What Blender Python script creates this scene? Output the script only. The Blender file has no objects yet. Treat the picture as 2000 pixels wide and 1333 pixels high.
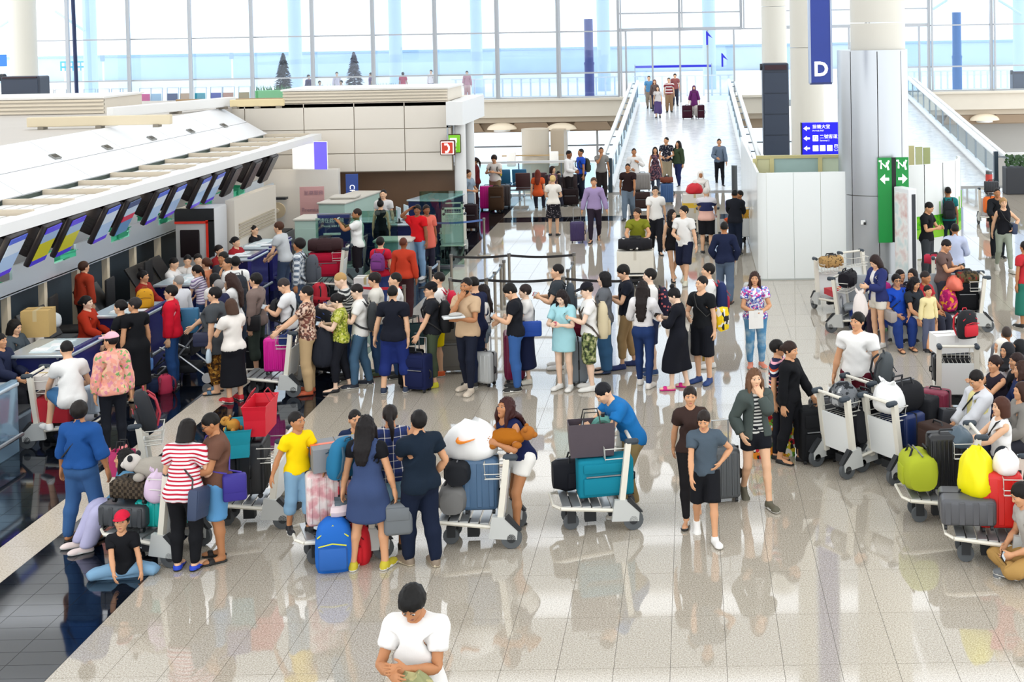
import bpy, math, random
import numpy as np
from mathutils import Matrix, Vector
random.seed(7)
SC = bpy.context.scene
COL = SC.collection
R_ = math.radians
# ---------------------------------------------------------------- camera, sky, exposure
CF, CZ, CPX, CPIT, CROLL = 2550.0, 5.7, 1350.0, R_(1.6), R_(-1.0)
CPY = 55 + CF * math.tan(CPIT)
cam = bpy.data.cameras.new('camera'); camo = bpy.data.objects.new('camera', cam); COL.objects.link(camo)
CM = Matrix.Rotation(math.pi / 2 - CPIT, 3, 'X') @ Matrix.Rotation(CROLL, 3, 'Z')
camo.matrix_world = Matrix.Translation((0, 0, CZ)) @ CM.to_4x4()
cam.sensor_width = 36; cam.lens = CF * 36 / 2000
cam.shift_x = (1000 - CPX) / 2000; cam.shift_y = (CPY - 666.5) / 2000
cam.clip_end = 2000
SC.camera = camo
W = bpy.data.worlds.new('world'); SC.world = W; W.use_nodes = True
_b = W.node_tree.nodes['Background']; _b.inputs[0].default_value = (0.93, 0.965, 1.0, 1); _b.inputs[1].default_value = 2.1
SC.view_settings.view_transform = 'Standard'; SC.view_settings.look = 'None'
SC.view_settings.gamma = 1; SC.view_settings.use_curve_mapping = False
SC.view_settings.exposure = -0.02
SC.cycles.max_bounces = 6; SC.cycles.transparent_max_bounces = 16; SC.cycles.use_adaptive_sampling = True; SC.cycles.adaptive_threshold = .03
SC.cycles.diffuse_bounces = 2; SC.cycles.glossy_bounces = 3
SC.cycles.caustics_reflective = False; SC.cycles.caustics_refractive = False
SC.cycles.use_denoising = True
def ray(x, y):
    return CM @ Vector(((x - CPX) / CF, -(y - CPY) / CF, -1))
def G(x, y, z=0.0):                      # point of height z seen at photo pixel x, y
    d = ray(x, y); t = (z - CZ) / d.z
    return Vector((d.x * t, d.y * t, z))
def D(x, y, Y):                          # point at depth Y
    d = ray(x, y); t = Y / d.y
    return Vector((d.x * t, Y, CZ + d.z * t))
# ---------------------------------------------------------------- materials
MATS = {}
def srgb(h):
    if isinstance(h, str):
        h = h.lstrip('#'); c = [int(h[i:i + 2], 16) / 255 for i in (0, 2, 4)]
    else: c = h
    return tuple(v / 12.92 if v <= .04045 else ((v + .055) / 1.055) ** 2.4 for v in c) + (1,)
def newmat(key):
    m = bpy.data.materials.new(key); m.use_nodes = True
    nt = m.node_tree; return m, nt, nt.nodes['Principled BSDF']
def mat(col, rough=.6, metal=0., spec=.5, emit=0., noise=0., nscale=12., alpha=1., coat=0., bump=0., bscale=300.):
    key = f'{col}|{rough}|{metal}|{spec}|{emit}|{noise}|{nscale}|{alpha}|{coat}|{bump}'
    if key in MATS: return MATS[key]
    m, nt, b = newmat('mat_%d' % len(MATS)); c = srgb(col)
    b.inputs['Base Color'].default_value = c; b.inputs['Roughness'].default_value = rough
    b.inputs['Metallic'].default_value = metal; b.inputs['Specular IOR Level'].default_value = spec
    b.inputs['Coat Weight'].default_value = coat
    if emit: b.inputs['Emission Color'].default_value = c; b.inputs['Emission Strength'].default_value = emit
    if noise:
        tc = nt.nodes.new('ShaderNodeTexCoord'); n = nt.nodes.new('ShaderNodeTexNoise'); n.inputs['Scale'].default_value = nscale; n.inputs['Detail'].default_value = 4
        mx = nt.nodes.new('ShaderNodeMix'); mx.data_type = 'RGBA'
        nt.links.new(tc.outputs['Object'], n.inputs['Vector']); nt.links.new(n.outputs['Fac'], mx.inputs[0])
        mx.inputs[6].default_value = tuple(max(0, v * (1 - noise)) for v in c[:3]) + (1,)
        mx.inputs[7].default_value = tuple(min(1, v * (1 + noise)) for v in c[:3]) + (1,)
        nt.links.new(mx.outputs[2], b.inputs['Base Color'])
    if bump:
        n2 = nt.nodes.new('ShaderNodeTexNoise'); n2.inputs['Scale'].default_value = bscale
        bp = nt.nodes.new('ShaderNodeBump'); bp.inputs['Strength'].default_value = bump; bp.inputs['Distance'].default_value = .004
        nt.links.new(n2.outputs['Fac'], bp.inputs['Height']); nt.links.new(bp.outputs['Normal'], b.inputs['Normal'])
    if alpha < 1: b.inputs['Alpha'].default_value = alpha
    MATS[key] = m; return m
def glass(col='#e8f4ff', refl=.08, tint=1.0, rough=.02):
    key = f'glass{col}{refl}{rough}'
    if key in MATS: return MATS[key]
    m, nt, b = newmat('glass_%d' % len(MATS)); nt.nodes.remove(b)
    t = nt.nodes.new('ShaderNodeBsdfTransparent'); t.inputs[0].default_value = srgb(col)
    g = nt.nodes.new('ShaderNodeBsdfGlossy'); g.inputs['Roughness'].default_value = rough
    x = nt.nodes.new('ShaderNodeMixShader'); x.inputs[0].default_value = refl
    nt.links.new(t.outputs[0], x.inputs[1]); nt.links.new(g.outputs[0], x.inputs[2])
    nt.links.new(x.outputs[0], nt.nodes['Material Output'].inputs[0]); MATS[key] = m; return m
def restvec(nt, obj=False):
    if obj: return nt.nodes.new('ShaderNodeTexCoord').outputs['Object']
    a = nt.nodes.new('ShaderNodeAttribute'); a.attribute_name = 'rest'; return a.outputs['Vector']
def ramp_mat(key, kind, cols, scale=10., axis=2, stops=None, const=True, obj=False, rough=.75, thick=.5):
    """patterned cloth: kind stripes / plaid / spots / blotch / check"""
    key = 'pat' + key
    if key in MATS: return MATS[key]
    m, nt, b = newmat(key); b.inputs['Roughness'].default_value = rough; b.inputs['Specular IOR Level'].default_value = .25
    v = restvec(nt, obj); L = nt.links
    def ramp(fac, cs, st=None):
        r = nt.nodes.new('ShaderNodeValToRGB'); r.color_ramp.interpolation = 'CONSTANT' if const else 'LINEAR'
        e = r.color_ramp.elements; n = len(cs); st = st or [i / n for i in range(n)]
        while len(e) < n: e.new(.99)
        for i in range(n): e[i].position = st[i]; e[i].color = srgb(cs[i])
        L.new(fac, r.inputs[0]); return r.outputs[0]
    def frac(ax, sc):
        s = nt.nodes.new('ShaderNodeSeparateXYZ'); L.new(v, s.inputs[0])
        a = nt.nodes.new('ShaderNodeMath'); a.operation = 'MULTIPLY'; a.inputs[1].default_value = sc; L.new(s.outputs[ax], a.inputs[0])
        f = nt.nodes.new('ShaderNodeMath'); f.operation = 'FRACT'; L.new(a.outputs[0], f.inputs[0]); return f.outputs[0]
    if kind == 'stripes': out = ramp(frac(axis, scale), cols, stops)
    elif kind == 'plaid':
        mx = nt.nodes.new('ShaderNodeMix'); mx.data_type = 'RGBA'; mx.inputs[0].default_value = .5
        L.new(ramp(frac(0, scale), cols, stops), mx.inputs[6]); L.new(ramp(frac(2, scale), cols, stops), mx.inputs[7]); out = mx.outputs[2]
    elif kind == 'spots':
        t = nt.nodes.new('ShaderNodeTexVoronoi'); t.inputs['Scale'].default_value = scale; L.new(v, t.inputs['Vector']); out = ramp(t.outputs['Distance'], cols, stops)
    elif kind == 'cells':
        t = nt.nodes.new('ShaderNodeTexVoronoi'); t.inputs['Scale'].default_value = scale; L.new(v, t.inputs['Vector'])
        s = nt.nodes.new('ShaderNodeSeparateColor'); L.new(t.outputs['Color'], s.inputs[0]); out = ramp(s.outputs[0], cols, stops)
    elif kind == 'check':
        t = nt.nodes.new('ShaderNodeTexChecker'); t.inputs['Scale'].default_value = scale; L.new(v, t.inputs['Vector'])
        t.inputs[1].default_value = srgb(cols[0]); t.inputs[2].default_value = srgb(cols[1]); out = t.outputs[0]
    else:
        t = nt.nodes.new('ShaderNodeTexNoise'); t.inputs['Scale'].default_value = scale; t.inputs['Detail'].default_value = 3; L.new(v, t.inputs['Vector']); out = ramp(t.outputs['Fac'], cols, stops)
    L.new(out, b.inputs['Base Color']); MATS[key] = m; return m
# ---------------------------------------------------------------- mesh building
def tag(o, label=None, cat=None, group=None, kind=None):
    if label: o['label'] = label
    if cat: o['category'] = cat
    if group: o['group'] = group
    if kind: o['kind'] = kind
    return o
def link(o, parent=None):
    COL.objects.link(o)
    if parent is not None: o.parent = parent
    return o
def empty(name, loc=(0, 0, 0), rz=0., label=None, cat=None, group=None, kind=None):
    o = bpy.data.objects.new(name, None); o.location = loc; o.rotation_euler = (0, 0, rz); o.empty_display_size = .1
    link(o); return tag(o, label, cat, group, kind)
def rotm(rx=0, ry=0, rz=0):
    return np.array(Matrix.Rotation(rz, 3, 'Z') @ Matrix.Rotation(ry, 3, 'Y') @ Matrix.Rotation(rx, 3, 'X'))
class MB:
    def __init__(s): s.v = []; s.f = []; s.m = []; s.n = 0
    def add(s, v, f, m=0):
        v = np.asarray(v, float)
        s.v.append(v); s.f += [[i + s.n for i in q] for q in f]; s.m += [m] * len(f); s.n += len(v); return s
    def box(s, x0, y0, z0, x1, y1, z1, m=0, rot=None, at=None):
        v = np.array([(x, y, z) for z in (z0, z1) for x, y in ((x0, y0), (x1, y0), (x1, y1), (x0, y1))], float)
        if rot is not None: v = v @ rot.T
        if at is not None: v = v + np.asarray(at)
        return s.add(v, [(3, 2, 1, 0), (4, 5, 6, 7), (0, 1, 5, 4), (1, 2, 6, 5), (2, 3, 7, 6), (3, 0, 4, 7)], m)
    def rbox(s, c, d, r=.03, n=2, m=0, rot=None, ax=None):
        """rounded box, centre c, full size d"""
        h = np.array(d) / 2; r = min(r, *(h * .999)); rx = ry = rz = r
        vs = []; k = n + 1; N = 4 * k
        for hemi in (0, 1):
            for i in range(k):
                la = -math.pi / 2 + (i / n) * math.pi / 2 + hemi * math.pi / 2
                for q in range(4):
                    for j in range(k):
                        lo = q * math.pi / 2 + (j / n) * math.pi / 2
                        sx = 1 if q in (0, 3) else -1; sy = 1 if q in (0, 1) else -1; sz = 1 if hemi else -1
                        vs.append((sx * (h[0] - r) + r * math.cos(la) * math.cos(lo), sy * (h[1] - r) + r * math.cos(la) * math.sin(lo), sz * (h[2] - r) + r * math.sin(la)))
        v = np.array(vs)
        if rot is not None: v = v @ rot.T
        v = v + np.array(c)
        f = [list(range(N))[::-1], list(range((2 * k - 1) * N, 2 * k * N))]
        for a in range(2 * k - 1):
            for b in range(N): f.append((a * N + b, a * N + (b + 1) % N, (a + 1) * N + (b + 1) % N, (a + 1) * N + b))
        return s.add(v, f, m)
    def cyl(s, p0, p1, r0, r1=None, n=12, m=0, caps=True):
        r1 = r0 if r1 is None else r1; p0 = np.array(p0, float); p1 = np.array(p1, float); d = p1 - p0; d = d / (np.linalg.norm(d) + 1e-9)
        a = np.cross(d, (0, 0, 1)) if abs(d[2]) < .9 else np.cross(d, (1, 0, 0)); a /= np.linalg.norm(a); b = np.cross(d, a)
        t = np.arange(n) * 2 * math.pi / n; ring = np.outer(np.cos(t), a) + np.outer(np.sin(t), b)
        f = [(i, (i + 1) % n, n + (i + 1) % n, n + i) for i in range(n)]
        if caps: f += [list(range(n))[::-1], list(range(n, 2 * n))]
        return s.add(np.vstack([p0 + ring * r0, p1 + ring * r1]), f, m)
    def tube(s, pts, r, n=6, m=0, closed=False):
        pts = [np.array(p, float) for p in pts]; K = len(pts); rings = []; prev = None
        for i, p in enumerate(pts):
            d = (pts[(i + 1) % K] if (i < K - 1 or closed) else p) - (pts[i - 1] if (i > 0 or closed) else p); d = d / (np.linalg.norm(d) + 1e-9)
            if prev is None: a = np.cross(d, (0, 0, 1)) if abs(d[2]) < .9 else np.cross(d, (1, 0, 0))
            else: a = prev - d * np.dot(prev, d)
            a = a / (np.linalg.norm(a) + 1e-9); prev = a; b = np.cross(d, a); t = np.arange(n) * 2 * math.pi / n
            rr = r[i] if hasattr(r, '__len__') else r
            rings.append(p + np.outer(np.cos(t), a) * rr + np.outer(np.sin(t), b) * rr)
        f = []
        for i in range(K if closed else K - 1):
            a0, b0 = i * n, ((i + 1) % K) * n
            f += [(a0 + j, a0 + (j + 1) % n, b0 + (j + 1) % n, b0 + j) for j in range(n)]
        if not closed: f += [list(range(n))[::-1], list(range((K - 1) * n, K * n))]
        return s.add(np.vstack(rings), f, m)
    def ell(s, c, r, n=12, k=8, m=0, rot=None, z0=-1., z1=1.):
        la = np.linspace(math.asin(z0), math.asin(z1), k + 1); vs = []
        for a in la:
            for i in range(n):
                t = 2 * math.pi * i / n; vs.append((r[0] * math.cos(a) * math.cos(t), r[1] * math.cos(a) * math.sin(t), r[2] * math.sin(a)))
        v = np.array(vs)
        if rot is not None: v = v @ rot.T
        f = [(a * n + i, a * n + (i + 1) % n, (a + 1) * n + (i + 1) % n, (a + 1) * n + i) for a in range(k) for i in range(n)]
        f += [list(range(n))[::-1], list(range(k * n, (k + 1) * n))]
        return s.add(v + np.array(c), f, m)
    def loft(s, rings, m=0, caps=True):
        n = len(rings[0]); f = []
        for a in range(len(rings) - 1): f += [(a * n + i, a * n + (i + 1) % n, (a + 1) * n + (i + 1) % n, (a + 1) * n + i) for i in range(n)]
        if caps: f += [list(range(n))[::-1], list(range((len(rings) - 1) * n, len(rings) * n))]
        return s.add(np.vstack(rings), f, m)
    def prism(s, poly, axis, a0, a1, m=0):
        """poly = 2D outline; extruded along axis 0/1/2 from a0 to a1"""
        n = len(poly); o = [i for i in (0, 1, 2) if i != axis]; v = np.zeros((2 * n, 3))
        for k, a in enumerate((a0, a1)):
            v[k * n:(k + 1) * n, axis] = a; v[k * n:(k + 1) * n, o] = poly
        return s.add(v, [list(range(n))[::-1], list(range(n, 2 * n))] + [(i, (i + 1) % n, n + (i + 1) % n, n + i) for i in range(n)], m)
    def xf(s, M):
        M = np.array(M); s.v = [v @ M[:3, :3].T + M[:3, 3] for v in s.v]; return s
    def mesh(s, name, mats, smooth=False):
        me = bpy.data.meshes.new(name); me.from_pydata(np.vstack(s.v).tolist() if s.v else [], [], [list(map(int, q)) for q in s.f])
        for m in (mats if isinstance(mats, (list, tuple)) else [mats]): me.materials.append(m)
        if any(s.m): me.polygons.foreach_set('material_index', s.m)
        fixn(me)
        if smooth: shade(me, smooth if not isinstance(smooth, bool) else 40)
        return me
    def build(s, name, mats, parent=None, loc=None, rz=None, smooth=False):
        o = bpy.data.objects.new(name, s.mesh(name, mats, smooth)); link(o, parent)
        if loc is not None: o.location = loc
        if rz is not None: o.rotation_euler = (0, 0, rz)
        return o
import bmesh
def fixn(me):
    b = bmesh.new(); b.from_mesh(me); bmesh.ops.recalc_face_normals(b, faces=b.faces); b.to_mesh(me); b.free()
def shade(me, ang=40):
    me.polygons.foreach_set('use_smooth', [True] * len(me.polygons))
    try: me.set_sharp_from_angle(angle=R_(ang))
    except Exception: pass
def copytree(o, parent=None, label=None, group=None):
    c = o.copy(); COL.objects.link(c); c.parent = parent
    if label: c['label'] = label
    if group: c['group'] = group
    for ch in o.children: copytree(ch, c)
    return c
def settle(o, M):
    o.matrix_world = M; return o
# ---------------------------------------------------------------- implicit surfaces for bodies and cloth
def smin(a, b, k):
    h = np.clip(.5 + .5 * (b - a) / k, 0, 1); return b + (a - b) * h - k * h * (1 - h)
def cap(P, a, b, ra, rb):
    a = np.array(a, float); d = np.array(b, float) - a; w = P - a; t = np.clip(w @ d / (d @ d), 0, 1)
    return np.linalg.norm(w - t[:, None] * d, axis=1) - (ra + (rb - ra) * t)
def elp(P, c, r):
    q = (P - np.array(c)) / np.array(r); k0 = np.linalg.norm(q, axis=1); k1 = np.linalg.norm(q / np.array(r), axis=1) + 1e-9; return k0 * (k0 - 1) / k1
def prof(P, z, rx, ry, y0=0., x0=0.):
    zz = P[:, 2]; RX = np.interp(zz, z, rx); RY = np.interp(zz, z, ry); Y0 = np.interp(zz, z, y0) if hasattr(y0, '__len__') else y0
    d = (np.sqrt(((P[:, 0] - x0) / RX) ** 2 + ((P[:, 1] - Y0) / RY) ** 2) - 1) * np.minimum(RX, RY)
    return np.maximum(d, np.maximum(z[0] - zz, zz - z[-1]))
def nets(f, lo, hi, h):
    lo = np.array(lo, float)
    if abs(lo[0] + hi[0]) < 1e-6: lo[0] = -math.ceil(-lo[0] / h) * h - h / 2
    n = np.ceil((np.array(hi) - lo) / h).astype(int) + 1
    ax = [lo[i] + np.arange(n[i]) * h for i in range(3)]
    P = np.stack(np.meshgrid(*ax, indexing='ij'), -1).reshape(-1, 3); V = f(P).reshape(n); S = V < 0
    sl = lambda o: tuple(slice(o[i], n[i] - 1 + o[i]) for i in range(3))
    cor = [(i, j, k) for i in (0, 1) for j in (0, 1) for k in (0, 1)]
    c = sum(S[sl(o)].astype(int) for o in cor); M = (c > 0) & (c < 8); I = np.argwhere(M); idx = -np.ones(M.shape, int); idx[M] = np.arange(len(I))
    acc = np.zeros((len(I), 3)); cnt = np.zeros(len(I))
    for a in cor:
        for k in range(3):
            if a[k]: continue
            b = list(a); b[k] = 1
            va = V[tuple((I + a).T)]; vb = V[tuple((I + b).T)]; x = (va < 0) != (vb < 0)
            t = np.where(x, va / np.where(x, va - vb, 1), 0); p = np.tile(np.array(a, float), (len(I), 1)); p[:, k] += t
            acc[x] += p[x]; cnt[x] += 1
    v = lo + (I + acc / cnt[:, None]) * h; fs = []
    for k in range(3):
        i, j = [q for q in range(3) if q != k]
        s0 = [slice(0, n[q] - 1) for q in range(3)]; s1 = list(s0); s1[k] = slice(1, n[k]); A, B = S[tuple(s0)], S[tuple(s1)]
        E = np.argwhere(A != B); E = E[(E[:, i] > 0) & (E[:, j] > 0)]
        if not len(E): continue
        q = []
        for di, dj in ((-1, -1), (0, -1), (0, 0), (-1, 0)):
            e = E.copy(); e[:, i] += di; e[:, j] += dj; q.append(idx[tuple(e.T)])
        q = np.stack(q, 1); fl = A[tuple(E.T)] ^ (k == 1); q[~fl] = q[~fl][:, ::-1]; fs.append(q[(q >= 0).all(1)])
    return v, np.vstack(fs)
def join(parts):
    vs, fs, ms, n = [], [], [], 0
    for v, f, m in parts: vs.append(v); fs.append(f + n); ms.append(np.full(len(f), m)); n += len(v)
    return np.vstack(vs), np.vstack(fs), np.concatenate(ms)
# ---------------------------------------------------------------- rest figure, 1.70 m tall, facing -y, arms held out at 45 degrees
UA = np.array((.70711, 0, -.70711)); UN = np.array((.70711, 0, .70711)); SH = np.array((.160, 0, 1.362)); LA, LB = .28, .25
TZ = [.79, .84, .9, .96, 1.03, 1.09, 1.18, 1.28, 1.36, 1.41, 1.45]
TX = [.10, .155, .168, .162, .146, .137, .150, .162, .158, .11, .055]
TY = [.07, .105, .115, .112, .102, .098, .110, .118, .102, .075, .055]
mir = lambda P: P * np.array([np.where(P[:, 0] < 0, -1, 1)]).T ** np.array([[1, 0, 0]])
def fold(P):
    Q = P.copy(); Q[:, 0] = np.abs(Q[:, 0]); return Q
def armd(Q, t=0., s0=0., s1=.55, fl=0.):
    E = SH + UA * LA; Wr = SH + UA * (LA + LB)
    d = smin(cap(Q, SH, E, .049 + t, .039 + t + fl), smin(cap(Q, E, E + UA * .09, .040 + t + fl, .041 + t + fl), cap(Q, E + UA * .09, Wr + UA * .02, .041 + t + fl, .026 + t + fl), .02), .02)
    s = (Q - SH) @ UA; return np.maximum(d, s - s1)
def legd(Q, t=0., fl=0., lo=.05):
    d = smin(cap(Q, (.088, 0, .87), (.098, 0, .50), .086 + t, .054 + t + fl), smin(cap(Q, (.098, 0, .50), (.105, .018, .36), .053 + t + fl, .053 + t + fl), cap(Q, (.105, .018, .36), (.11, .022, .09), .053 + t + fl, .036 + t + fl), .03), .03)
    return np.maximum(d, lo - Q[:, 2])
def tors(P, t=0., lz=None, wx=0.):
    rx = np.array(TX) + t; ry = np.array(TY) + t
    if lz is not None:                     # loose cloth hangs straight from the chest
        i = 7; rx[:i] = np.maximum(rx[:i], lz + t); ry[:i] = np.maximum(ry[:i], (lz - .035) + t)
    return rx, ry
def footd(Q, t=0.):
    d = smin(cap(Q, (.107, .045, .04), (.118, -.13, .026), .034 + t, .034 + t), elp(Q, (.119, -.145, .025), (.045 + t, .06 + t, .026 + t)), .03)
    return np.maximum(smin(d, cap(Q, (.11, .022, .12), (.11, .03, .05), .034 + t, .036 + t), .03), -Q[:, 2] + .002)
TPL = {}
def tpl(key, fn):
    if key not in TPL:
        r = fn(); v, f = r[0], r[1]; m = r[2] if len(r) > 2 else np.zeros(len(f), int)
        TPL[key] = (v, f, m, weights(v, soft=('skirt' in key[0] or 'dress' in key[0])))
    return TPL[key]
def tuck(key, v, f, w, sl, hem, leg):
    """draw the body in a little where cloth covers it"""
    k = ('nrm',) + key
    if k not in TPL:
        n = np.zeros_like(v); q = v[f]; c = np.cross(q[:, 2] - q[:, 0], q[:, 3] - q[:, 1])
        for i in range(4): np.add.at(n, f[:, i], c)
        TPL[k] = n / (np.linalg.norm(n, axis=1, keepdims=True) + 1e-9)
    n = TPL[k]; z = v[:, 2]; Q = fold(v); t = (Q - SH) @ UA; am = w[:, 5:11].sum(1)
    a = (1 - am) * ss(hem + .01, hem + .05, z) * (1 - ss(1.37, 1.42, z)) + am * (1 - ss(sl - .06, sl - .02, t)) * (sl > .05)
    b = (1 - am) * ss(leg + .01, leg + .05, z) * (1 - ss(.98, 1.02, z))
    return v - n * (.014 * np.clip(np.maximum(a, b), 0, 1))[:, None]
def ss(a, b, x):
    t = np.clip((x - a) / (b - a), 0, 1); return t * t * (3 - 2 * t)
BN = ['pel', 'spi', 'che', 'nec', 'hea', 'uaL', 'faL', 'haL', 'uaR', 'faR', 'haR', 'thL', 'shL', 'foL', 'thR', 'shR', 'foR']
def weights(P, soft=False):
    z = P[:, 2]; Wt = np.zeros((len(P), 17)); left = np.ones(len(P))
    for s, o in ((1, 5), (-1, 8)):
        q = P.copy(); q[:, 0] *= s; w = q - SH; t = w @ UA; n = w @ UN
        m = ss(-.03, .08, t) * ss(-.15, -.085, n) * (q[:, 0] > 0); e = ss(LA - .05, LA + .05, t); h = ss(LA + LB - .02, LA + LB + .03, t)
        Wt[:, o] = m * (1 - e); Wt[:, o + 1] = m * e * (1 - h); Wt[:, o + 2] = m * e * h; left -= m
    left = np.clip(left, 0, 1); lg = (1 - ss(.80, .98, z)) * left
    sd = ss(-.09, .09, P[:, 0]) if soft else ss(-.015, .015, P[:, 0])
    k = 1 - ss(.43, .55, z); ft = 1 - ss(.085, .125, z - .0 * z)
    for o, m in ((11, lg * sd), (14, lg * (1 - sd))):
        Wt[:, o] = m * (1 - k); Wt[:, o + 1] = m * k * (1 - ft); Wt[:, o + 2] = m * k * ft
    r = left - lg; a = ss(.98, 1.08, z); c = ss(1.10, 1.24, z); nk = ss(1.41, 1.47, z - .3 * P[:, 1]); hd = ss(1.47, 1.52, z - .5 * P[:, 1])
    Wt[:, 0] = r * (1 - a); Wt[:, 1] = r * a * (1 - c); Wt[:, 2] = r * c * (1 - nk); Wt[:, 3] = r * nk * (1 - hd); Wt[:, 4] = r * nk * hd
    return Wt / Wt.sum(1, keepdims=True)
def body_sdf(P):
    Q = fold(P); rx, ry = tors(P); d = prof(P, TZ, rx, ry)
    d = smin(d, cap(Q, (.03, .005, 1.40), SH + np.array((-.01, 0, 0)), .047, .046), .05)
    d = smin(d, elp(Q, (.075, .05, .90), (.09, .085, .10)), .04)
    d = smin(d, armd(Q), .03); d = smin(d, legd(Q), .03); d = smin(d, footd(Q), .02)
    return smin(d, cap(P, (0, .012, 1.38), (0, -.002, 1.54), .056, .05), .03)
def head_sdf(P):
    Q = fold(P); d = elp(P, (0, .012, 1.605), (.074, .094, .095))
    d = smin(d, elp(P, (0, -.030, 1.545), (.056, .062, .076)), .045)
    d = smin(d, elp(P, (0, -.066, 1.492), (.026, .026, .022)), .02)
    d = smin(d, cap(P, (0, -.086, 1.592), (0, -.104, 1.560), .008, .013), .014); d = smin(d, elp(Q, (.013, -.094, 1.556), (.010, .010, .008)), .008)
    d = smin(d, elp(P, (0, -.083, 1.522), (.024, .012, .006)), .008); d = smin(d, elp(P, (0, -.081, 1.511), (.021, .012, .006)), .006)
    d = smin(d, elp(Q, (.03, -.076, 1.614), (.026, .014, .009)), .012)
    d = -smin(-d, elp(Q, (.030, -.094, 1.591), (.018, .014, .010)), .008)
    d = smin(d, elp(Q, (.042, -.060, 1.565), (.022, .026, .020)), .02)
    d = smin(d, elp(Q, (.077, .012, 1.572), (.010, .020, .031)), .008)
    return smin(d, cap(P, (0, .012, 1.46), (0, .0, 1.55), .046, .05), .02)
def hand_sdf(P, curl):
    o = SH + UA * (LA + LB); e1, e2, e3 = UA, np.array((0, -1., 0)), -UN
    w = P - o; q = np.stack([w @ e1, w @ e2, w @ e3], 1)
    d = elp(q, (.045, 0, .004), (.058, .043, .019)); d = smin(d, cap(q, (-.03, 0, 0), (.02, 0, .002), .025, .026), .02)
    for i, (y, L, a) in enumerate(((.030, .064, .95), (.010, .074, 1.), (-.011, .069, 1.), (-.030, .054, 1.05))):
        b = np.array((.088 - abs(i - 1.3) * .005, y, .004)); c1 = curl * a; c2 = curl * 2.1 * a; sp = (1.5 - i) * .05
        p1 = b + L * .45 * np.array((math.cos(c1), sp, math.sin(c1))); p2 = p1 + L * .32 * np.array((math.cos(c2), sp, math.sin(c2))); p3 = p2 + L * .26 * np.array((math.cos(c2 * 1.25), sp, math.sin(c2 * 1.25)))
        d = smin(d, np.minimum(cap(q, b - (.02, 0, 0), p1, .0095, .0088), np.minimum(cap(q, p1, p2, .0088, .008), cap(q, p2, p3, .008, .0065))), .006)
    t0 = np.array((.018, .03, .004)); t1 = t0 + (.03, .027, .012); t2 = t1 + (.026, .010, .010 + .012 * curl); 
    return smin(d, np.minimum(cap(q, t0, t1, .013, .0105), cap(q, t1, t2, .0105, .0075)), .01)
def body(lod, curl):
    vb = .031 if lod else .042; vh = .0110 if lod else .0175; vn = .0074 if lod else .0135
    ps = [nets(body_sdf, (-.66, -.24, -.03), (.66, .2, 1.53), vb) + (0,), nets(head_sdf, (-.11, -.14, 1.44), (.11, .14, 1.73), vh) + (0,)]
    a = SH + UA * (LA + LB + .07); h = nets(lambda P: hand_sdf(P, curl), a - .15, a + .15, vn); ps.append(h + (0,))
    m = h[0].copy(); m[:, 0] *= -1; ps.append((m, h[1][:, ::-1], 0))
    for s in (-1, 1):                                     # eyes, brows, lips
        ev = .0052 if lod else .009
        ps.append(nets(lambda P: elp(P, (s * .031, -.0835, 1.5905), (.0155, .008, .0068)), (s * .031 - .02, -.1, 1.575), (s * .031 + .02, -.06, 1.605), ev) + (1,))
        if lod:
            ps.append(nets(lambda P: elp(P, (s * .031, -.0885, 1.5905), (.0095, .0055, .0068)), (s * .031 - .012, -.1, 1.58), (s * .031 + .012, -.08, 1.60), .004) + (2,))
        ps.append(nets(lambda P: cap(P, (s * .016, -.0915, 1.6125), (s * .05, -.078, 1.6135), .0042, .003), (s * .033 - .03, -.105, 1.60), (s * .033 + .03, -.06, 1.63), ev * .8) + (2,))
    ps.append(nets(lambda P: np.minimum(elp(P, (0, -.0885, 1.5215), (.0235, .0085, .005)), elp(P, (0, -.0865, 1.5125), (.020, .009, .0055))), (-.03, -.105, 1.50), (.03, -.07, 1.535), vh * .55) + (3,))
    return join(ps)
# ---------------------------------------------------------------- garments
def top_t(lod, sl, hem, t, loose, neck, coll=0, op=0.):
    vb = .024 if lod else .034
    def f(P):
        Q = fold(P); rx, ry = tors(P, t, loose); d = prof(P, TZ, rx, ry)
        if hem < .9:
            d = np.minimum(d, prof(P, [.3, .80, .98], [rx[2] + (.9 - hem) * .12, rx[2] + .01, rx[3]], [ry[2] + (.9 - hem) * .1, ry[2] + .01, ry[3]], .0))
        if hem < .95: d = smin(d, elp(Q, (.075, .05, .90), (.09 + t * .8, .085 + t * 1.1, .10 + t)), .05)
        d = smin(d, cap(Q, (.03, .005, 1.396), SH, .046 + t, .046 + t), .05)
        if sl > .02: d = smin(d, armd(Q, t * 1.0 + .005, s1=sl, fl=.010 if sl < .4 else .003), .055)
        else: d = np.maximum(d, Q[:, 0] - .158 - .0 * Q[:, 2])
        if lod: d = d + .0035 * np.sin(P[:, 2] * 48 + P[:, 0] * 22 + 3 * np.sin(P[:, 1] * 20)) * np.sin(P[:, 0] * 31 + P[:, 1] * 37 + 1)
        d = np.maximum(d, hem - P[:, 2])
        if coll: d = np.minimum(d, np.maximum(cap(P, (0, .012, 1.40), (0, .006, 1.475), .068, .060), -cap(P, (0, .0, 1.40), (0, -.05, 1.55), .052, .052)))
        if op: d = np.maximum(d, -np.maximum(np.abs(P[:, 0]) - op * (1 + .5 * (1.3 - P[:, 2])), P[:, 1] + .02))
        return np.maximum(d, -cap(P, (0, -.01 - neck * .5, 1.475), (0, -.06 - neck, 1.50), .062 + neck * .4, .07 + neck * .5))
    return nets(f, (-.66 if sl > .3 else -.45, -.28, hem - .04), (.66 if sl > .3 else .45, .26, 1.51), vb)
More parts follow.
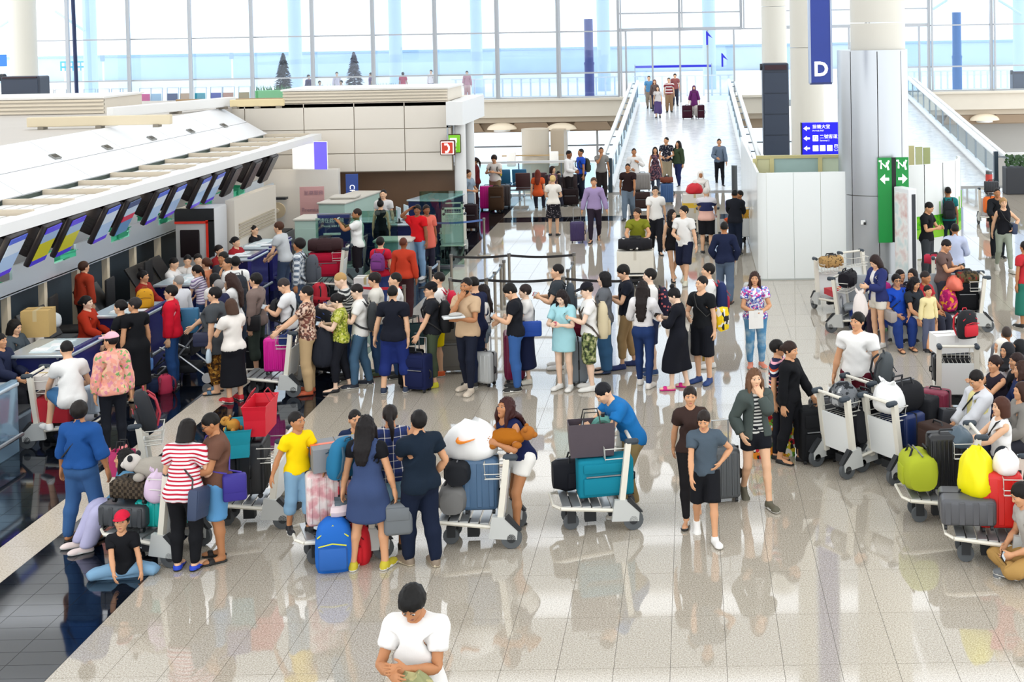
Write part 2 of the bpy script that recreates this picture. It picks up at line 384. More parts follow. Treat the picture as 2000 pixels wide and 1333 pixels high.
def bot_t(lod, kind, hem, t):
    vb = .025 if lod else .035
    if kind == 'skirt':
        def f(P):
            L = .96 - hem
            d = prof(P, [hem, .80, .9, 1.0, 1.05], [.17 + L * .13 * t * 20, .185, .182, .160, .150], [.125 + L * .13 * t * 20, .135, .135, .118, .110])
            return smin(d, np.maximum(elp(fold(P), (.075, .05, .88), (.10, .098, .12)), hem - P[:, 2]), .05)
        return nets(f, (-.42, -.36, hem - .03), (.42, .34, 1.08), vb)
    def f(P):
        Q = fold(P); tt = min(t, .007); rx, ry = tors(P, tt); d = np.maximum(prof(P, TZ, rx, ry), P[:, 2] - 1.035)
        d = smin(d, elp(Q, (.075, .05, .90), (.09 + tt, .085 + tt, .10 + tt)), .03)
        return np.maximum(smin(d, legd(Q, t, fl=max(0, t - .012)), .03), hem - P[:, 2])
    return nets(f, (-.27, -.22, hem - .03), (.27, .2, 1.07), vb)
def dress_t(lod, sl, hem, fl):
    vb = .024 if lod else .034
    def f(P):
        Q = fold(P); rx, ry = tors(P, .018, .145); d = prof(P, TZ, rx, ry)
        d = np.minimum(d, prof(P, [hem, .80, 1.05, 1.15], [.185 + fl, .19 + fl * .4, .165, .15], [.14 + fl * .8, .145 + fl * .3, .128, .11]))
        d = smin(d, elp(Q, (.075, .05, .89), (.105, .102, .12)), .06)
        d = smin(d, cap(Q, (.03, .005, 1.396), SH, .064, .064), .05)
        if sl > .02: d = smin(d, armd(Q, .017, s1=sl, fl=.012), .055)
        else: d = np.where(Q[:, 2] > 1.15, np.maximum(d, Q[:, 0] - .158), d)
        return np.maximum(np.maximum(d, hem - P[:, 2]), -cap(P, (0, -.03, 1.475), (0, -.08, 1.50), .066, .085))
    w = .66 if sl > .3 else .46
    return nets(f, (-w, -.36, hem - .03), (w, .34, 1.51), vb)
def shoe_t(lod, side, kind):
    vb = .0155 if lod else .024
    def f(P):
        Q = P.copy(); Q[:, 0] *= side
        if kind == 'sandal':
            so = np.maximum(np.maximum(np.minimum(cap(Q, (.107, .05, .012), (.118, -.14, .012), .044, .05), 9), np.abs(Q[:, 2] - .012) - .012), -Q[:, 2])
            return np.minimum(so, np.maximum(footd(Q, .009), np.abs(Q[:, 1] + .085 + .2 * (Q[:, 2] - .03)) - .032))
        lo = -Q[:, 2]; so = np.maximum(cap(Q, (.107, .05, .014), (.119, -.145, .014), .046, .052), np.abs(Q[:, 2] - .014) - .014)
        up = footd(Q, .009); top = .125 if kind == 'boot' else (.062 if kind == 'flat' else .098)
        cut = Q[:, 2] - (top - np.clip(-.02 - Q[:, 1], 0, .06) * (.4 if kind != 'flat' else .7))
        return np.maximum(np.minimum(np.maximum(up, cut), so), lo)
    x = .112 * side; v, q = nets(f, (x - .09, -.26, -.02), (x + .09, .13, .16), vb)
    m = (v[q].mean(1)[:, 2] < .026).astype(int); return v, q, m
def hair_t(lod, kind):
    vb = .0135 if lod else .023
    def f(P):
        Q = fold(P); y, z = P[:, 1], P[:, 2]
        g = 0 if lod == 0 else .0065 * np.sin(P[:, 0] * 170 + 25 * z + 3 * np.sin(y * 60)) * np.sin(y * 90 + 1.3 + 30 * z)
        if kind == 'hijab':
            d = smin(elp(P, (0, .015, 1.60), (.096, .115, .118)), prof(P, [1.30, 1.36, 1.42, 1.5, 1.56], [.17, .19, .14, .095, .08], [.14, .15, .12, .10, .09], [0, 0, 0, -.005, 0]), .05)
            return np.maximum(d, -elp(P, (0, -.10, 1.565), (.058, .075, .078)))
        vol = {'crop': -.008, 'short': 0., 'bob': .004, 'curly': .012}.get(kind, 0.)
        d = elp(P, (0, .016, 1.610), (.087 + vol, .107 + vol, .103 + vol)) + g
        if kind == 'crop': d = np.maximum(d, 1.545 - z)
        cut = -((y + .100) * .755 + (z - 1.646 - .014 * np.sin(P[:, 0] * 95 + 1) - .007 * np.sin(P[:, 0] * 210) - .08 * np.abs(P[:, 0])) * .656)
        if kind in ('bob', 'long', 'vlong'):
            b = prof(P, [1.455, 1.5, 1.56, 1.62], [.098, .10, .098, .088], [.10, .105, .108, .105], [.03, .025, .018, .016])
            d = smin(d, np.maximum(b, -.034 - y * 1.0 - (z - 1.55) * .10 + 0 * z), .02)
            d = np.maximum(d, -elp(P, (0, -.11, 1.555), (.068, .085, .098)))
        else:
            d = np.maximum(d, cut); d = np.maximum(d, 1.505 + .25 * np.maximum(0, -y) - z)
            d = np.minimum(d, np.maximum(elp(P, (0, .016, 1.610), (.084 + vol, .1, .1)), np.maximum(-.038 - y, 1.55 - z)))
        if kind in ('long', 'vlong'):
            ze = 1.20 if kind == 'long' else 1.08
            d = smin(d, prof(P, [ze, ze + .06, 1.38, 1.46, 1.60], [.05, .085, .105, .10, .08], [.018, .03, .04, .055, .06], [.155, .15, .135, .085, .05]), .04) + g
            d = smin(d, np.maximum(cap(Q, (.082, -.03, 1.56), (.092, -.075, 1.30), .03, .018), -elp(P, (0, -.1, 1.56), (.066, .085, .1))), .02)
        if kind == 'pony': d = smin(d, np.minimum(cap(P, (0, .11, 1.63), (0, .155, 1.52), .03, .036), cap(P, (0, .155, 1.52), (0, .155, 1.33), .036, .014)), .02)
        if kind == 'bun': d = smin(d, elp(P, (0, .055, 1.735), (.045, .045, .038)), .01)
        if kind == 'lowbun': d = smin(d, elp(P, (0, .125, 1.585), (.042, .038, .04)), .012)
        return d
    lo = {'long': 1.16, 'vlong': 1.04, 'hijab': 1.27, 'pony': 1.28}.get(kind, 1.42)
    return nets(f, (-.24, -.17, lo), (.24, .25, 1.79), vb)
def cap_t(lod):
    vb = .010 if lod else .018
    def f(P):
        d = np.maximum(elp(P, (0, .014, 1.618), (.094, .113, .105)), 1.632 + .12 * P[:, 1] - P[:, 2])
        b = np.maximum(elp(P, (0, -.115, 1.624), (.078, .085, .05)), np.abs(P[:, 2] - 1.633 + .35 * (P[:, 1] + .09) ** 1 * -.3) - .008)
        return np.minimum(d, np.maximum(b, P[:, 1] + .03))
    return nets(f, (-.12, -.22, 1.58), (.12, .15, 1.74), vb)
# ---------------------------------------------------------------- posing
def rx_(a): c, s = math.cos(a), math.sin(a); return np.array([[1, 0, 0], [0, c, -s], [0, s, c]])
def rz_(a): c, s = math.cos(a), math.sin(a); return np.array([[c, -s, 0], [s, c, 0], [0, 0, 1]])
def ry_(a): c, s = math.cos(a), math.sin(a); return np.array([[c, 0, s], [0, 1, 0], [-s, 0, c]])
def r2(a, b):
    a = a / np.linalg.norm(a); b = b / np.linalg.norm(b); v = np.cross(a, b); c = a @ b
    if c < -.9999: return rx_(math.pi)
    K = np.array([[0, -v[2], v[1]], [v[2], 0, -v[0]], [-v[1], v[0], 0]]); return np.eye(3) + K + K @ K / (1 + c)
def ik(S, T, a, b, pole):
    d = T - S; L = np.linalg.norm(d); m = (a + b) * .998
    if L > m: d = d / L * m; L = m
    L = max(L, abs(a - b) + .02); u = d / (np.linalg.norm(d) + 1e-9); x = (a * a - b * b + L * L) / (2 * L); h = math.sqrt(max(0, a * a - x * x))
    p = pole - u * (pole @ u); p = p / (np.linalg.norm(p) + 1e-9); return S + u * x + p * h, S + u * L
HANDS = dict(down=(.235, -.01, .80), phone=(.07, -.30, 1.17), hold=(.10, -.27, 1.06), cart=(.20, -.42, 1.04), chin=(.03, -.16, 1.40), photo=(.06, -.40, 1.42),
             hip=(.20, -.05, 1.00), back=(.06, .17, 1.0), strap=(.13, -.13, 1.28), fold=(-.10, -.17, 1.12), pocket=(.19, -.08, .90), swingf=(.22, -.24, .86), swingb=(.24, .20, .86),
             side=(.30, -.05, .82), up=(.14, -.12, 1.62), desk=(.14, -.36, 1.02), lap=(.10, -.30, .98), knee=(.12, -.42, .95), lean=(.12, -.38, 1.16), floor=(.16, -.25, .72), bag=(.20, -.10, 1.10))
LEGS = dict(stand=((.10, 0, 0), (.10, 0, 0)), apart=((.17, .02, 0), (.17, -.04, 0)), step=((.10, -.12, 0), (.10, .10, 0)), walk=((.09, -.26, 0), (.09, .24, .05)), walk2=((.09, .24, .05), (.09, -.26, 0)))
def pose(legs='stand', L='down', R='down', lean=0, nod=0, turn=0, twist=0, seat=None, curlb=0, dz=0., tilt=0, gw=1.):
    B = {}; lean, nod, turn, twist = map(R_, (lean, nod, turn, twist)); pz = np.array((0., 0., 0.))
    rest = dict(pel=(0, 0, .93), spi=(0, 0, 1.03), che=(0, 0, 1.17), nec=(0, .01, 1.43), hea=(0, 0, 1.50))
    rest = {k: np.array(v, float) for k, v in rest.items()}
    kp = .35 if seat is None else .0
    if seat is not None: pz = np.array((0, 0, seat + .085 - .93))
    elif abs(lean) > .05: pz = np.array((0, math.sin(lean) * .10, -abs(math.sin(lean)) * .03))
    if legs in ('walk', 'walk2'): pz[2] -= .03
    if legs in ('apart', 'step'): pz[2] -= .012
    pz[2] += dz
    RP = rx_(lean * kp); RS = rz_(twist * .4) @ rx_(lean * .7); RC = rz_(twist) @ rx_(lean) @ ry_(R_(tilt)); RN = rz_(twist + turn * .4) @ rx_(lean * .7 + nod * .4); RH = rz_(twist + turn) @ rx_(lean * .35 + nod)
    p = rest['pel'] + pz; B['pel'] = (RP, rest['pel'], p)
    q = p + RP @ (rest['spi'] - rest['pel']); B['spi'] = (RS, rest['spi'], q)
    c = q + RS @ (rest['che'] - rest['spi']); B['che'] = (RC, rest['che'], c)
    n = c + RC @ (rest['nec'] - rest['che']); B['nec'] = (RN, rest['nec'], n)
    h = n + RN @ (rest['hea'] - rest['nec']); B['hea'] = (RH, rest['hea'], h)
    for s, k, t in ((1, 'L', L), (-1, 'R', R)):
        sg = np.array((s, 1, 1.)); S0 = SH * sg; S1 = c + RC @ (S0 + np.array((s * (gw - 1) * .13, 0, 0)) - rest['che']); pole = np.array((s * .75, .55, -.55))
        if isinstance(t, str):
            T = np.array(HANDS[t], float) * sg
            if t in ('hip',): pole = np.array((s, .5, .1))
            if t in ('fold', 'chin', 'photo', 'up', 'strap'): pole = np.array((s * .6, -.1, -1.))
            if t in ('lap', 'knee', 'desk') and seat is not None: T = T + pz
            elif t in ('down', 'swingf', 'swingb', 'side', 'pocket', 'back', 'hip'): T = T + (S1 - S0) * (1. if t not in ('back', 'hip', 'pocket') else .6) * (1, 1, .9)
            elif t not in ('cart', 'lean', 'floor'): T = RC @ (T - rest['che']) + c
        else: T = np.array(t, float) * sg
        T = T + np.array([random.uniform(-.02, .02) for _ in range(3)])
        E, Wp = ik(S1, T, LA, LB, pole); u0 = UA * sg
        RU = r2(u0, E - S1); RF = r2(u0, Wp - E)
        B['ua' + k] = (RU, S0, S1); B['fa' + k] = (RF, S0 + u0 * LA, E); B['ha' + k] = (RF, S0 + u0 * (LA + LB), Wp)
    for i, (s, k) in enumerate(((1, 'L'), (-1, 'R'))):
        H0 = np.array((s * .088, 0, .90)); K0 = np.array((s * .098, 0, .495)); A0 = np.array((s * .11, .022, .085)); H1 = p + RP @ (H0 - rest['pel'])
        pole = np.array((s * .12, -1, 0.)); fr = np.eye(3)
        if seat is not None and isinstance(legs, str):
            if legs == 'cross': T = np.array((-s * .14, -.30, .07 + .04 * i)); pole = np.array((s * 1., -.45, .1)); fr = rz_(s * R_(50))
            elif legs == 'kneel': T = np.array((s * .17, .18, .09)); pole = np.array((s * .5, -1., .0)); fr = rx_(R_(60))
            elif legs == 'side': T = np.array((s * .13, -.55, .085)); pole = np.array((s * .2, -1, .6))
            else: T = np.array((s * .12, -.40 - (.12 if seat < .4 else 0) - .06 * i, .085)); pole = np.array((s * .15, -1, .5))
        else:
            T = np.array(LEGS[legs][i] if isinstance(legs, str) else legs[i], float) * (s, 1, 1) + (0, .022, .085)
            fr = rz_(R_(s * 8))
            if T[2] > .1 and T[1] > .1: fr = rx_(R_(28))
        a, b = np.linalg.norm(K0 - H0), np.linalg.norm(A0 - K0); K1, A1 = ik(H1, T, a, b, pole)
        B['th' + k] = (r2(K0 - H0, K1 - H1), H0, H1); B['sh' + k] = (r2(A0 - K0, A1 - K1), K0, K1); B['fo' + k] = (fr, A0, A1)
    return B
SEG = dict(pel=((0, 0, .8), (0, 0, 1.03)), spi=((0, 0, 1.03), (0, 0, 1.17)), che=((0, 0, 1.17), (0, 0, 1.45)))
def shape(v, w, g, fem, hs):
    v = v.copy()
    if fem:
        z = v[:, 2]; tw = w[:, :3].sum(1) + w[:, 11] + w[:, 14]
        v[:, 0] *= 1 + tw * (np.interp(z, [.5, .8, .92, 1.08, 1.25, 1.4], [1, 1.03, 1.04, .90, .93, .92]) - 1)
        b = np.exp(-((np.abs(v[:, 0]) - .07) / .06) ** 2 - ((z - 1.265) / .065) ** 2); v[:, 1] -= b * .034 * (v[:, 1] < 0) * w[:, 2]
        arm = w[:, 5:11].sum(1); v[:, 0] -= np.sign(v[:, 0]) * arm * .012
    if g != 1:
        c = np.zeros_like(v); aw = np.zeros(len(v))
        for s, o in ((1, 5), (-1, 8)):
            u = UA * (s, 1, 1); S = SH * (s, 1, 1); ax = S + ((v - S) @ u)[:, None] * u; m = w[:, o:o + 2].sum(1); c += m[:, None] * (v - ax)
        m = w[:, 0:3].sum(1); q = v.copy(); q[:, 2] = 0; c += m[:, None] * q
        for s, o in ((1, 11), (-1, 14)):
            m = w[:, o:o + 2].sum(1); q = v - np.array((s * .098 * .7, 0, 0)); q[:, 2] = 0; c += m[:, None] * q
        v += (g - 1) * c * (1 - .45 * w[:, 5:11].sum(1))[:, None]
    if hs != 1: v += (hs - 1) * (w[:, 4] + w[:, 3] * .5)[:, None] * (v - np.array((0, 0, 1.47)))
    return v
def skin(v, w, B, sc):
    o = np.zeros_like(v)
    for i, b in enumerate(BN):
        Rm, p0, p1 = B[b]; k = w[:, i] > 1e-4
        if k.any(): o[k] += w[k, i][:, None] * ((v[k] - p0) @ Rm.T + p1)
    return o * sc
def quadmesh(name, v, f, m, mats, rest=None):
    me = bpy.data.meshes.new(name); n = len(f); me.vertices.add(len(v)); me.vertices.foreach_set('co', v.astype(np.float32).ravel())
    me.loops.add(n * 4); me.loops.foreach_set('vertex_index', f.astype(np.int32).ravel()); me.polygons.add(n)
    me.polygons.foreach_set('loop_start', np.arange(n, dtype=np.int32) * 4)
    me.polygons.foreach_set('material_index', m.astype(np.int32)); me.polygons.foreach_set('use_smooth', np.ones(n, bool))
    for x in mats: me.materials.append(x)
    if rest is not None:
        a = me.attributes.new('rest', 'FLOAT_VECTOR', 'POINT'); a.data.foreach_set('vector', rest.astype(np.float32).ravel())
    me.update(calc_edges=True); return me
SKINS = ['#f3cfb4', '#e9b995', '#d79f77', '#b97f56', '#8f5b3c', '#6a4029']
def cloth(c):
    if not isinstance(c, str): return c
    return mat(c, .82, spec=.2, bump=.25, bscale=60.)
SHOES = dict(sneaker='sneaker', sandal='sandal', flat='flat', boot='boot')
PEOPLE = {}
def person(x, y, h=1.68, hd=0, label='', top=('tee', '#222222'), bot=('pants', '#222a40'), shoe=('sneaker', '#222222'), hair=('short', '#15110f'), skin_=1, f=0, g=1., hs=1.,
           hat=None, foot=True, lod=1, z=0., group=None, at=None, curl=.35, key=None, glasses=0, beard=0, base=None, over=None, inner=None, **kw):
    """x, y = photo pixel of the point between the feet (foot=True) or of the crown (foot=False)"""
    B = pose(gw=g, **kw); sc = h / 1.70; parts = []
    def part(name, k, fn, mats):
        v, fc, m, w = tpl((k, lod), fn); v2 = v
        if name == 'body': v2 = tuck((k, lod), v, fc, w, CV[0], CV[1], CV[2])
        v2 = shape(v2, w, g, f, hs); parts.append((name, skin(v2, w, B, sc), fc, m, mats, v))
    tk = {'inner': (.13, .90, .007, .118, .03), 'tee': (.15, .87, .017, .138, .0), 'polo': (.15, .86, .018, .138, .005), 'loose': (.17, .84, .017, .15, .01), 'long': (.51, .87, .017, .138, .0), 'jacket': (.50, .85, .026, .15, .02), 'vee': (.15, .88, .017, .134, .05),
          'shirt': (.52, .86, .018, .14, .01), 'tank': (0, .88, .016, .13, .03), 'tunic': (.20, .66, .022, .165, .02), 'tunicl': (.44, .62, .022, .165, .02), 'crop': (.16, .985, .018, .145, .01), 'cropl': (.5, .985, .016, .145, .0), 'jkt34': (.36, .93, .026, .15, .02)}
    bk = {'pants': ('pants', .055, .020), 'slim': ('pants', .075, .011), 'jeans': ('pants', .05, .017), 'wide': ('pants', .06, .035), 'capri': ('pants', .27, .022), 'shorts': ('pants', .44, .030), 'bermuda': ('pants', .50, .026), 'hot': ('pants', .70, .02), 'crop': ('pants', .17, .016),
          'skirt': ('skirt', .50, .05), 'midi': ('skirt', .26, .03), 'mini': ('skirt', .60, .05), 'pencil': ('skirt', .44, .004)}
    CV = [0., 9., 9.]
    if top: CV[:2] = (top[2:] or (.14, .5, .05))[:2] if top[0] == 'dress' else tk[top[0]][:2]
    if bot: CV[2] = bk[bot[0]][1]
    sk = mat(SKINS[skin_], .55, spec=.35); hc = mat(hair[1], .55, spec=.25)
    part('body', 'body%.1f' % curl, lambda: body(lod, curl), [sk, mat('#cdc3b9' if lod else '#3a2f2a', .4), mat('#14100e', .4), mat('#b5685c' if skin_ < 3 else '#8a4a40', .5)])
    if inner: part('undershirt', 'topinner', lambda: top_t(lod, *tk['inner']), [cloth(inner)])
    if top:
        k = top[0]
        if k == 'dress': a = top[2:] or (.14, .5, .05); part('dress', 'dress%s' % (a,), lambda: dress_t(lod, *a), [cloth(top[1])])
        else:
            a = tk[k]; part({'polo': 'polo_shirt', 'jacket': 'jacket', 'shirt': 'shirt', 'tank': 'vest_top', 'jkt34': 'jacket'}.get(k, 'top'), 'top' + k + ('o' if inner else ''), lambda: top_t(lod, *a, op=.055 if inner else 0, coll=1 if k in ('polo', 'shirt', 'jacket', 'jkt34') else 0), [cloth(top[1])])
    if bot:
        a = bk[bot[0]]; part({'pants': 'trousers', 'slim': 'trousers', 'jeans': 'jeans', 'wide': 'trousers', 'capri': 'trousers', 'crop': 'trousers', 'shorts': 'shorts', 'bermuda': 'shorts', 'hot': 'shorts'}.get(bot[0], 'skirt'),
             ('skirt' if a[0] == 'skirt' else 'bot') + str(a), lambda: bot_t(lod, *a), [cloth(bot[1])])
    if over: part('pinafore_dress', 'dressover%s' % (over[1:],), lambda: dress_t(lod, *over[1:]), [cloth(over[0])])
    if shoe:
        so = shoe[2] if len(shoe) > 2 else ('#e8e6e0' if shoe[0] == 'sneaker' else '#1a1a1a')
        for s in (1, -1): part('shoe', 'shoe%s%d' % (shoe[0], s), lambda: shoe_t(lod, s, shoe[0]), [mat(shoe[1], .6), mat(so, .6)])
    if hair[0] != 'bald': part('headscarf' if hair[0] == 'hijab' else 'hair', 'hair' + hair[0], lambda: hair_t(lod, hair[0]), [hc])
    if hat: part('cap', 'cap', lambda: cap_t(lod), [cloth(hat)])
    if beard and lod: part('beard', 'beard', lambda: nets(lambda P: np.maximum(np.minimum(elp(P, (0, -.036, 1.515), (.060, .064, .055)), 9), np.maximum(-elp(P, (0, -.09, 1.575), (.05, .05, .05)), P[:, 2] - 1.55)), (-.08, -.12, 1.44), (.08, .05, 1.57), .009), [hc])
    if glasses:
        def gl():
            return nets(lambda P: np.minimum(np.maximum(np.abs(cap(fold(P), (.031, -.097, 1.59), (.033, -.097, 1.59), .019, .019)) - .004, np.abs(P[:, 1] + .098) - .005),
                        np.minimum(cap(fold(P), (.05, -.096, 1.594), (.079, .0, 1.592), .004, .004), cap(P, (-.012, -.1, 1.592), (.012, -.1, 1.592), .004, .004))), (-.1, -.12, 1.56), (.1, .02, 1.62), .0055 if lod else .009)
        part('glasses', 'glasses', gl, [mat('#15151a', .3)])
    allv = np.vstack([p_[1] for p_ in parts]); tz = allv[:, 2].max()
    lowz = allv[:, 2].min() if base is None else base
    zr = R_(hd)
    if at is not None: P0 = Vector(at)
    elif foot: P0 = G(x, y, z)
    else:
        i = allv[:, 2].argmax(); off = Matrix.Rotation(zr, 3, 'Z') @ Vector((allv[i, 0], allv[i, 1], 0)); P0 = G(x, y, tz + z) - off; P0.z = z
    root = empty('person', P0, zr, label, 'person', group)
    for name, v, fc, m, mats, rest in parts:
        o = bpy.data.objects.new(name, quadmesh(name, v, fc, m, mats, rest if name not in ('body', 'hair', 'shoe', 'cap', 'glasses', 'beard') else None)); link(o, root)
    Mw = Matrix.Translation(P0) @ Matrix.Rotation(zr, 4, 'Z')
    J = {}
    for b, (Rm, p0, p1) in B.items():
        M = Matrix.Translation(Vector(p1) * sc) @ Matrix(Rm.tolist()).to_4x4() @ Matrix.Scale(sc, 4) @ Matrix.Translation(-Vector(p0)); J[b] = Mw @ M
    J['root'] = Mw
    if key: PEOPLE[key] = J
    return J
def jpos(J, b, off=(0, 0, 0)):
    rest = dict(haL=SH + UA * (LA + LB + .08), haR=(SH + UA * (LA + LB + .08)) * (-1, 1, 1))
    p = rest.get(b, np.zeros(3)); return (J[b] @ Vector(p + np.array(off)))
# ================================================================ the hall: floor
def wpos(nt):
    return nt.nodes.new('ShaderNodeNewGeometry').outputs['Position']
def stone(key, c0, c1, c2, scale, rough, spec, var, ior=1.5):
    m, nt, b = newmat(key); L = nt.links; p = wpos(nt)
    n = nt.nodes.new('ShaderNodeTexNoise'); n.inputs['Scale'].default_value = scale; n.inputs['Detail'].default_value = 3; n.inputs['Roughness'].default_value = .75; L.new(p, n.inputs['Vector'])
    r = nt.nodes.new('ShaderNodeValToRGB'); e = r.color_ramp.elements; e[0].position = .36; e[0].color = srgb(c0); e[1].position = .64; e[1].color = srgb(c2); x = e.new(.5); x.color = srgb(c1); L.new(n.outputs['Fac'], r.inputs[0])
    oi = nt.nodes.new('ShaderNodeObjectInfo'); mr = nt.nodes.new('ShaderNodeMapRange'); mr.inputs[3].default_value = 1 - var; mr.inputs[4].default_value = 1 + var; L.new(oi.outputs['Random'], mr.inputs[0])
    mx = nt.nodes.new('ShaderNodeVectorMath'); mx.operation = 'SCALE'; L.new(r.outputs[0], mx.inputs[0]); L.new(mr.outputs[0], mx.inputs[3]); L.new(mx.outputs[0], b.inputs['Base Color'])
    b.inputs['Roughness'].default_value = rough; b.inputs['Specular IOR Level'].default_value = spec; b.inputs['IOR'].default_value = ior
    return m
M_GR = stone('granite', '#8d8374', '#b9af9f', '#d6cec1', 70, .04, .8, .02, 1.8)
M_DK = stone('dark_granite', '#05070d', '#0b111c', '#1a2433', 60, .06, .8, .15)
M_ST = stone('pale_granite', '#b9ab98', '#d2c6b5', '#e2d9cb', 50, .14, .6, .03)
M_JT = mat('#7d776d', .5); M_DJ = mat('#5d6b78', .5)
TX0, TW, TY0, TD = -.28, .505, 12.5, 1.01
floor = MB().box(-34, 6, -.4, 14, 45.6, -.004).build('floor', M_JT); tag(floor, kind='structure')
cand = []
def cell(x0, x1, y0, y1, mk): cand.append((x0, x1, y0, y1, mk))
k0 = -11
for k in range(k0, 27):
    x0 = TX0 + k * TW
    for j in range(-4, 33):
        y0 = TY0 + j * TD
        if y0 + TD > 45.6: continue
        if abs(y0 - 38.8) < .6 and x0 < 6: cell(x0, x0 + TW, y0, y0 + TD, 1)
        else: cell(x0, x0 + TW, y0, y0 + TD, 0)
for k in range(-26, k0):
    x0 = TX0 + k * TW
    if k == k0 - 4:
        for j in range(-4, 33): cell(x0, x0 + TW, TY0 + j * TD, TY0 + (j + 1) * TD, 2)
        continue
    for j in range(-16, 128):
        y0 = TY0 + j * TD / 4
        if y0 + TD / 4 < 45.6: cell(x0, x0 + TW, y0, y0 + TD / 4, 1)
from bpy_extras.object_utils import world_to_camera_view as _w2c
def pix(p):
    q = CM.transposed() @ (Vector(p) - Vector((0, 0, CZ))); return CPX + CF * q.x / -q.z, CPY - CF * q.y / -q.z
vis = []; rest = []
for c in cand:
    x, y = pix(((c[0] + c[1]) / 2, (c[2] + c[3]) / 2, 0))
    if -60 < x < 2060 and y < 1375 and y > 100: vis.append(((c[1] - c[0]) * (c[3] - c[2]) / c[2] ** 3, c))
    else: rest.append(c)
vis.sort(key=lambda t: -t[0]); sing = [c for _, c in vis[:300]]; rest += [c for _, c in vis[300:]]
J = .0022; TM = {}
for x0, x1, y0, y1, mk in sing:
    key = (mk, round(y1 - y0, 2))
    if key not in TM:
        w, d = (x1 - x0) / 2 - J, (y1 - y0) / 2 - J
        TM[key] = MB().box(-w, -d, -.02, w, d, 0).mesh('tile', [(M_GR, M_DK, M_ST)[mk]])
    o = bpy.data.objects.new('tile', TM[key]); o.location = ((x0 + x1) / 2, (y0 + y1) / 2, 0); link(o, floor)
for mk in (0, 1, 2):
    b = MB()
    for x0, x1, y0, y1, m in rest:
        if m == mk: b.box(x0 + J, y0 + J, -.02, x1 - J, y1 - J, 0)
    if b.v: tag(b.build('tile_field', (M_GR, M_DK, M_ST)[mk], floor), kind='stuff')
# ================================================================ void, lower level, facade
M_CR = mat('#e6dccb', .55, noise=.03, nscale=2); M_CW = mat('#f2efe9', .45); M_WH = mat('#f6f6f4', .4); M_MUL = mat('#b4b8bd', .35, metal=.2); M_GL = glass('#f2f9ff', .05); M_STEEL = mat('#aeb4ba', .28, metal=.85); M_BLK = mat('#101114', .45); M_DGR = mat('#2b2f36', .5)
tag(MB().box(-36, 45.6, -5.2, 22, 72, -5).build('floor_lower', mat('#c9c5bd', .35)), kind='structure')
tag(MB().box(-36, 45.4, -5, 14, 45.6, -.4).build('wall_void', M_CR), kind='structure')
FY = 70.0; MX = [-33.4, -30.14, -26.84, -23.55, -20.3, -17.06, -13.74, -10.42, -7.15, -3.88, -.6, 2.7, 6.0, 9.4, 12.75, 16.1, 19.4]
TZs = [2.1, 3.4, 5.62, 7.9, 10.2, 12.5, 14.8, 17.0]
fw = empty('wall_facade', (0, FY, 0), kind='structure')
for i, x in enumerate(MX):
    zb = 2.1 if not (-3.5 < x < 9) else 5.62
    MB().box(x - .07, -.12, zb, x + .07, .12, 17).box(x + .10, -.30, zb, x + .19, -.20, 17).build('mullion', M_MUL, fw)
for z in TZs:
    segs = [(-36, 21)] if z > 5 else ([(-36, -3.88), (9.4, 21)] if z < 3 else [(-36, -3), (9.4, 21)])
    for a, b in segs: MB().box(a, -.06, z - .04, b, .06, z + .04).build('transom', M_MUL, fw)
PM = {}
for i in range(len(MX) - 1):
    for j in range(len(TZs) - 1):
        if j < 2 and -3.9 < MX[i] < 9.3: continue
        if j > 3 and (i < 1): continue
        w, h = MX[i + 1] - MX[i] - .16, TZs[j + 1] - TZs[j] - .1
        k = (round(w, 1), round(h, 1))
        if k not in PM: PM[k] = MB().box(-w / 2, -.006, -h / 2, w / 2, .006, h / 2).mesh('pane', [M_GL])
        o = bpy.data.objects.new('pane', PM[k]); o.location = ((MX[i] + MX[i + 1]) / 2, .0, (TZs[j] + TZs[j + 1]) / 2); link(o, fw)
# entrance bay: canopy bar and door frames at the head of each bridge
for (a, b, n) in ((-3.88, 2.7, 1), (4.2, 12.75, 2)):
    d = empty('door_%d' % n, ((a + b) / 2, FY, 1.75), kind='structure'); w = (b - a) / 2
    MB().box(-w, -.1, 3.82, w, .1, 4.0).box(-w, -.06, 4.75, w, .06, 4.83).build('door_head', M_MUL, d)
    for t in (-.88, -.45, 0, .45, .88):
        MB().box(t * w - .05, -.08, 0, t * w + .05, .08, 3.82).build('door_frame', M_MUL, d)
    for t0, t1 in ((-.88, -.45), (.45, .88)):
        MB().box(t0 * w + .06, -.006, .05, t1 * w - .06, .006, 3.8).build('pane', M_GL, d)
# mezzanine edge, fascia, coffers and lamp bowls
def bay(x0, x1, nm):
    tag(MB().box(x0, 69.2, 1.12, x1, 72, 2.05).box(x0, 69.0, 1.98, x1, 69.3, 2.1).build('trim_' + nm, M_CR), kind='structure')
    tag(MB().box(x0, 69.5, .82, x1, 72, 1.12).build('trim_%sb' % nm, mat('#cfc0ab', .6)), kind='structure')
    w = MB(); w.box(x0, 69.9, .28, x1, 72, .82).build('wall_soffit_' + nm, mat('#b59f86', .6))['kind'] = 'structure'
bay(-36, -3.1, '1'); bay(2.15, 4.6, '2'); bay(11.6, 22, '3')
def bowl(px, py):
    c = D(px, py, 69.2); b = MB(); b.ell((0, 0, 0), (.80, .42, .36), 20, 6, z0=0., z1=1.)
    o = b.build('light_shade', mat('#f6e6cc', .4, emit=.12), smooth=True); o.location = (c.x, 69.75, c.z - .1)
    r = empty('soffit_light', (c.x, 69.46, c.z - .1)); o.parent = r; o.location = (0, 0, 0); MB().cyl((0, 0, -.1), (0, 0, 0), .44, n=20).build('light_rim', M_CW, r, smooth=True); return r
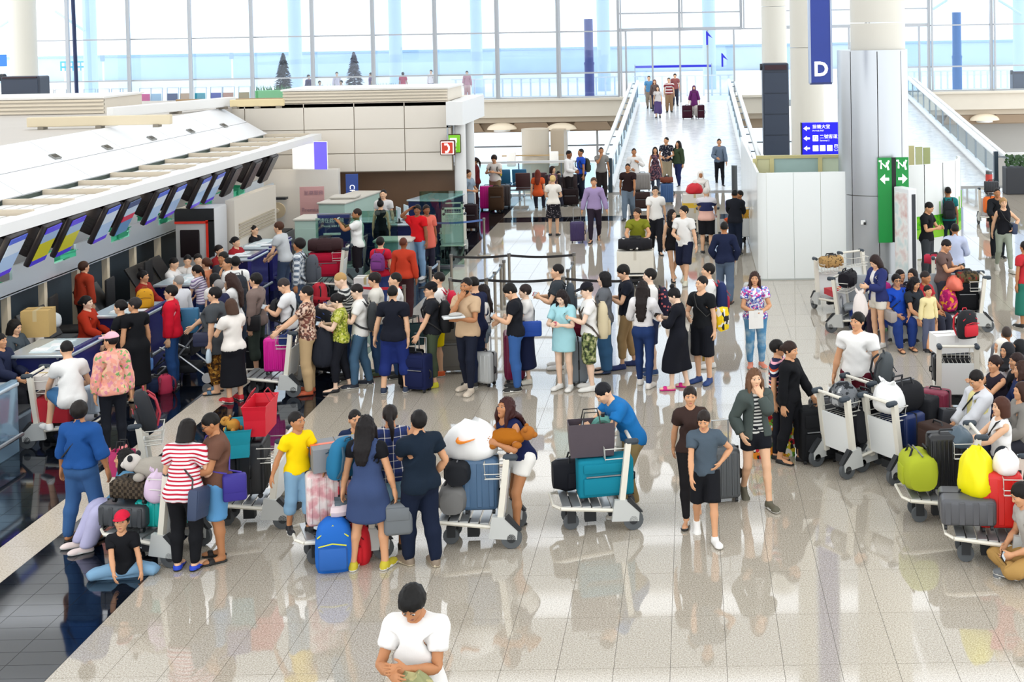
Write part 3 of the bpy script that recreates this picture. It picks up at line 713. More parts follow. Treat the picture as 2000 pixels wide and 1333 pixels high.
for i, (px, lab) in enumerate(((979, 'glowing lamp bowl under the far beam, nearest the phone sign'), (1096, 'glowing lamp bowl under the far beam, beside the bridge'), (1925, 'lamp bowl under the far beam by the planter on the far right'))):
    tag(bowl(px, 250 if px < 1500 else 232), lab, 'lamp', 'lamp bowls under the mezzanine beam')
for px in (905, 1037, 1155, 1880, 1975):
    c = D(px, 245 if px < 1500 else 228, 69.7); x = c.x
    tag(MB().prism([(x - 1.1, .36), (x + 1.1, .36), (x + .85, .80), (x - .85, .80)], 1, 69.55, 69.9).build('trim_coffer', mat('#a38c74', .7)), kind='structure')
# lower wall behind the void
lw = empty('wall_lower', (0, 71.2, 0), kind='structure')
for i, x in enumerate(np.arange(-34, 22, 3.6)):
    MB().box(x - .06, -.06, -5, x + .06, .06, .3).build('mullion', M_MUL, lw)
    MB().box(x + .08, -.006, -5, x + 3.5, .006, .28).build('pane', M_GL, lw)
for z in (-.6, -3.0): MB().box(-36, -.04, z - .04, 22, .04, z + .04).build('transom', mat('#8a8f94', .4), lw)
pc = MB().cyl((0, 0, -5), (0, 0, .6), .72, n=28).build('column_lower', mat('#d9cdbb', .5), loc=(-8.2, 68, 0), smooth=True); tag(pc, kind='structure')
tag(MB().box(-7.4, 67.9, -5, -6.7, 70, .5).build('column_lower', mat('#c6b49d', .55)), kind='structure')
for dx, lab in ((-1.15, 'small wall lamp on the left of the round pillar'), (1.05, 'small wall lamp on the right of the round pillar')):
    r = empty('wall_lamp', (-8.2 + dx, 67.1, -.9), 0, lab, 'lamp'); MB().rbox((0, 0, 0), (.45, .25, .75), .05).build('lamp_shade', mat('#fbf6ee', .4, emit=.2), r, smooth=True); MB().box(-.5 if dx < 0 else -1.1, .1, -.2, 1.1 if dx < 0 else .5, .18, -.14).box(-.5 if dx < 0 else -1.1, .1, .14, 1.1 if dx < 0 else .5, .18, .2).build('bracket', mat('#c9a878', .5), r)
tag(MB().box(12, 70.8, -5, 22, 71.0, .4).build('wall_lower_end', mat('#b7b4ae', .6)), kind='structure')
cl = empty('ceiling', (0, 0, 17.3), kind='structure')  # unseen roof, added with open strips to keep the hall dimmer than the windows
for i in range(13):
    for a, b in ((-46, -19.1), (-18.9, 7.9), (8.1, 35)): MB().box(a, -24 + i * 7, 0, b, -24 + i * 7 + 4.6, .25).build('panel', mat('#f2f0ec', .6), cl)
# ================================================================ outside: road, kerb wall, sky columns
tag(MB().box(-45, 70.3, 1.4, 45, 200, 1.75).build('road', mat('#dfe6ec', .7)), kind='structure')
M_BLU = mat('#c3d6f0', .5); M_NAV = mat('#1b3f86', .4)
tag(MB().box(-60, 100, 1.75, 60, 101, 4.3).box(-60, 99.9, 4.25, 60, 101.1, 4.4, 1).build('wall_road', [mat('#c2d6e8', .7, noise=.10, nscale=.7), mat('#a5c0dc', .6)]), kind='structure')
tag(MB().box(-60, 99.6, 1.75, 60, 99.8, 2.4).build('wall_kerb', mat('#eef3f7', .7)), kind='structure')
for px, r, lab in ((178, .42, 'first'), (578, .42, 'second'), (774, .42, 'third'), (932, .38, 'fourth'), (1180, .42, 'fifth'), (1386, .42, 'sixth'), (1993, .45, 'seventh')):
    c = D(px, 150, 84.); tag(MB().cyl((c.x, 84, 1.75), (c.x, 84, 20), r, n=20).build('column_outside', M_BLU, smooth=True), kind='structure')
for px, y0, lab, col in ((1152, 37, 'tall dark violet metal flue standing outside the glass left of the bridge', '#5b5f9c'), (1870, 24, 'tall deep blue metal flue standing outside the glass by the escalator rails', '#1d6fb0')):
    c = D(px, 190, 73.); t = D(px, y0, 73.); r = empty('flue', (c.x, 73, 1.75), 0, lab, 'flue'); h = t.z - 1.75
    mm = mat(col, .4); MB().cyl((0, 0, 0), (0, 0, h * .45), .27, .27, n=18).build('lower_pipe', mm, r, smooth=True); MB().cyl((0, 0, h * .45), (0, 0, h), .25, .25, n=18).build('upper_pipe', mm, r, smooth=True)
    MB().cyl((0, 0, h * .44), (0, 0, h * .47), .29, n=18).build('collar', mm, r, smooth=True)
c = D(147, 190, 69.); r = empty('flag_pole', (c.x, 69.2, 2.05), 0, 'dark navy pole rising against the glass at the far left', 'pole'); MB().cyl((0, 0, .05), (-.1, 0, 9), .10, n=10).build('pole', mat('#0c2350', .4), r, smooth=True); MB().cyl((0, 0, 0), (0, 0, .06), .45, .2, n=14).build('base', M_DGR, r, smooth=True)
# fence outside on the right and centre
def fence(x0, x1, n, lab):
    r = empty('railing', ((x0 + x1) / 2, 76, 1.75), 0, lab, 'railing'); w = (x1 - x0) / 2
    MB().box(-w, -.03, 1.15, w, .03, 1.22).build('top_rail', M_WH, r); MB().box(-w, -.03, .1, w, .03, .16).build('bottom_rail', M_WH, r)
    me = MB().box(-.05, -.02, 0, .05, .02, 1.15).mesh('baluster', [mat('#e9f1f8', .5)])
    for i in range(n): o = bpy.data.objects.new('baluster', me); o.location = (-w + 2 * w * (i + .5) / n, 0, 0); link(o, r)
fence(12.4, 18.6, 16, 'white balustrade outside the glass on the far right'); fence(-14, -4.2, 18, 'white balustrade outside the glass left of the bridge'); fence(-3.4, 2.4, 12, 'white balustrade outside at the head of the bridge')
# parked trolleys with coloured boards
cols = ['#e58bb5', '#e7a0c0', '#8e2048', '#3d2b62', '#8a7d60', '#5d8fb0', '#e2317f', '#a9c4d6', '#243a6b', '#d0a37c', '#2fa0ac', '#3244a0', '#cc8b70', '#b8925c']
for i, px in enumerate((92, 117, 174, 201, 228, 245, 283, 305, 337, 363, 391, 422, 446, 477)):
    c = D(px, 188, 73.5); r = empty('parked_trolley', (c.x, 73.5, 1.75), 0, 'parked trolley with a %s board behind the glass, %s from the left' % (['pale pink', 'soft pink', 'maroon', 'dark violet', 'olive', 'steel blue', 'hot pink', 'pale blue', 'navy', 'tan', 'teal', 'royal blue', 'salmon', 'ochre'][i], ['first', 'second', 'third', 'fourth', 'fifth', 'sixth', 'seventh', 'eighth', 'ninth', 'tenth', 'eleventh', 'twelfth', 'thirteenth', 'fourteenth'][i]), 'trolley', 'parked trolleys outside the glass')
    MB().box(-.28, -.03, .32, .28, .03, .78).build('board', mat(cols[i], .5), r); MB().tube([(-.32, 0, .0), (-.32, .1, 1.1), (.32, .1, 1.1), (.32, 0, .0)], .025).build('frame', M_STEEL, r); MB().box(-.3, -.5, .12, .3, .3, .18).build('deck', M_STEEL, r)
def conifer(px, col, lab, py0):
    c = D(px, 192, 74.); t = D(px, py0, 74.); H = t.z - 1.75; r = empty('conifer_tree', (c.x, 74, 1.75), 0, lab, 'tree')
    MB().cyl((0, 0, 0), (0, 0, H * .97), .07, .015, n=8).build('trunk', mat('#4a3a2c', .8), r)
    b = MB(); rnd = random.Random(px)
    for i in range(420):
        z = .25 + (H - .35) * (i / 420) ** .85; rr = .78 * (1 - z / H) ** .75 + .03; a = rnd.uniform(0, 6.28); l = rr * rnd.uniform(.75, 1.1)
        d = np.array((math.cos(a), math.sin(a), 0)); s = np.array((-d[1], d[0], 0)) * .06; p = d * l * .2 + (0, 0, z); q = d * l + (0, 0, z - .12)
        b.add([p - s, p + s, q + s * .8, q - s * .8, (p + q) / 2 + (0, 0, .05)], [(0, 1, 4), (1, 2, 4), (2, 3, 4), (3, 0, 4)])
    tag(b.build('foliage', mat(col, .8), r), kind='stuff')
    MB().rbox((0, 0, .2), (1.3, .8, .45), .04).build('planter', mat('#5b5a66', .6), r, smooth=True)
conifer(555, '#28323f', 'dark conical conifer in a planter outside, nearest the check-in roof', 100); conifer(693, '#56525f', 'grey violet conical conifer in a planter outside, behind the cream wall', 98)
for px, w, col, lab in ((540, 1.9, '#6fbf6c', 'bright green planter box beside the dark conifer outside'), (655, 2.6, '#6f6576', 'low grey planter bench between the two conifers outside'), (752, 1.4, '#cfdcd4', 'pale planter box right of the second conifer outside')):
    c = D(px, 190, 73.2); r = empty('planter_box', (c.x, 72.6, 1.75), 0, lab, 'planter'); MB().rbox((0, 0, .45), (w, .5, .9), .05).build('box', mat(col, .6), r, smooth=True); b = MB(); rnd = random.Random(px)
    for i in range(60): p = np.array((rnd.uniform(-w / 2, w / 2), rnd.uniform(-.2, .2), .9)); b.add([p, p + (.05, 0, .02), p + (rnd.uniform(-.1, .1), 0, rnd.uniform(.15, .35))], [(0, 1, 2)])
    tag(b.build('leaves', mat('#4d8a4a', .7), r), kind='stuff')
def roadsign(px, py, w, h, col, lab, post=True):
    c = D(px, py, 88.); r = empty('road_sign', (c.x, 88, 1.75), 0, lab, 'sign'); z = c.z - 1.75
    MB().rbox((0, 0, z), (w, .08, h), .03).build('panel', mat(col, .5), r); 
    for s in ((-.35, .35) if w > 1 else (0,)): MB().box(s * w - .05, .05, 0, s * w + .05, .12, z).build('post', M_WH, r)
    if w > 1:
        b = MB()
        for k in range(2):
            for q in range(6): b.box(-w * .42 + q * w * .15, -.06, z - .25 + k * .35 - .1, -w * .42 + q * w * .15 + w * .1, -.045, z - .25 + k * .35 + .12)
        b.build('lettering', M_WH, r)
roadsign(143, 129, 1.75, .65, '#58b7cf', 'teal road sign panel outside behind the left column'); roadsign(200, 114, .3, .42, '#9fb4cc', 'small grey sign board on a thin post outside, left'); roadsign(452, 109, .3, .42, '#a9bcd2', 'small grey sign board on a thin post outside, before the conifers'); roadsign(3, 118, .7, .8, '#2f74c8', 'blue sign edge outside at the far left frame edge')
for px0, py0, px1, py1, lab in ((108, 22, 165, 60, 'left'), (0, 52, 28, 34, 'far left'), (1822, 18, 1850, 0, 'right'), (1950, 0, 1995, 28, 'far right')):
    a = D(px0, py0, 83.); b_ = D(px1, py1, 83.); tag(MB().cyl(a, b_, .09, n=8).build('trim_brace', M_BLU, smooth=True), kind='structure')
a, b_ = D(1240, 131, 76.4), D(1390, 129, 76.4); r = empty('barrier_tape', (a.x, 76.4, 1.75), 0, 'bright blue tape stretched across outside the doors at the head of the bridge', 'tape'); w = b_.x - a.x
MB().box(0, -.01, a.z - 1.82, w, .01, a.z - 1.68).build('tape', mat('#2a2ad0', .5), r)
for x in (0, w): MB().cyl((x, 0, 0), (x, 0, a.z - 1.6), .03, n=8).build('post', M_STEEL, r)
for px, py, lab in ((1381, 75, 'upper'), (1411, 118, 'lower')):
    c = D(px, py, 69.5); r = empty('arrow_sign', (c.x, 69.7, c.z), 0, '%s small blue arrow sign on the glass beside the head of the bridge' % lab, 'sign'); MB().prism([(-.05, -.35), (.05, -.35), (.05, .15), (.3, .0), (.0, .38), (-.05, .38)], 1, 0, .03).build('arrow', mat('#2a2ad8', .5), r); MB().cyl((0, .02, -.35), (0, .25, -.35), .02, n=6).build('bracket', M_STEEL, r)
# ================================================================ bridges up to the kerb
def bridge(x0, x1, n, y0=45.6, y1=70.2, z1=1.75, xs=0.):
    b = MB(); b.add([(x0, y0, 0), (x1, y0, 0), (x1 + xs, y1, z1), (x0 + xs, y1, z1), (x0, y0, -.4), (x1, y0, -.4), (x1 + xs, y1, z1 - .5), (x0 + xs, y1, z1 - .5)], [(0, 1, 2, 3), (7, 6, 5, 4), (0, 4, 5, 1), (1, 5, 6, 2), (2, 6, 7, 3), (3, 7, 4, 0)])
    tag(b.build('floor_bridge_%d' % n, stone('bridge%d' % n, '#d9dcdf', '#eceeef', '#f6f7f7', 3, .22, .6, 0)), kind='structure')
    for side, x in ((-1, x0), (1, x1)):
        lab = ['left', 'right'][side > 0]
        r = empty('bridge_parapet', (x, y0, 0), 0, '%s glass parapet with double white rails along the %s bridge' % (lab, ['main', 'far right'][n - 1]), 'railing')
        L = y1 - y0
        def P(t, dx, dz): return (dx + xs * t, L * t, z1 * t + dz)
        for dx, dz, rad, nm in ((0, 1.12, .10, 'handrail'), (side * .36, 1.0, .10, 'handrail'), (0, .16, .13, 'kerb_rail')):
            MB().tube([P(0, dx, dz), P(1, dx, dz)], rad, 8).build(nm, M_WH, r, smooth=True)
        g = MB(); g.add([P(0, .0, .2), P(1, .0, .2), P(1, .0, 1.05), P(0, .0, 1.05)], [(0, 1, 2, 3)])
        NP = 12
        for i in range(NP):
            q = MB(); a, c = i / NP + .004, (i + 1) / NP - .004
            q.add([P(a, -.012, .22), P(c, -.012, .22), P(c, -.012, 1.06), P(a, -.012, 1.06), P(a, .012, .22), P(c, .012, .22), P(c, .012, 1.06), P(a, .012, 1.06)], [(0, 1, 2, 3), (4, 7, 6, 5), (0, 3, 7, 4), (1, 5, 6, 2), (3, 2, 6, 7), (0, 4, 5, 1)]); q.build('glass_panel', glass('#eef6fa', .12), r)
        for i in range(NP + 1):
            t = i / NP; q = MB(); q.box(-.03, -.04, .1, .03, .04, 1.1, at=P(t, side * .03, 0)); q.box(-.05 if side > 0 else -.36, -.04, .98, .36 if side > 0 else .05, .04, 1.03, at=P(t, 0, 0)); q.build('post', mat('#8d959c', .4), r)
        MB().box(-.07, -.1, 0, .07, .06, 1.2).build('end_post', mat('#41505c', .35, metal=.5), r)
bridge(-2.9, 2.0, 1); bridge(4.9, 10.6, 2, xs=1.0)
def balustrade(x0, x1, y, lab, n):
    r = empty('glass_balustrade', ((x0 + x1) / 2, y, 0), 0, lab, 'railing'); w = (x1 - x0) / 2
    MB().box(-w, -.04, 1.10, w, .04, 1.18).build('handrail', M_WH, r); gm = MB().box(-w / n + .02, -.006, .06, w / n - .02, .006, 1.08).mesh('glass_panel', [glass('#e6f0f2', .1)]); pm = MB().box(-.02, -.03, 0, .02, .03, 1.1).mesh('post', [mat('#7b8790', .4)])
    for i in range(n): o = bpy.data.objects.new('glass_panel', gm); o.location = (-w + 2 * w * (i + .5) / n, 0, 0); link(o, r)
    for i in range(n + 1): o = bpy.data.objects.new('post', pm); o.location = (-w + 2 * w * i / n, 0, 0); link(o, r)
balustrade(-10.5, -3.1, 45.3, 'glass balustrade with white handrail at the edge of the hall', 5)
balustrade(10.9, 14.5, 45.3, 'short glass balustrade beside the planter on the far right', 2); balustrade(2.3, 4.7, 45.3, 'short glass balustrade behind the dark screen cabinet', 2)
# ================================================================ check-in island, canopy and roof
YA, YB = 15.0, 36.6
def strut(poly, y0, y1, name, m, kind='structure'): return tag(MB().prism(poly, 1, y0, y1).build(name, m), kind=kind)
can = empty('ceiling_canopy', (0, 0, 0), kind='structure')
MB().box(-10.78, YA, 2.72, -10.5, YB + .3, 2.90).build('front_beam', M_WH, can)
MB().box(-12.0, YA, 2.74, -10.78, YB, 2.78).build('ledge', mat('#f1ece2', .6), can)
for i in range(16): MB().box(-12.0, YA + .6 + i * 1.4, 2.78, -10.78, YA + .68 + i * 1.4, 2.93).build('divider', mat('#d9cbb5', .6), can)
sm = MB().box(-.11, -.62, -.02, .11, .62, .02).mesh('slat', [M_WH])
for i in range(15):
    for k in range(4):
        o = bpy.data.objects.new('slat', sm); o.location = (-11.85 + k * .28, YA + 1.34 + i * 1.4, 2.82); link(o, can)
for i in range(9): MB().box(-11.1, YA + .5 + i * 2.4, 2.70, -10.95, YA + 2.3 + i * 2.4, 2.735).build('lamp_tube', mat('#fff4e2', .5, emit=14.), can)
# sloping white panels, one by one, with their small vents
for i in range(8):
    y0 = YA + .2 + i * 2.7
    for (x0, z0, x1, z1) in ((-12.0, 2.93, -12.55, 3.26), (-12.56, 3.27, -13.25, 3.68)):
        b = MB(); g = .012; b.add([(x0, y0 + g, z0), (x0, y0 + 2.7 - g, z0), (x1, y0 + 2.7 - g, z1), (x1, y0 + g, z1), (x0 - .03, y0 + g, z0 - .03), (x0 - .03, y0 + 2.7 - g, z0 - .03), (x1 - .03, y0 + 2.7 - g, z1 - .03), (x1 - .03, y0 + g, z1 - .03)], [(0, 1, 2, 3), (7, 6, 5, 4), (0, 4, 5, 1), (1, 5, 6, 2), (2, 6, 7, 3), (3, 7, 4, 0)])
        b.build('panel', mat('#f4f5f7', .35), can)
for px, py in ((107, 307), (209, 289), (296, 271), (372, 257), (437, 246)):
    d = ray(px, py); t = None                                   # where the view meets the upper slope
    n = Vector((.41, 0, .69)).normalized(); q0 = Vector((-12.56, 0, 3.27)); t = (q0 - Vector((0, 0, CZ))).dot(n) / d.dot(n); p = Vector((0, 0, CZ)) + d * t
    b = MB(); b.box(-.08, -.13, -.01, .08, .13, .03).box(-.05, -.1, .02, .05, .1, .035, 1); o = b.build('vent', [mat('#8b8b86', .5), mat('#4a4438', .6)], can); o.rotation_euler = (0, R_(31), 0); o.location = p
strut([(-13.25, 3.5), (-33, 3.5), (-33, 3.66), (-13.25, 3.66)], YA, 42, 'roof_island', mat('#cbc4bb', .7, noise=.05, nscale=.8))
MB().box(-12.2, YA, 2.2, -12.05, YB, 2.95).build('wall_canopy_back', mat('#5d6a62', .6))['kind'] = 'structure'
# roof clutter
def beam_thing(px0, py0, px1, py1, z, w, h, col, name, lab):
    a, b = G(px0, py0, z), G(px1, py1, z); d = b - a; L = d.length; r = empty(name, (a + b) / 2 - Vector((0, 0, 0)), math.atan2(d.y, d.x), lab, name.split('_')[-1]); r.location.z = 3.66
    MB().rbox((0, 0, h / 2 + .06), (L, w, h), .02).build('beam', mat(col, .6), r); 
    for s in (-.4, 0, .4): MB().box(s * L - .06, -w * .7, 0, s * L + .06, w * .7, .07).build('foot_block', mat('#8d8577', .6), r)
    return r
beam_thing(55, 246, 335, 240, 3.75, .18, .22, '#e2d3b4', 'timber_beam', 'long cream beam lying on the check-in roof at the left')
beam_thing(215, 228, 455, 205, 3.75, .22, .26, '#f0efec', 'cable_duct', 'white duct running diagonally over the check-in roof')
beam_thing(345, 200, 556, 197, 3.75, .16, .12, '#a98d68', 'roof_rail', 'brown rail across the back of the check-in roof')
beam_thing(450, 209, 555, 207, 3.72, .14, .2, '#e6d2a4', 'pipe_cover', 'short cream pipe cover beside the brown roof rail')
def louver(x0, y0, z0, w, d, h, n, name, lab):
    r = empty(name, (x0, y0, z0), 0, lab, 'vent box'); MB().box(0, .06, 0, w, d, h).build('body', M_CR, r); MB().box(-.05, -.02, h, w + .05, d + .05, h + .05).build('lid', M_CW, r)
    for i in range(n): MB().box(0, 0, h * i / n + .02, w, .09, h * (i + .72) / n).build('louver', mat('#e9dcc6', .5), r)
a = G(0, 226, 3.66); b = G(205, 222, 3.66)
louver(a.x - 3, a.y, 3.66, b.x - a.x + 3, 2.5, .42, 4, 'roof_vent', 'low cream louvred vent box on the roof at the far left')
# cream end wall with panels
WY = 37.6; ew = empty('wall_end', (0, WY, 0), kind='structure'); xl, xr = -15.5, -6.95
xs_ = [xl, -12.9, -11.2, -9.75, -8.3, xr]; zs_ = [1.72, 2.25, 2.95, 3.72]
for i in range(5):
    for j in range(3): MB().box(xs_[i] + .012, 0, zs_[j] + .012, xs_[i + 1] - .012, .1, zs_[j + 1] - .012).build('panel', mat('#f3eadc', .45), ew)
MB().box(xl, .05, 1.70, xr, .3, 3.72).build('backing', mat('#b9ab97', .6), ew)
tag(MB().box(xl, WY + .9, 0, xr, WY + 1.1, 1.75).build('wall_recess', mat('#8a6a52', .35, noise=.08, nscale=3)), kind='structure')
tag(MB().box(xl, WY, 3.6, xr + .1, WY + 4, 3.7).build('roof_end', M_CR), kind='structure')
louver(-11.8, WY + .02, 3.72, 4.75, 2.4, .36, 4, 'roof_vent', 'long cream louvred vent box capping the end wall')
strut([(xr - .05, 3.05), (xr + .42, 3.05), (xr + .42, 3.72), (xr - .05, 3.72)], WY - .5, WY + 3.4, 'trim_bulkhead', M_WH)
for y in (WY + .2, WY + 1.7): tag(MB().cyl((xr + .2, y, 0), (xr + .2, y, 3.05), .17, n=18).build('column_white', M_WH, smooth=True), kind='structure')
tag(MB().box(xr + .04, WY + .4, 0, xr + .07, WY + 2.9, 3.0).build('window_1', glass('#dfe9ea', .15)), kind='structure')
# picture signs on the corner
c = D(874, 289, WY - .7); r = empty('phone_sign', c, 0, 'square red sign with a white telephone handset on the wall corner', 'sign'); MB().box(-.02, .04, .2, .02, .08, 3.06 - c.z).box(-.02, .04, 3.0 - c.z, .02, .9, 3.06 - c.z).build('hanger', M_STEEL, r)
MB().rbox((0, .06, 0), (.43, .12, .43), .03).build('sign_box', mat('#5a2a1c', .5), r)
MB().rbox((0, -.02, 0), (.37, .03, .37), .04).build('border', mat('#fdf3ee', .5, emit=.5), r); MB().rbox((0, -.045, 0), (.31, .03, .31), .03).build('face', mat('#c23a22', .5, emit=.35), r)
MB().tube([(-.07, -.065, .10), (.0, -.065, .11), (.05, -.065, .04), (.055, -.065, -.04), (.01, -.065, -.11), (-.05, -.065, -.11)], [.035, .03, .028, .028, .03, .035], 8).build('handset', mat('#ffffff', .5, emit=.6), r)
c = D(886, 281, WY - .2); r = empty('way_sign', c, 0, 'green lit sign partly behind the telephone sign', 'sign'); MB().rbox((0, .05, 0), (.40, .1, .55), .03).build('sign_box', mat('#4d3a20', .5), r); MB().box(-.02, .03, .25, .02, .07, 3.06 - c.z).build('hanger', M_STEEL, r)
MB().rbox((.02, -.01, 0), (.33, .04, .5), .02).build('face', mat('#7cc52a', .5, emit=.4), r); b = MB(); b.rbox((0, -.04, .1), (.2, .02, .14), .03).rbox((.03, -.04, -.02), (.1, .02, .12), .02).rbox((.05, -.04, -.16), (.05, .02, .05), .01).build('pictogram', mat('#f8fff0', .5, emit=.5), r)
# steel shelf band, posts, belt and baskets
M_BAND = mat('#c9d6e2', .3, metal=.5)
band = empty('shelf_band', (0, 0, 0), 0, 'long brushed steel shelf front running behind the check-in desks', 'shelf')
yy = YA
for i in range(9):
    y0 = YA + i * 2.3
    MB().box(-11.55, y0, 1.42, -11.5, y0 + 1.45, 1.88).build('steel_panel', M_BAND, band); MB().box(-11.55, y0 + 1.45, 1.42, -11.5, y0 + 2.3, 1.66).build('steel_panel', M_BAND, band)
MB().box(-12.05, YA, 1.40, -11.5, YA + 20.7, 1.44).build('shelf', M_BAND, band)
pm = MB().box(-.055, -.055, 0, .055, .055, 1.42).mesh('post', [mat('#d9cdb6', .5)])
for i in range(16): o = bpy.data.objects.new('post', pm); o.location = (-11.6, YA + .6 + i * 1.25, 0); link(o, band)
MB().box(-12.1, YA, .0, -12.0, 36, 1.42).build('wall_belt_back', mat('#4b5862', .5))['kind'] = 'structure'
belt = empty('baggage_belt', (-11.35, 25, 0), 0, 'long low steel baggage conveyor behind the check-in desks', 'conveyor')
MB().box(-.12, -10, .05, .45, 10.5, .40).build('body', mat('#8f979e', .3, metal=.6), belt); MB().box(-.06, -10, .40, .40, 10.5, .43).build('belt', mat('#25282c', .6), belt)
def crate(name='basket'):
    b = MB(); w, d, h = .26, .19, .15
    b.box(-w, -d, 0, w, d, .012)
    for x in (-w, w): b.box(x - .008, -d, 0, x + .008, d, h)
    for y in (-d, d): b.box(-w, y - .008, 0, w, y + .008, h)
    b.box(-w - .02, -d - .02, h, w + .02, -d, h + .02).box(-w - .02, d, h, w + .02, d + .02, h + .02).box(-w - .02, -d, h, -w, d, h + .02).box(w, -d, h, w + .02, d, h + .02)
    return b
cm = [crate().mesh('crate', [mat(c, .5)]) for c in ('#37b48d', '#7fdfc0', '#1f8f6c')]
STK = ['1st', '2nd', '3rd'] + ['%dth' % q for q in range(4, 21)]; ORD = ['first', 'second', 'third', 'fourth', 'fifth', 'sixth', 'seventh', 'eighth', 'ninth', 'tenth', 'eleventh', 'twelfth']
for i in range(1, 8):
    for k in range(2):
        for h in range(1 + (i + k) % 3 + (1 if i > 2 else 0)):
            o = bpy.data.objects.new('plastic_basket', cm[(i + h + k) % 3]); o.location = (-11.78 + .02 * h, YA + i * 2.3 + 1.66 + k * .45, 1.44 + h * .085); o.rotation_euler = (R_(4 * (h % 2)), 0, R_(90 + 7 * ((i * 3 + k + h) % 3 - 1))); link(o)
            tag(o, '%s green plastic basket, %s from below in the %s stack along the steel shelf' % (('mid', 'pale', 'dark')[(i + h + k) % 3], ORD[h], STK[i * 2 + k]), 'basket', 'green baskets on the steel shelf')
# hanging monitors
M_SCR = ramp_mat('screen_blue', 'stripes', ['#5b3fd0', '#9fb8d8', '#c3cfdc', '#4f66c8'], 1.0, 2, [0, .12, .55, .86], True, True, .25)
M_SCY = ramp_mat('screen_yellow', 'stripes', ['#4a3fc8', '#b8b32e', '#8fa8c8', '#5040d0'], 1.0, 2, [0, .14, .6, .84], True, True, .25)
M_SCR3 = ramp_mat('screen_red', 'stripes', ['#5c86b0', '#c22f4c', '#aebfd2', '#3c4e78'], 1.0, 2, [0, .4, .58, .82], True, True, .25)
M_SCD = mat('#3b3f46', .25)
for m in (M_SCR, M_SCY, M_SCR3):
    b = m.node_tree.nodes['Principled BSDF']; b.inputs['Emission Strength'].default_value = .25; l = b.inputs['Base Color'].links[0]; m.node_tree.links.new(l.from_socket, b.inputs['Emission Color'])
    # scale the stripe to the screen: 0..1 over its height
mons = [(5, M_SCR), (76, M_SCY), (126, M_SCY), (197, M_SCR), (239, M_SCR3), (297, M_SCR), (333, M_SCR), (384, M_SCR), (412, M_SCR), (447, M_SCD), (487, M_SCD), (520, M_SCD)]
def monitor(px, sm_, lab):
    Y = CF * 10.62 / (1350 - px); r = empty('hanging_monitor', (-10.62, Y, 2.36), 0, lab, 'monitor', 'monitors hanging from the canopy beam'); t = rotm(0, R_(27), 0) @ rotm(0, 0, R_(4))
    b = MB(); b.rbox((-.25, 0, .02), (.36, .50, .56), .06).rbox((-.03, 0, 0), (.10, .62, .74), .03); b.v = [v @ t.T for v in b.v]; hs_ = b.build('housing', mat('#1c1417', .45), r, smooth=True)
    b = MB(); b.box(0, -.30, -.5, .01, .30, .5); b.v = [v * (1, 1, .64) for v in b.v]; o = b.build('screen', sm_, r); M3 = Matrix(t.tolist()).to_4x4()
    b = MB(); b.box(0, -.28, 0, .012, .28, 1.0); o.data = b.mesh('screen', [sm_]); o.matrix_local = M3 @ Matrix.Translation((.022, 0, -.34)) @ Matrix.Diagonal((1, 1, .68, 1))
    b = MB()
    for k in range(7): b.box(-.40, -.257, -.12 + k * .03, -.12, -.248, -.105 + k * .03)
    b.v = [v @ t.T for v in b.v]; tag(b.build('vent_slots', M_BLK, hs_), kind='stuff'); MB().cyl((-.05, 0, .30), (-.05, 0, .42), .03, n=8).build('hanger', M_BLK, r)
DSC = {id(M_SCR): 'blue and grey', id(M_SCY): 'blue and yellow', id(M_SCR3): 'red banded', id(M_SCD): 'dark blank'}
for i, (px, s_) in enumerate(mons): monitor(px, s_, 'black hanging monitor with a %s screen, %s along the canopy from the left' % (DSC[id(s_)], ORD[i]))
# lit sign at the end of the beam
r = empty('gate_sign', (-10.62, YB - .45, 2.35), R_(-12), 'white and blue lit sign hanging at the far end of the canopy beam', 'sign'); MB().rbox((0, 0, 0), (1.05, .08, .78), .02).build('white_face', mat('#fafafa', .4, emit=.3), r); MB().box(.15, -.05, -.38, .53, -.035, .38).build('blue_face', mat('#6f63f0', .4, emit=.5), r)
# ---------------------------------------------------------------- desks
M_NVY = mat('#141c52', .35); M_NVP = mat('#3a3a86', .25, metal=.3); M_LBL = mat('#a9cdea', .12, metal=.55); M_TOP = mat('#c9d6df', .2, metal=.4)
PAP = mat('#f4f6f8', .7)
def desk(Y, L, lab, w=.95, X=-9.4, end=M_NVP):
    r = empty('checkin_desk', (X, Y, 0), 0, lab, 'desk')
    MB().box(-w, 0, .05, -.08, L, .92).build('body', M_NVY, r); MB().box(-.08, -.04, 0, 0, L + .04, 1.0).build('end_panel', end, r)
    wt = MB().rbox((-w / 2, L / 2, .94), (w + .05, L + .1, .05), .015).build('worktop', M_TOP, r); MB().box(-w * .72, .1, .965, -w * .35, L - .1, .975).build('desk_mat', mat('#dfeef2', .4), wt)
    for x, y in ((-w * .6, .25), (-w * .45, .55), (-w * .25, .3)):
        if y < L - .1: o = MB().box(-.12, -.09, 0, .12, .09, .012).build('paper', PAP, wt, loc=(x, y, .976), rz=R_(20 * x * 7 % 40))
    for x in (-w + .12, -.2): MB().cyl((x, -.005, .9), (x, .005, .9), .02, n=10).build('bolt', M_STEEL, r)
    MB().tube([(.12, -.1, .28), (.12, L * .9, .28)], .03, 8).build('bumper_rail', M_STEEL, r, smooth=True)
    for y in (.05, L * .75): MB().box(0, y, .26, .12, y + .04, .3).build('rail_bracket', M_STEEL, r)
    return r
desk(16.9, 1.0, 'pale blue fronted check-in desk at the very left edge', end=M_LBL)
desk(19.5, 1.0, 'navy check-in desk with the grey jacketed clerk', end=M_NVP); desk(22.2, 1.05, 'navy check-in desk beside the woman in the long black dress'); desk(24.9, 1.05, 'navy check-in desk behind the man in the red jacket')
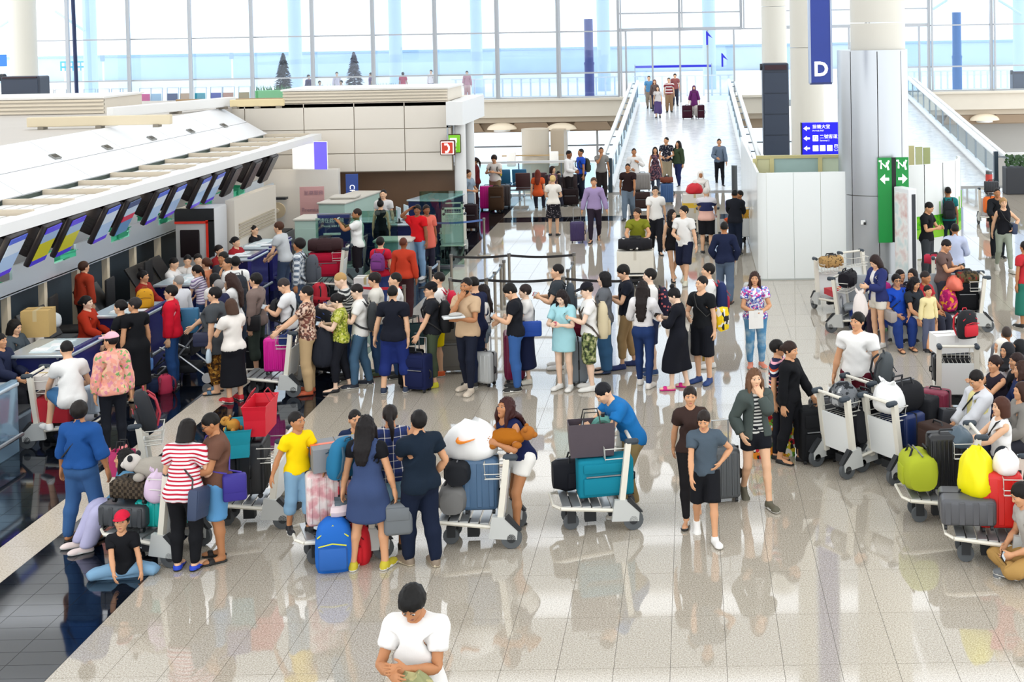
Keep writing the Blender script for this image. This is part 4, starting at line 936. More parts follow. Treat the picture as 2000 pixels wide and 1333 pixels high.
desk(27.6, 1.0, 'navy check-in desk in front of the dark suited clerk'); desk(29.0, 1.3, 'tall navy check-in desk farthest along the row')
def scale_(Y, lab):
    r = empty('baggage_scale', (-9.9, Y, 0), 0, lab, 'scale'); MB().box(-1.3, 0, 0, .25, .95, .30).build('body', mat('#9fb2c4', .25, metal=.6), r); MB().box(-1.2, .1, .30, .15, .85, .33).build('belt', mat('#2a2d31', .6), r)
    MB().rbox((.12, -.06, .42), (.32, .10, .74), .03).build('side_box', mat('#b9c6d2', .25, metal=.6), r); MB().box(.02, -.115, .28, .2, -.108, .55).build('opening', M_DGR, r)
for Y, lab in ((18.25, 'steel baggage scale beside the pale blue desk'), (20.85, 'steel baggage scale behind the man sitting on the trolley'), (23.6, 'steel baggage scale behind the stroller'), (26.3, 'steel baggage scale beyond the red jacket')): scale_(Y, lab)
def flap(px, py, lab):
    p = G(px, py, .75); p = Vector((-11.2, CF * 11.2 / (1350 - px), .46)); r = empty('conveyor_flap', p, 0, lab, 'panel', 'black conveyor flaps'); t = rotm(0, R_(-32), 0)
    b = MB(); b.rbox((0, 0, .34), (.04, .55, .62), .01); b.v = [v @ t.T for v in b.v]; b.build('panel', M_BLK, r); MB().box(-.1, -.3, -.03, .3, .3, .02).build('foot_plate', M_STEEL, r)
for i, px in enumerate((69, 92, 178, 197, 275, 294, 320)): flap(px, 580, 'black slanted conveyor flap behind the desks, %s from the left' % ORD[i])
# office chairs behind the desks
def office_chair(x, y, hd, lab, p=None):
    r = empty('office_chair', p or G(x, y), R_(hd), lab, 'chair'); b = MB(); b.rbox((0, 0, .47), (.48, .46, .08), .035).build('seat', mat('#17181b', .7), r, smooth=True)
    b = MB(); b.rbox((0, .25, .82), (.44, .06, .55), .03, rot=None).build('backrest', mat('#1b1c20', .7), r, smooth=True); MB().tube([(0, .15, .45), (0, .28, .5), (0, .28, .62)], .025).build('back_support', M_BLK, r)
    MB().cyl((0, 0, .1), (0, 0, .43), .03, n=8).build('pillar', M_STEEL, r)
    for k in range(5): a = k * 1.2566; MB().tube([(0, 0, .1), (.28 * math.cos(a), .28 * math.sin(a), .07)], .022).cyl((.28 * math.cos(a), .28 * math.sin(a) - .015, .03), (.28 * math.cos(a), .28 * math.sin(a) + .015, .03), .03, n=8).build('leg', M_BLK, r)
office_chair(0, 0, 100, 'black office chair of the seated clerk in rust red', Vector((-11.3, 23.4, 0))); office_chair(0, 0, 100, 'black office chair of the white shirted clerk with a tie', Vector((-11.1, 20.0, 0))); office_chair(0, 0, 95, 'black office chair behind the clerk with a bun', Vector((-11.0, 25.0, 0))); office_chair(0, 0, 95, 'black office chair of the clerk facing right at the middle desk', Vector((-11.05, 26.9, 0)))
office_chair(637, 512, 40, 'black swivel chair beside the navy notice stand')
# self service machine, panelled wall, fan
r = empty('vending_kiosk', (-10.75, 28.0, 0), 0, 'tall grey and black machine with a red edge beside the desks', 'machine'); MB().rbox((0, .4, 1.0), (.85, .8, 2.0), .04).build('body', mat('#c9c9c9', .4), r, smooth=True); MB().box(-.42, -.02, 1.72, .42, .02, 2.0).box(.30, -.02, .1, .42, .02, 1.75).build('black_trim', M_BLK, r); MB().box(.25, -.03, .1, .30, .01, 1.75).box(-.42, -.03, 1.68, .30, .01, 1.73).build('red_edge', mat('#d8321f', .4, emit=.1), r); MB().rbox((-.1, -.02, 1.25), (.42, .04, .6), .04).build('display', mat('#1b1014', .3), r)
for k in range(4): pass
wr = empty('wall_ribbed', (-11.0, 28.9, 0), kind='structure'); MB().box(.6, 0, 0, .8, 2.9, 2.05).build('backing', mat('#d8cfc1', .5), wr)
for k in range(5): MB().box(.8, .25, 1.15 + k * .075, .83, 2.7, 1.19 + k * .075).build('rib', mat('#b5a892', .5), wr)
tag(MB().box(-15.0, 36.7, 0, -10.0, 36.9, 1.9).build('wall_white', mat('#fbf5ec', .5)), kind='structure')
r = empty('wall_fan', D(545, 410, 36.4), 0, 'round cream wall fan on the white wall', 'fan'); MB().cyl((0, -.16, 0), (0, -.10, 0), .22, n=20).build('cage', mat('#d9c8a8', .5), r, smooth=True); MB().cyl((0, -.2, 0), (0, -.16, 0), .06, n=12).build('hub', mat('#efe6d2', .5), r); MB().cyl((0, -.1, 0), (0, .2, 0), .04, n=8).build('arm', M_WH, r); MB().box(-.2, -.02, .28, .2, .2, .34).build('shelf_bracket', M_DGR, r)
# ================================================================ columns, banner, direction sign, hoarding
def column(px0, px1, Y, z0, z1, nm, m=M_CR, seams=()):
    a, b = D(px0, 300, Y), D(px1, 300, Y); rad = (b.x - a.x) / 2; r = empty(nm, ((a.x + b.x) / 2, Y, 0), kind='structure'); zs = [z0] + list(seams) + [z1]
    for i in range(len(zs) - 1): MB().cyl((0, 0, zs[i] + .008), (0, 0, zs[i + 1] - .008), rad, n=40).build('drum', m, r, smooth=True)
    return r
M_COLM = mat('#ddd9cd', .45)
column(1664, 1770, 29.6, 0, 17, 'column_main', M_COLM, (5.75, 8.4, 11)); column(1546, 1611, 43.0, 0, 17, 'column_second', M_COLM, (5.0, 8)); column(1491, 1540, 52.0, -5, 17, 'column_third', M_COLM, (6.5,)); column(28, 77, 64.0, 1.5, 17, 'column_left', M_COLM)
a, b = D(1645, 400, 29.0), D(1784, 400, 29.0); cx, rad = (a.x + b.x) / 2, (b.x - a.x) / 2
r = empty('column_cladding', (cx, 29.6, 0), kind='structure'); M_CLAD = mat('#c3c7cb', .30, metal=.75)
zt = D(1714, 98, 28.9).z
for k in range(8):
    b = MB(); n = 6; rings = []
    for z in (0.02, 1.66, 1.68, zt): pass
    for z0, z1 in ((.02, 1.9), (1.915, zt)):
        a0 = k * math.pi / 4 + .012; a1 = (k + 1) * math.pi / 4 - .012; v = []
        for z in (z0, z1):
            for i in range(n + 1): t = a0 + (a1 - a0) * i / n; v += [(rad * math.cos(t), rad * math.sin(t), z)]
        b.add(v, [(i, i + 1, n + 2 + i, n + 1 + i) for i in range(n)])
    b.build('clad_panel', M_CLAD, r, smooth=True)
MB().cyl((0, 0, zt - .03), (0, 0, zt), rad, n=40).build('clad_cap', M_CLAD, r, smooth=True)
# dark screen cabinets
def cabinet(px0, px1, py0, py1, Y, lab, n=4):
    a, b = D(px0, py0, Y), D(px1, py1, Y); w = b.x - a.x; h = a.z - b.z; r = empty('screen_cabinet', ((a.x + b.x) / 2, Y, max(b.z, 0)), 0, lab, 'cabinet'); h = a.z - max(b.z, 0)
    MB().rbox((0, .35, h / 2), (w, .7, h), .05).build('body', mat('#333c4c', .45), r)
    for k in range(n): MB().box(-w / 2 + .05, -.02, h * k / n * .9 + .03, w / 2 - .05, .01, h * (k + 1) / n * .9 - .02).build('panel', mat('#3a4456', .4), r)
    MB().box(-w / 2 + .08, -.03, h * .93, w / 2 - .08, .0, h * .98).build('grille', mat('#3a2029', .5), r); MB().cyl((-w / 2 - .08, .2, h * .96), (-w / 2 + .05, .2, h * .96), .12, n=12).build('lamp', M_DGR, r)
cabinet(1489, 1543, 124, 305, 46.5, 'tall dark slate screen cabinet in front of the far column'); cabinet(0, 78, 150, 202, 41.2, 'dark slate cabinet by the glass at the far left', 1); cabinet(1978, 2010, 140, 177, 72.5, 'dark teal cabinet outside at the far right', 1)
c = D(1603, 163, 26.5); w = .44; r = empty('hanging_banner', (c.x, 26.5, c.z), R_(3), 'tall deep blue hanging banner with a white letter D', 'sign')
MB().box(-w / 2 + .02, -.05, .02, w / 2 - .02, .05, 3.4).build('blue_panel', mat('#17348f', .4, noise=.1, nscale=2), r)
for s in (-1, 1): MB().box(s * w / 2 - .02, -.06, 0, s * w / 2 + .02, .06, 3.4).build('edge_frame', mat('#9aa3b5', .3, metal=.6), r)
MB().box(-w / 2, -.06, -.02, w / 2, .06, .02).build('bottom_frame', mat('#1f2d66', .4), r)
def text(s, size, m, parent, loc, rot=(math.pi / 2, 0, 0), ext=.006, name='lettering', align='CENTER', off=0.):
    cu = bpy.data.curves.new(name, 'FONT'); cu.body = s; cu.size = size; cu.extrude = ext; cu.align_x = align; cu.align_y = 'CENTER'; cu.resolution_u = 3
    cu.materials.append(m); cu.offset = off
    t = bpy.data.objects.new(name, cu); COL.objects.link(t); bpy.context.view_layer.update(); me = bpy.data.meshes.new_from_object(t.evaluated_get(bpy.context.evaluated_depsgraph_get())); bpy.data.objects.remove(t)
    o = bpy.data.objects.new(name, me); link(o, parent); o.location = loc; o.rotation_euler = rot; return o
text('D', .40, mat('#ffffff', .5, emit=.4), r, (0, -.06, .28), off=.012)
# blue direction sign
M_SB = mat('#1a12d8', .4, emit=.45); M_SW = mat('#ffffff', .5, emit=.8)
a, b = D(1566, 240, 35), D(1660, 318, 35); r = empty('direction_sign', ((a.x + b.x) / 2, 35, b.z), 0, 'bright blue lit direction sign with white arrows and symbols beside the big column', 'sign'); w, h = b.x - a.x, a.z - b.z
MB().rbox((0, .06, h / 2), (w, .12, h), .02).build('sign_box', M_SB, r); MB().box(-w / 2 - .03, -.02, 0, -w / 2, .14, h).build('edge', M_DGR, r)
for s in (-.3, .3): MB().cyl((s * w, .06, -2.5), (s * w, .06, 0), .03, n=8).build('pole', M_STEEL, r)
for k in range(4):
    z = h * (.86 - k * .245); x = -w / 2 + .13
    MB().prism([(x - .09, z), (x, z + .07), (x, z + .025), (x + .08, z + .025), (x + .08, z - .025), (x, z - .025), (x, z - .07)], 1, -.012, 0).build('arrow', M_SW, r)
    x = -w / 2 + .28
    for q in range((0, 1, 3, 2)[k]): MB().rbox((x + .08, -.005, z), (.15, .012, .16), .025).build('pictogram', M_SW, r); x += .19
    if k == 1: text('T2', .11, M_SB, r, (-w / 2 + .36, -.016, z), ext=.002)
    t1, t2 = (('接機大堂', 'Arrivals Hall'), ('二號客運大樓', 'Terminal 2'), ('巴士站', 'To City'), ('停車場', 'Car Park'))[k]
    text(t1, .12, M_SW, r, (x, -.008, z + .035), align='LEFT', ext=.003); text(t2, .06, M_SW, r, (x, -.008, z - .065), align='LEFT', ext=.003)
# white hoarding around the works
M_HO = mat('#f4f8f6', .22, spec=.6); M_HO2 = mat('#dfe8d8', .5)
a = G(1482, 548); b = G(1660, 548); HZ = 2.42
hw = empty('hoarding_wall', (a.x, a.y, 0), 0, 'white hoarding panels enclosing the works left of the big column', 'hoarding'); w = b.x - a.x
b_ = MB(); n = 6; R0 = .18
for i in range(3): MB().box(.2 + i * (w - .2) / 3 + .004, 0, .03, .2 + (i + 1) * (w - .2) / 3 - .004, .05, HZ).build('panel', M_HO, hw)
v = []
for z in (.03, HZ):
    for i in range(n + 1): t = math.pi / 2 * i / n; v.append((.2 - .2 * math.sin(t), .2 - .2 * math.cos(t), z))
b_.add(v, [(i, i + 1, n + 2 + i, n + 1 + i) for i in range(n)]); b_.build('corner_panel', M_HO, hw, smooth=True)
for i in range(5): MB().box(0 - .0, .2 + i * 1.9 + .006, .03, .05, .2 + (i + 1) * 1.9 - .006, HZ + .0).build('panel', M_HO, hw)
MB().box(0, 0.0, 0, w, .04, .03).build('base_strip', mat('#b9beb9', .5), hw)
iw = empty('works_partition', (a.x + .1, a.y + 2.4, 0), 0, 'old yellow framed green glass partition showing above the hoarding', 'partition')
for i, (x0, x1, col) in enumerate(((0, .35, '#d9d6a8'), (.42, 1.5, '#a9c4bd'), (1.6, 2.5, '#cfdcc0'))): MB().box(x0, 0, 0, x1, .05, 2.5).build('pane', mat(col, .3, noise=.06, nscale=3), iw)
MB().box(0, -.04, 2.5, 2.55, .1, 2.57).build('top_rail', mat('#c9bf85', .5), iw)
for x in (-.03, .38, 1.55, 2.52): MB().box(x - .05, -.05, 0, x + .05, .09, 2.5).build('post', mat('#d2c88e', .5), iw)
# curved white booth on the right of the column
cb = empty('curved_booth', (0, 0, 0), 0, 'curved white booth wall with a green landscape band right of the big column', 'hoarding'); p0, p1 = G(1770, 512), G(1848, 500); cc = Vector((p1.x - 1.6, p1.y + 1.6, 0)); cb.location = cc
for i in range(6):
    v = []; t0 = R_(-95 + i * 16); t1 = t0 + R_(15.4)
    for rr in (2.26, 2.2):
        for z in (.02, 2.3):
            for q in range(5): t = t0 + (t1 - t0) * q / 4; v.append((rr * math.cos(t), rr * math.sin(t), z))
    f = [(q, q + 1, 6 + q, 5 + q) for q in range(4)] + [(10 + q, 15 + q, 16 + q, 11 + q) for q in range(4)] + [(5 + q, 6 + q, 16 + q, 15 + q) for q in range(4)]
    MB().add(v, f).build('panel', M_HO, cb, smooth=True)
M_GRN = ramp_mat('landscape', 'blotch', ['#3f9a2e', '#5fc01e', '#86d22e'], 9, stops=[0, .45, .6], obj=True)
v = []; n = 10
for z in (.72, 1.05):
    for q in range(n + 1): t = R_(-88 + q * 9); v.append((2.268 * math.cos(t), 2.268 * math.sin(t), z))
MB().add(v, [(q, q + 1, n + 2 + q, n + 1 + q) for q in range(n)]).build('landscape_band', M_GRN, cb, smooth=True)
v = []
for z in (.50, .72):
    for q in range(n + 1): t = R_(-88 + q * 9); v.append((2.267 * math.cos(t), 2.267 * math.sin(t), z))
MB().add(v, [(q, q + 1, n + 2 + q, n + 1 + q) for q in range(n)]).build('meadow_band', mat('#8fd42a', .6), cb, smooth=True)
for k in range(7): t = R_(-60 + k * 9); MB().tube([(2.275 * math.cos(t), 2.275 * math.sin(t), 1.05), (2.275 * math.cos(t), 2.275 * math.sin(t), 1.25 + .12 * (k % 3))], .012, 5).build('grass_blade', mat('#7fd03a', .6), cb)
pg = empty('works_fence', (cc.x - .6, cc.y + 2.6, 0), 0, 'row of dull yellow upright boards behind the curved booth', 'fence')
for i in range(12): MB().box(i * .22, .03 * (i % 2), 0, i * .22 + .19, .06 + .03 * (i % 2), 2.6 - .03 * i).build('board', mat(('#c6c08c', '#b9bd8e', '#a8b07a')[i % 3], .6), pg)
# green corner sign on the column
p = G(1735, 560); r = empty('green_sign', (cx + .28, 29.6 - rad - .12, 0), 0, 'tall green corner sign with two white symbols and arrows on the big column', 'sign'); zt2 = D(1720, 308, 28.7).z
for s, x0, x1 in ((0, -.32, -.02), (1, .08, .36)):
    MB().box(x0, -.06 if not s else -.02, .9, x1, .0 if not s else .03, zt2).build('green_panel', mat('#0c8a3a', .4, emit=.12), r)
    xm = (x0 + x1) / 2; y = -.07 if not s else -.03; d = -1 if not s else 1
    MB().prism([(xm + d * .11, zt2 - .47), (xm, zt2 - .36), (xm, zt2 - .44), (xm - d * .09, zt2 - .44), (xm - d * .09, zt2 - .50), (xm, zt2 - .50), (xm, zt2 - .58)], 1, y - .006, y).build('arrow', M_SW, r)
    b = MB(); b.tube([(xm - .08, y, zt2 - .24), (xm - .08, y, zt2 - .10), (xm + .02, y, zt2 - .2), (xm + .05, y, zt2 - .1)], .022, 5).tube([(xm + .09, y, zt2 - .06), (xm + .05, y, zt2 - .16), (xm + .08, y, zt2 - .27)], .022, 5).rbox((xm - .1, y, zt2 - .07), (.06, .02, .04), .01).build('pictogram', M_SW, r)
MB().box(-.02, -.03, .9, .08, .02, zt2).build('black_edge', M_BLK, r)
a, b = G(1735, 590), None; r = empty('poster_box', (cx + .50, 28.3, 0), R_(24), 'free-standing white light box with a pale advertising poster against the column', 'light box'); zt3 = D(1745, 368, 28.2).z
MB().rbox((0, .0, zt3 / 2), (.22, .56, zt3), .02).build('case', mat('#e9ebec', .35), r); MB().box(-.12, -.24, .15, -.108, .24, zt3 - .1).build('poster', ramp_mat('poster', 'blotch', ['#8fb6c0', '#d9e6e6', '#f3f1ee', '#d8a5a0'], 3.0, stops=[0, .38, .5, .72], const=False, obj=True, rough=.3), r); MB().box(-.02, -.29, .1, .07, -.275, zt3 - .12).build('dark_strip', M_DGR, r)
r = empty('wall_socket', (cx - .35, 29.6 - rad * .93, 1.32), 0, 'small black and white socket box on the column cladding', 'socket'); MB().rbox((0, 0, 0), (.10, .05, .1), .01).build('plate', M_WH, r); MB().rbox((.03, -.03, -.02), (.05, .04, .06), .01).build('plug', M_BLK, r)
# planter and bollard at the far right
c = G(1985, 378); r = empty('planter_box', c, 0, 'dark grey planter with green shrub at the far right', 'planter'); MB().rbox((.35, 0, .45), (1.5, .6, .9), .03).build('box', mat('#33363c', .6), r); b = MB(); rnd = random.Random(5)
for i in range(160): q = np.array((rnd.uniform(-.35, 1.05), rnd.uniform(-.25, .25), .88 + rnd.uniform(0, .35))); b.add([q, q + (.09, 0, .03), q + (.04, .02, .1), q + (-.03, 0, .06)], [(0, 1, 2, 3)])
tag(b.build('leaves', mat('#35552f', .7), r), kind='stuff')
for px, py, lab in ((1435, 378, 'short steel bollard at the foot of the main bridge'), (1932, 392, 'short bollard with a red sleeve at the foot of the far bridge')):
    r = empty('bollard', G(px, py), 0, lab, 'bollard'); MB().cyl((0, 0, 0), (0, 0, .95), .10, n=16).build('post', mat('#5c6166', .35, metal=.6), r, smooth=True); MB().cyl((0, 0, .95), (0, 0, .98), .105, n=16).build('cap', M_STEEL, r, smooth=True)
    if px > 1500: MB().cyl((0, 0, .3), (0, 0, .85), .11, n=16).build('sleeve', mat('#c8423a', .5), r, smooth=True)
# ================================================================ premium desks behind the queue
M_PG = glass('#cfe6de', .10); M_MINT = mat('#b9d3c8', .35); M_SLAB = mat('#cfcac0', .5)
r = empty('pink_banner', G(612, 482), R_(4), 'pink upright banner reading Premium by the end wall', 'sign'); MB().box(-.32, -.02, .55, .32, .02, 1.62).build('face', mat('#d9a7a6', .6), r); text('Premium', .15, mat('#b98f9a', .6), r, (0, -.03, 1.0)); text('至尊服務', .13, mat('#b98f9a', .6), r, (.05, -.03, 1.45)); MB().box(-.36, -.04, 0, .36, .04, .05).box(-.02, .02, 0, .02, .05, 1.6).build('stand', M_STEEL, r)
r = empty('blue_banner', G(690, 458), R_(8), 'narrow blue upright banner with white writing on the grey counter', 'sign'); MB().box(-.17, -.03, .1, .17, .03, 1.72).build('face', mat('#3c57a6', .5), r); text('CHECK', .2, M_SW, r, (0, -.04, 1.1), rot=(math.pi / 2, math.pi / 2, 0)); MB().box(-.2, -.1, 0, .2, .1, .1).build('base', M_WH, r)
def slab(px, py, w, d, h, m, lab, rz=0, capm=None):
    r = empty('reception_counter', G(px, py), R_(rz), lab, 'counter'); MB().box(-w / 2, 0, 0, w / 2, d, h - .05).build('body', m, r); MB().rbox((0, d / 2, h - .025), (w + .08, d + .08, .05), .015).build('worktop', capm or M_SLAB, r); MB().box(-w / 2 + .05, -.01, .05, w / 2 - .05, 0, h * .8).build('front_panel', m, r)
slab(600, 525, .55, .8, 1.22, M_MINT, 'mint glass fronted counter end behind the striped shirt'); slab(650, 500, .7, 2.4, 1.38, M_MINT, 'long pale counter with mint side beside the pink banner', -8); slab(672, 492, .62, .5, 1.45, M_SLAB, 'grey stone counter block before the blue banner')
slab(735, 505, 1.1, .7, .95, M_NVY, 'navy desk in front of the couple at the back', 0, M_TOP); slab(787, 512, .9, .6, .95, M_NVY, 'navy desk right of the couple at the back', 0, M_TOP); slab(832, 470, 1.0, 1.4, 1.12, M_NVY, 'navy desk with a white edge beside the white pillar', -14, M_TOP); slab(768, 555, .8, .6, 1.0, M_TOP, 'pale steel desk behind the blurred red bags')
for px, py, lab in ((778, 412, 'small computer screen on the navy desk, left one'), (793, 408, 'small computer screen on the navy desk, right one')):
    c = G(px, py, 1.25); r = empty('computer_screen', (c.x, c.y, .955), R_(-60), lab, 'screen'); MB().rbox((0, 0, .25), (.34, .03, .28), .01).build('display', mat('#cfe0ea', .3), r); MB().box(-.02, 0, 0, .02, .04, .15).box(-.1, -.06, 0, .1, .08, .01).build('stand', M_BLK, r)
r = empty('notice_stand', G(655, 522), R_(3), 'navy notice stand with white writing in front of the glass screens', 'sign'); MB().rbox((0, 0, .72), (.78, .08, 1.15), .02).build('panel', mat('#1f2a66', .45), r); MB().box(-.41, -.03, 1.27, .41, .03, 1.32).box(-.41, -.03, .15, -.38, .03, 1.3).box(.38, -.03, .15, .41, .03, 1.3).build('frame', M_STEEL, r); MB().rbox((-.05, -.045, .82), (.42, .02, .06), .01).build('white_bar', M_WH, r); text('請在此等候', .12, M_WH, r, (-.05, -.05, 1.15), ext=.002); text('Please wait here', .085, M_WH, r, (-.02, -.05, 1.02), ext=.002); MB().box(-.4, -.15, 0, .4, .15, .04).build('base', M_STEEL, r)
for x0, x1, Y, h, lab in ((-8.55, -7.55, 29.4, 1.55, 'low glass screen panel behind the striped shirt'), (-7.5, -6.7, 29.4, 1.7, 'glass screen panel behind the notice stand'), (-6.65, -5.6, 31.6, 1.85, 'tall glass screen panel before the brown wall')):
    r = empty('glass_screen', ((x0 + x1) / 2, Y, 0), 0, lab, 'screen'); w = (x1 - x0) / 2; MB().box(-w, -.006, .05, w, .006, h).build('pane', M_PG, r); MB().box(-w, -.03, 0, w, .03, .05).build('base_rail', M_STEEL, r)
tag(MB().box(-9.1, 29.3, 0, -7.5, 29.5, .42).build('trim_plinth', mat('#8b9aa0', .3, metal=.5)), kind='structure')
# ================================================================ stanchions and belts
def stanchion(px, py, lab, h=.95, mm=None):
    p = G(px, py, h); p.z = 0; r = empty('stanchion', p, 0, lab, 'stanchion', 'queue barrier posts'); m = mm or mat('#a39c90', .3, metal=.8)
    MB().cyl((0, 0, .02), (0, 0, h - .06), .03, n=12).build('post', m, r, smooth=True); MB().cyl((0, 0, h - .06), (0, 0, h), .038, n=12).build('head', mat('#6d6a66', .4), r, smooth=True); MB().cyl((0, 0, 0), (0, 0, .025), .17, .15, n=20).build('base', m, r, smooth=True); return p
SP = {}
for k, px, py, lab in (('a', 838, 432, 'barrier post with a blue belt at the left of the trolley stack'), ('b', 945, 426, 'tall lone barrier post at the right end of the blue belt'), ('c', 881, 497, 'barrier post at the left end of the far black belt'), ('d', 994, 495, 'barrier post in the middle of the far black belt'), ('e', 1121, 494, 'barrier post at the right end of the far black belt'),
    ('f', 984, 508, 'barrier post just in front of the far belt, right of a pair'), ('g', 978, 516, 'barrier post just in front of the far belt, left of a pair'), ('h', 966, 531, 'barrier post behind the girl with long hair'), ('i', 950, 543, 'barrier post behind the bearded man in beige'), ('j', 1118, 512, 'barrier post behind the man with the open backpack'), ('k', 1109, 526, 'barrier post behind the man looking at his phone'), ('l', 1101, 540, 'barrier post nearest the girl in light blue'),
    ('m', 856, 510, 'barrier post right of the pink shirted woman'), ('n', 840, 521, 'barrier post beside the rust red shirt'), ('o', 879, 543, 'barrier post behind the man with the red backpack'), ('p', 1272, 541, 'barrier post behind the long haired woman in white'), ('q', 608, 577, 'barrier post at the left end of the front red belt'), ('r', 702, 575, 'barrier post at the right end of the front red belt'), ('s', 690, 556, 'barrier post at the left end of the back red belt'), ('t', 789, 557, 'barrier post at the right end of the back red belt')): SP[k] = stanchion(px, py, lab)
def belt_(a, b, col, lab, z=.90):
    A, B = SP[a], SP[b]; r = MB(); d = (B - A); L = d.length; u = d.normalized(); n = Vector((-u.y, u.x, 0)) * .003; v = []; N = 10
    for i in range(N + 1):
        t = i / N; p = A + u * (.03 + (L - .06) * t); zz = z - .05 * math.sin(math.pi * t) * min(1, L / 2)
        v += [tuple(p + n + Vector((0, 0, zz - .025))), tuple(p + n + Vector((0, 0, zz + .025))), tuple(p - n + Vector((0, 0, zz + .025))), tuple(p - n + Vector((0, 0, zz - .025)))]
    f = []
    for i in range(N): f += [(4 * i + k, 4 * i + (k + 1) % 4, 4 * i + 4 + (k + 1) % 4, 4 * i + 4 + k) for k in range(4)]
    tag(r.add(v, f).build('barrier_belt', mat(col, .6)), lab, 'belt')
belt_('a', 'b', '#5d79b8', 'blue queue belt beside the trolley stack'); belt_('c', 'd', '#1c1a1c', 'far black queue belt, left half'); belt_('d', 'e', '#1c1a1c', 'far black queue belt, right half'); belt_('o', 'i', '#1c1a1c', 'black queue belt behind the bearded man'); belt_('i', 'l', '#1c1a1c', 'long black queue belt behind the queue centre'); belt_('l', 'p', '#1c1a1c', 'black queue belt behind the woman with a bob'); belt_('q', 'r', '#c21f30', 'front red queue belt behind the queue'); belt_('s', 't', '#c21f30', 'back red queue belt behind the black polo man'); belt_('i', 'h', '#8fa0b0', 'short grey belt running back between two posts'); belt_('h', 'g', '#8fa0b0', 'short grey belt behind the girl with long hair'); belt_('n', 'm', '#9bb0c4', 'pale belt beside the pink shirted woman'); belt_('k', 'j', '#8fa0b0', 'short grey belt behind the man with a phone')
# ================================================================ waiting seats at the back
def bench(px, py, n, hd, col, lab):
    r = empty('bench_seat', G(px, py), R_(hd), lab, 'bench'); w = .56; m = mat(col, .45)
    MB().box(-n * w / 2, -.03, .33, n * w / 2, .03, .39).build('beam', M_STEEL, r)
    for i in range(n):
        x = (i - (n - 1) / 2) * w; MB().rbox((x, -.05, .43), (.5, .48, .07), .03).build('seat', m, r, smooth=True); MB().rbox((x, .2, .72), (.5, .07, .5), .03, rot=rotm(R_(-10), 0, 0)).build('backrest', m, r, smooth=True)
    for s in (-1, 1): x = s * (n * w / 2 - .15); MB().tube([(x, 0, .36), (x, 0, .04)], .025).tube([(x, -.25, .02), (x, .25, .02)], .022).build('leg', M_STEEL, r); MB().tube([(s * n * w / 2, -.2, .45), (s * n * w / 2, -.2, .62), (s * n * w / 2, .2, .62)], .018).build('armrest', M_STEEL, r)
bench(1040, 392, 2, 180, '#4a2c2e', 'dark brown bench seat with an orange topped woman by the balustrade'); bench(1001, 384, 2, 180, '#2f6f96', 'blue bench seat behind the suitcases at the back'); bench(1098, 396, 2, 180, '#3d3033', 'dark bench seat where the woman and child sit at the back')
bench(1760, 640, 4, 0, '#9fa4a8', 'steel bench under the seated group by the column'); bench(1995, 870, 2, -80, '#8d9296', 'steel bench at the right edge with the sleeping man')
# ================================================================ luggage and trolleys
M_CRM = mat('#e9e4d6', .4); M_RUB = mat('#25272a', .6); M_TYRE = mat('#55595c', .6); M_ALU = mat('#c6c9cb', .3, metal=.7)
def make_cart():
    r = empty('luggage_trolley')
    b = MB()
    for s in (-1, 1): b.tube([(s * .27, -.55, .30), (s * .29, .1, .23)], .022, 6)
    b.tube([(-.27, -.55, .30), (-.2, -.63, .32), (.2, -.63, .32), (.27, -.55, .30)], .017, 6); b.build('deck_frame', M_CRM, r, smooth=True)
    b = MB()
    
    for i in range(6): y = -.53 + i * .113; MB().box(-.27, y, .305 - .0975 * (y + .55), .27, y + .095, .325 - .0975 * (y + .55)).build('deck_slat', M_ALU, r)
    for s in (-1, 1):
        MB().box(s * .27 - .035, -.03, 0, s * .27 + .035, .035, .80, rot=rotm(R_(-7), 0, 0), at=(0, .13, .2)).build('upright', M_CRM, r)
        g = MB(); g.rbox((s * .27, .27, 1.0), (.08, .17, .075), .035, rot=None).build('grip', mat('#2f3a44', .5), r, smooth=True)
        wg = MB().prism([(.02, .12), (.33, .10), (.34, .2), (.22, .34), (.06, .36)], 0, s * .30 - .03, s * .30 + .03).build('wheel_guard', mat('#c9cbc8', .4), r)
        MB().prism([(.2, .34), (.34, .2), (.38, .2), (.24, .37)], 0, s * .30 - .035, s * .30 + .035).build('guard_trim', M_RUB, wg)
        w = MB().cyl((s * .30 - .025, .27, .115), (s * .30 + .025, .27, .115), .115, n=16).build('rear_wheel', M_TYRE, r, smooth=True); MB().cyl((s * .30 - .03, .27, .115), (s * .30 + .03, .27, .115), .05, n=10).build('wheel_hub', M_RUB, w)
        MB().cyl((s * .12 - .02, -.42, .09), (s * .12 + .02, -.42, .09), .09, n=14).build('front_wheel', M_TYRE, r, smooth=True); MB().box(s * .12 - .035, -.46, .08, s * .12 + .035, -.37, .29).build('fork', M_RUB, r)
    MB().tube([(-.3, .27, 1.0), (.3, .27, 1.0)], .022, 8).build('handlebar', M_CRM, r, smooth=True)
    MB().box(-.235, -.012, .05, .235, .012, .52, rot=rotm(R_(-7), 0, 0), at=(0, .15, .22)).build('board', mat('#eef0ee', .4), r)
    b = MB(); z0, z1 = .74, .92
    for z, k in ((z1, 1.), (z0 + .06, .93), (z0, .86)): b.tube([(-.24 * k, .20, z), (-.24 * k, -.03 + .06 * (1 - k), z), (.24 * k, -.03 + .06 * (1 - k), z), (.24 * k, .20, z)], .006, 4)
    for i in range(7): x = -.21 + i * .07; b.tube([(x, -.03, z1), (x * .88, -.02, z0), (x * .88, .19, z0)], .005, 4)
    b.build('wire_basket', mat('#d9d7cf', .4, metal=.3), r); MB().box(-.1, .02, .1, .1, .12, .2).build('axle_box', M_RUB, r); MB().box(-.05, -.25, .04, .05, -.12, .22).build('brake_pedal', M_RUB, r)
    return r
CART0 = [make_cart(), False]
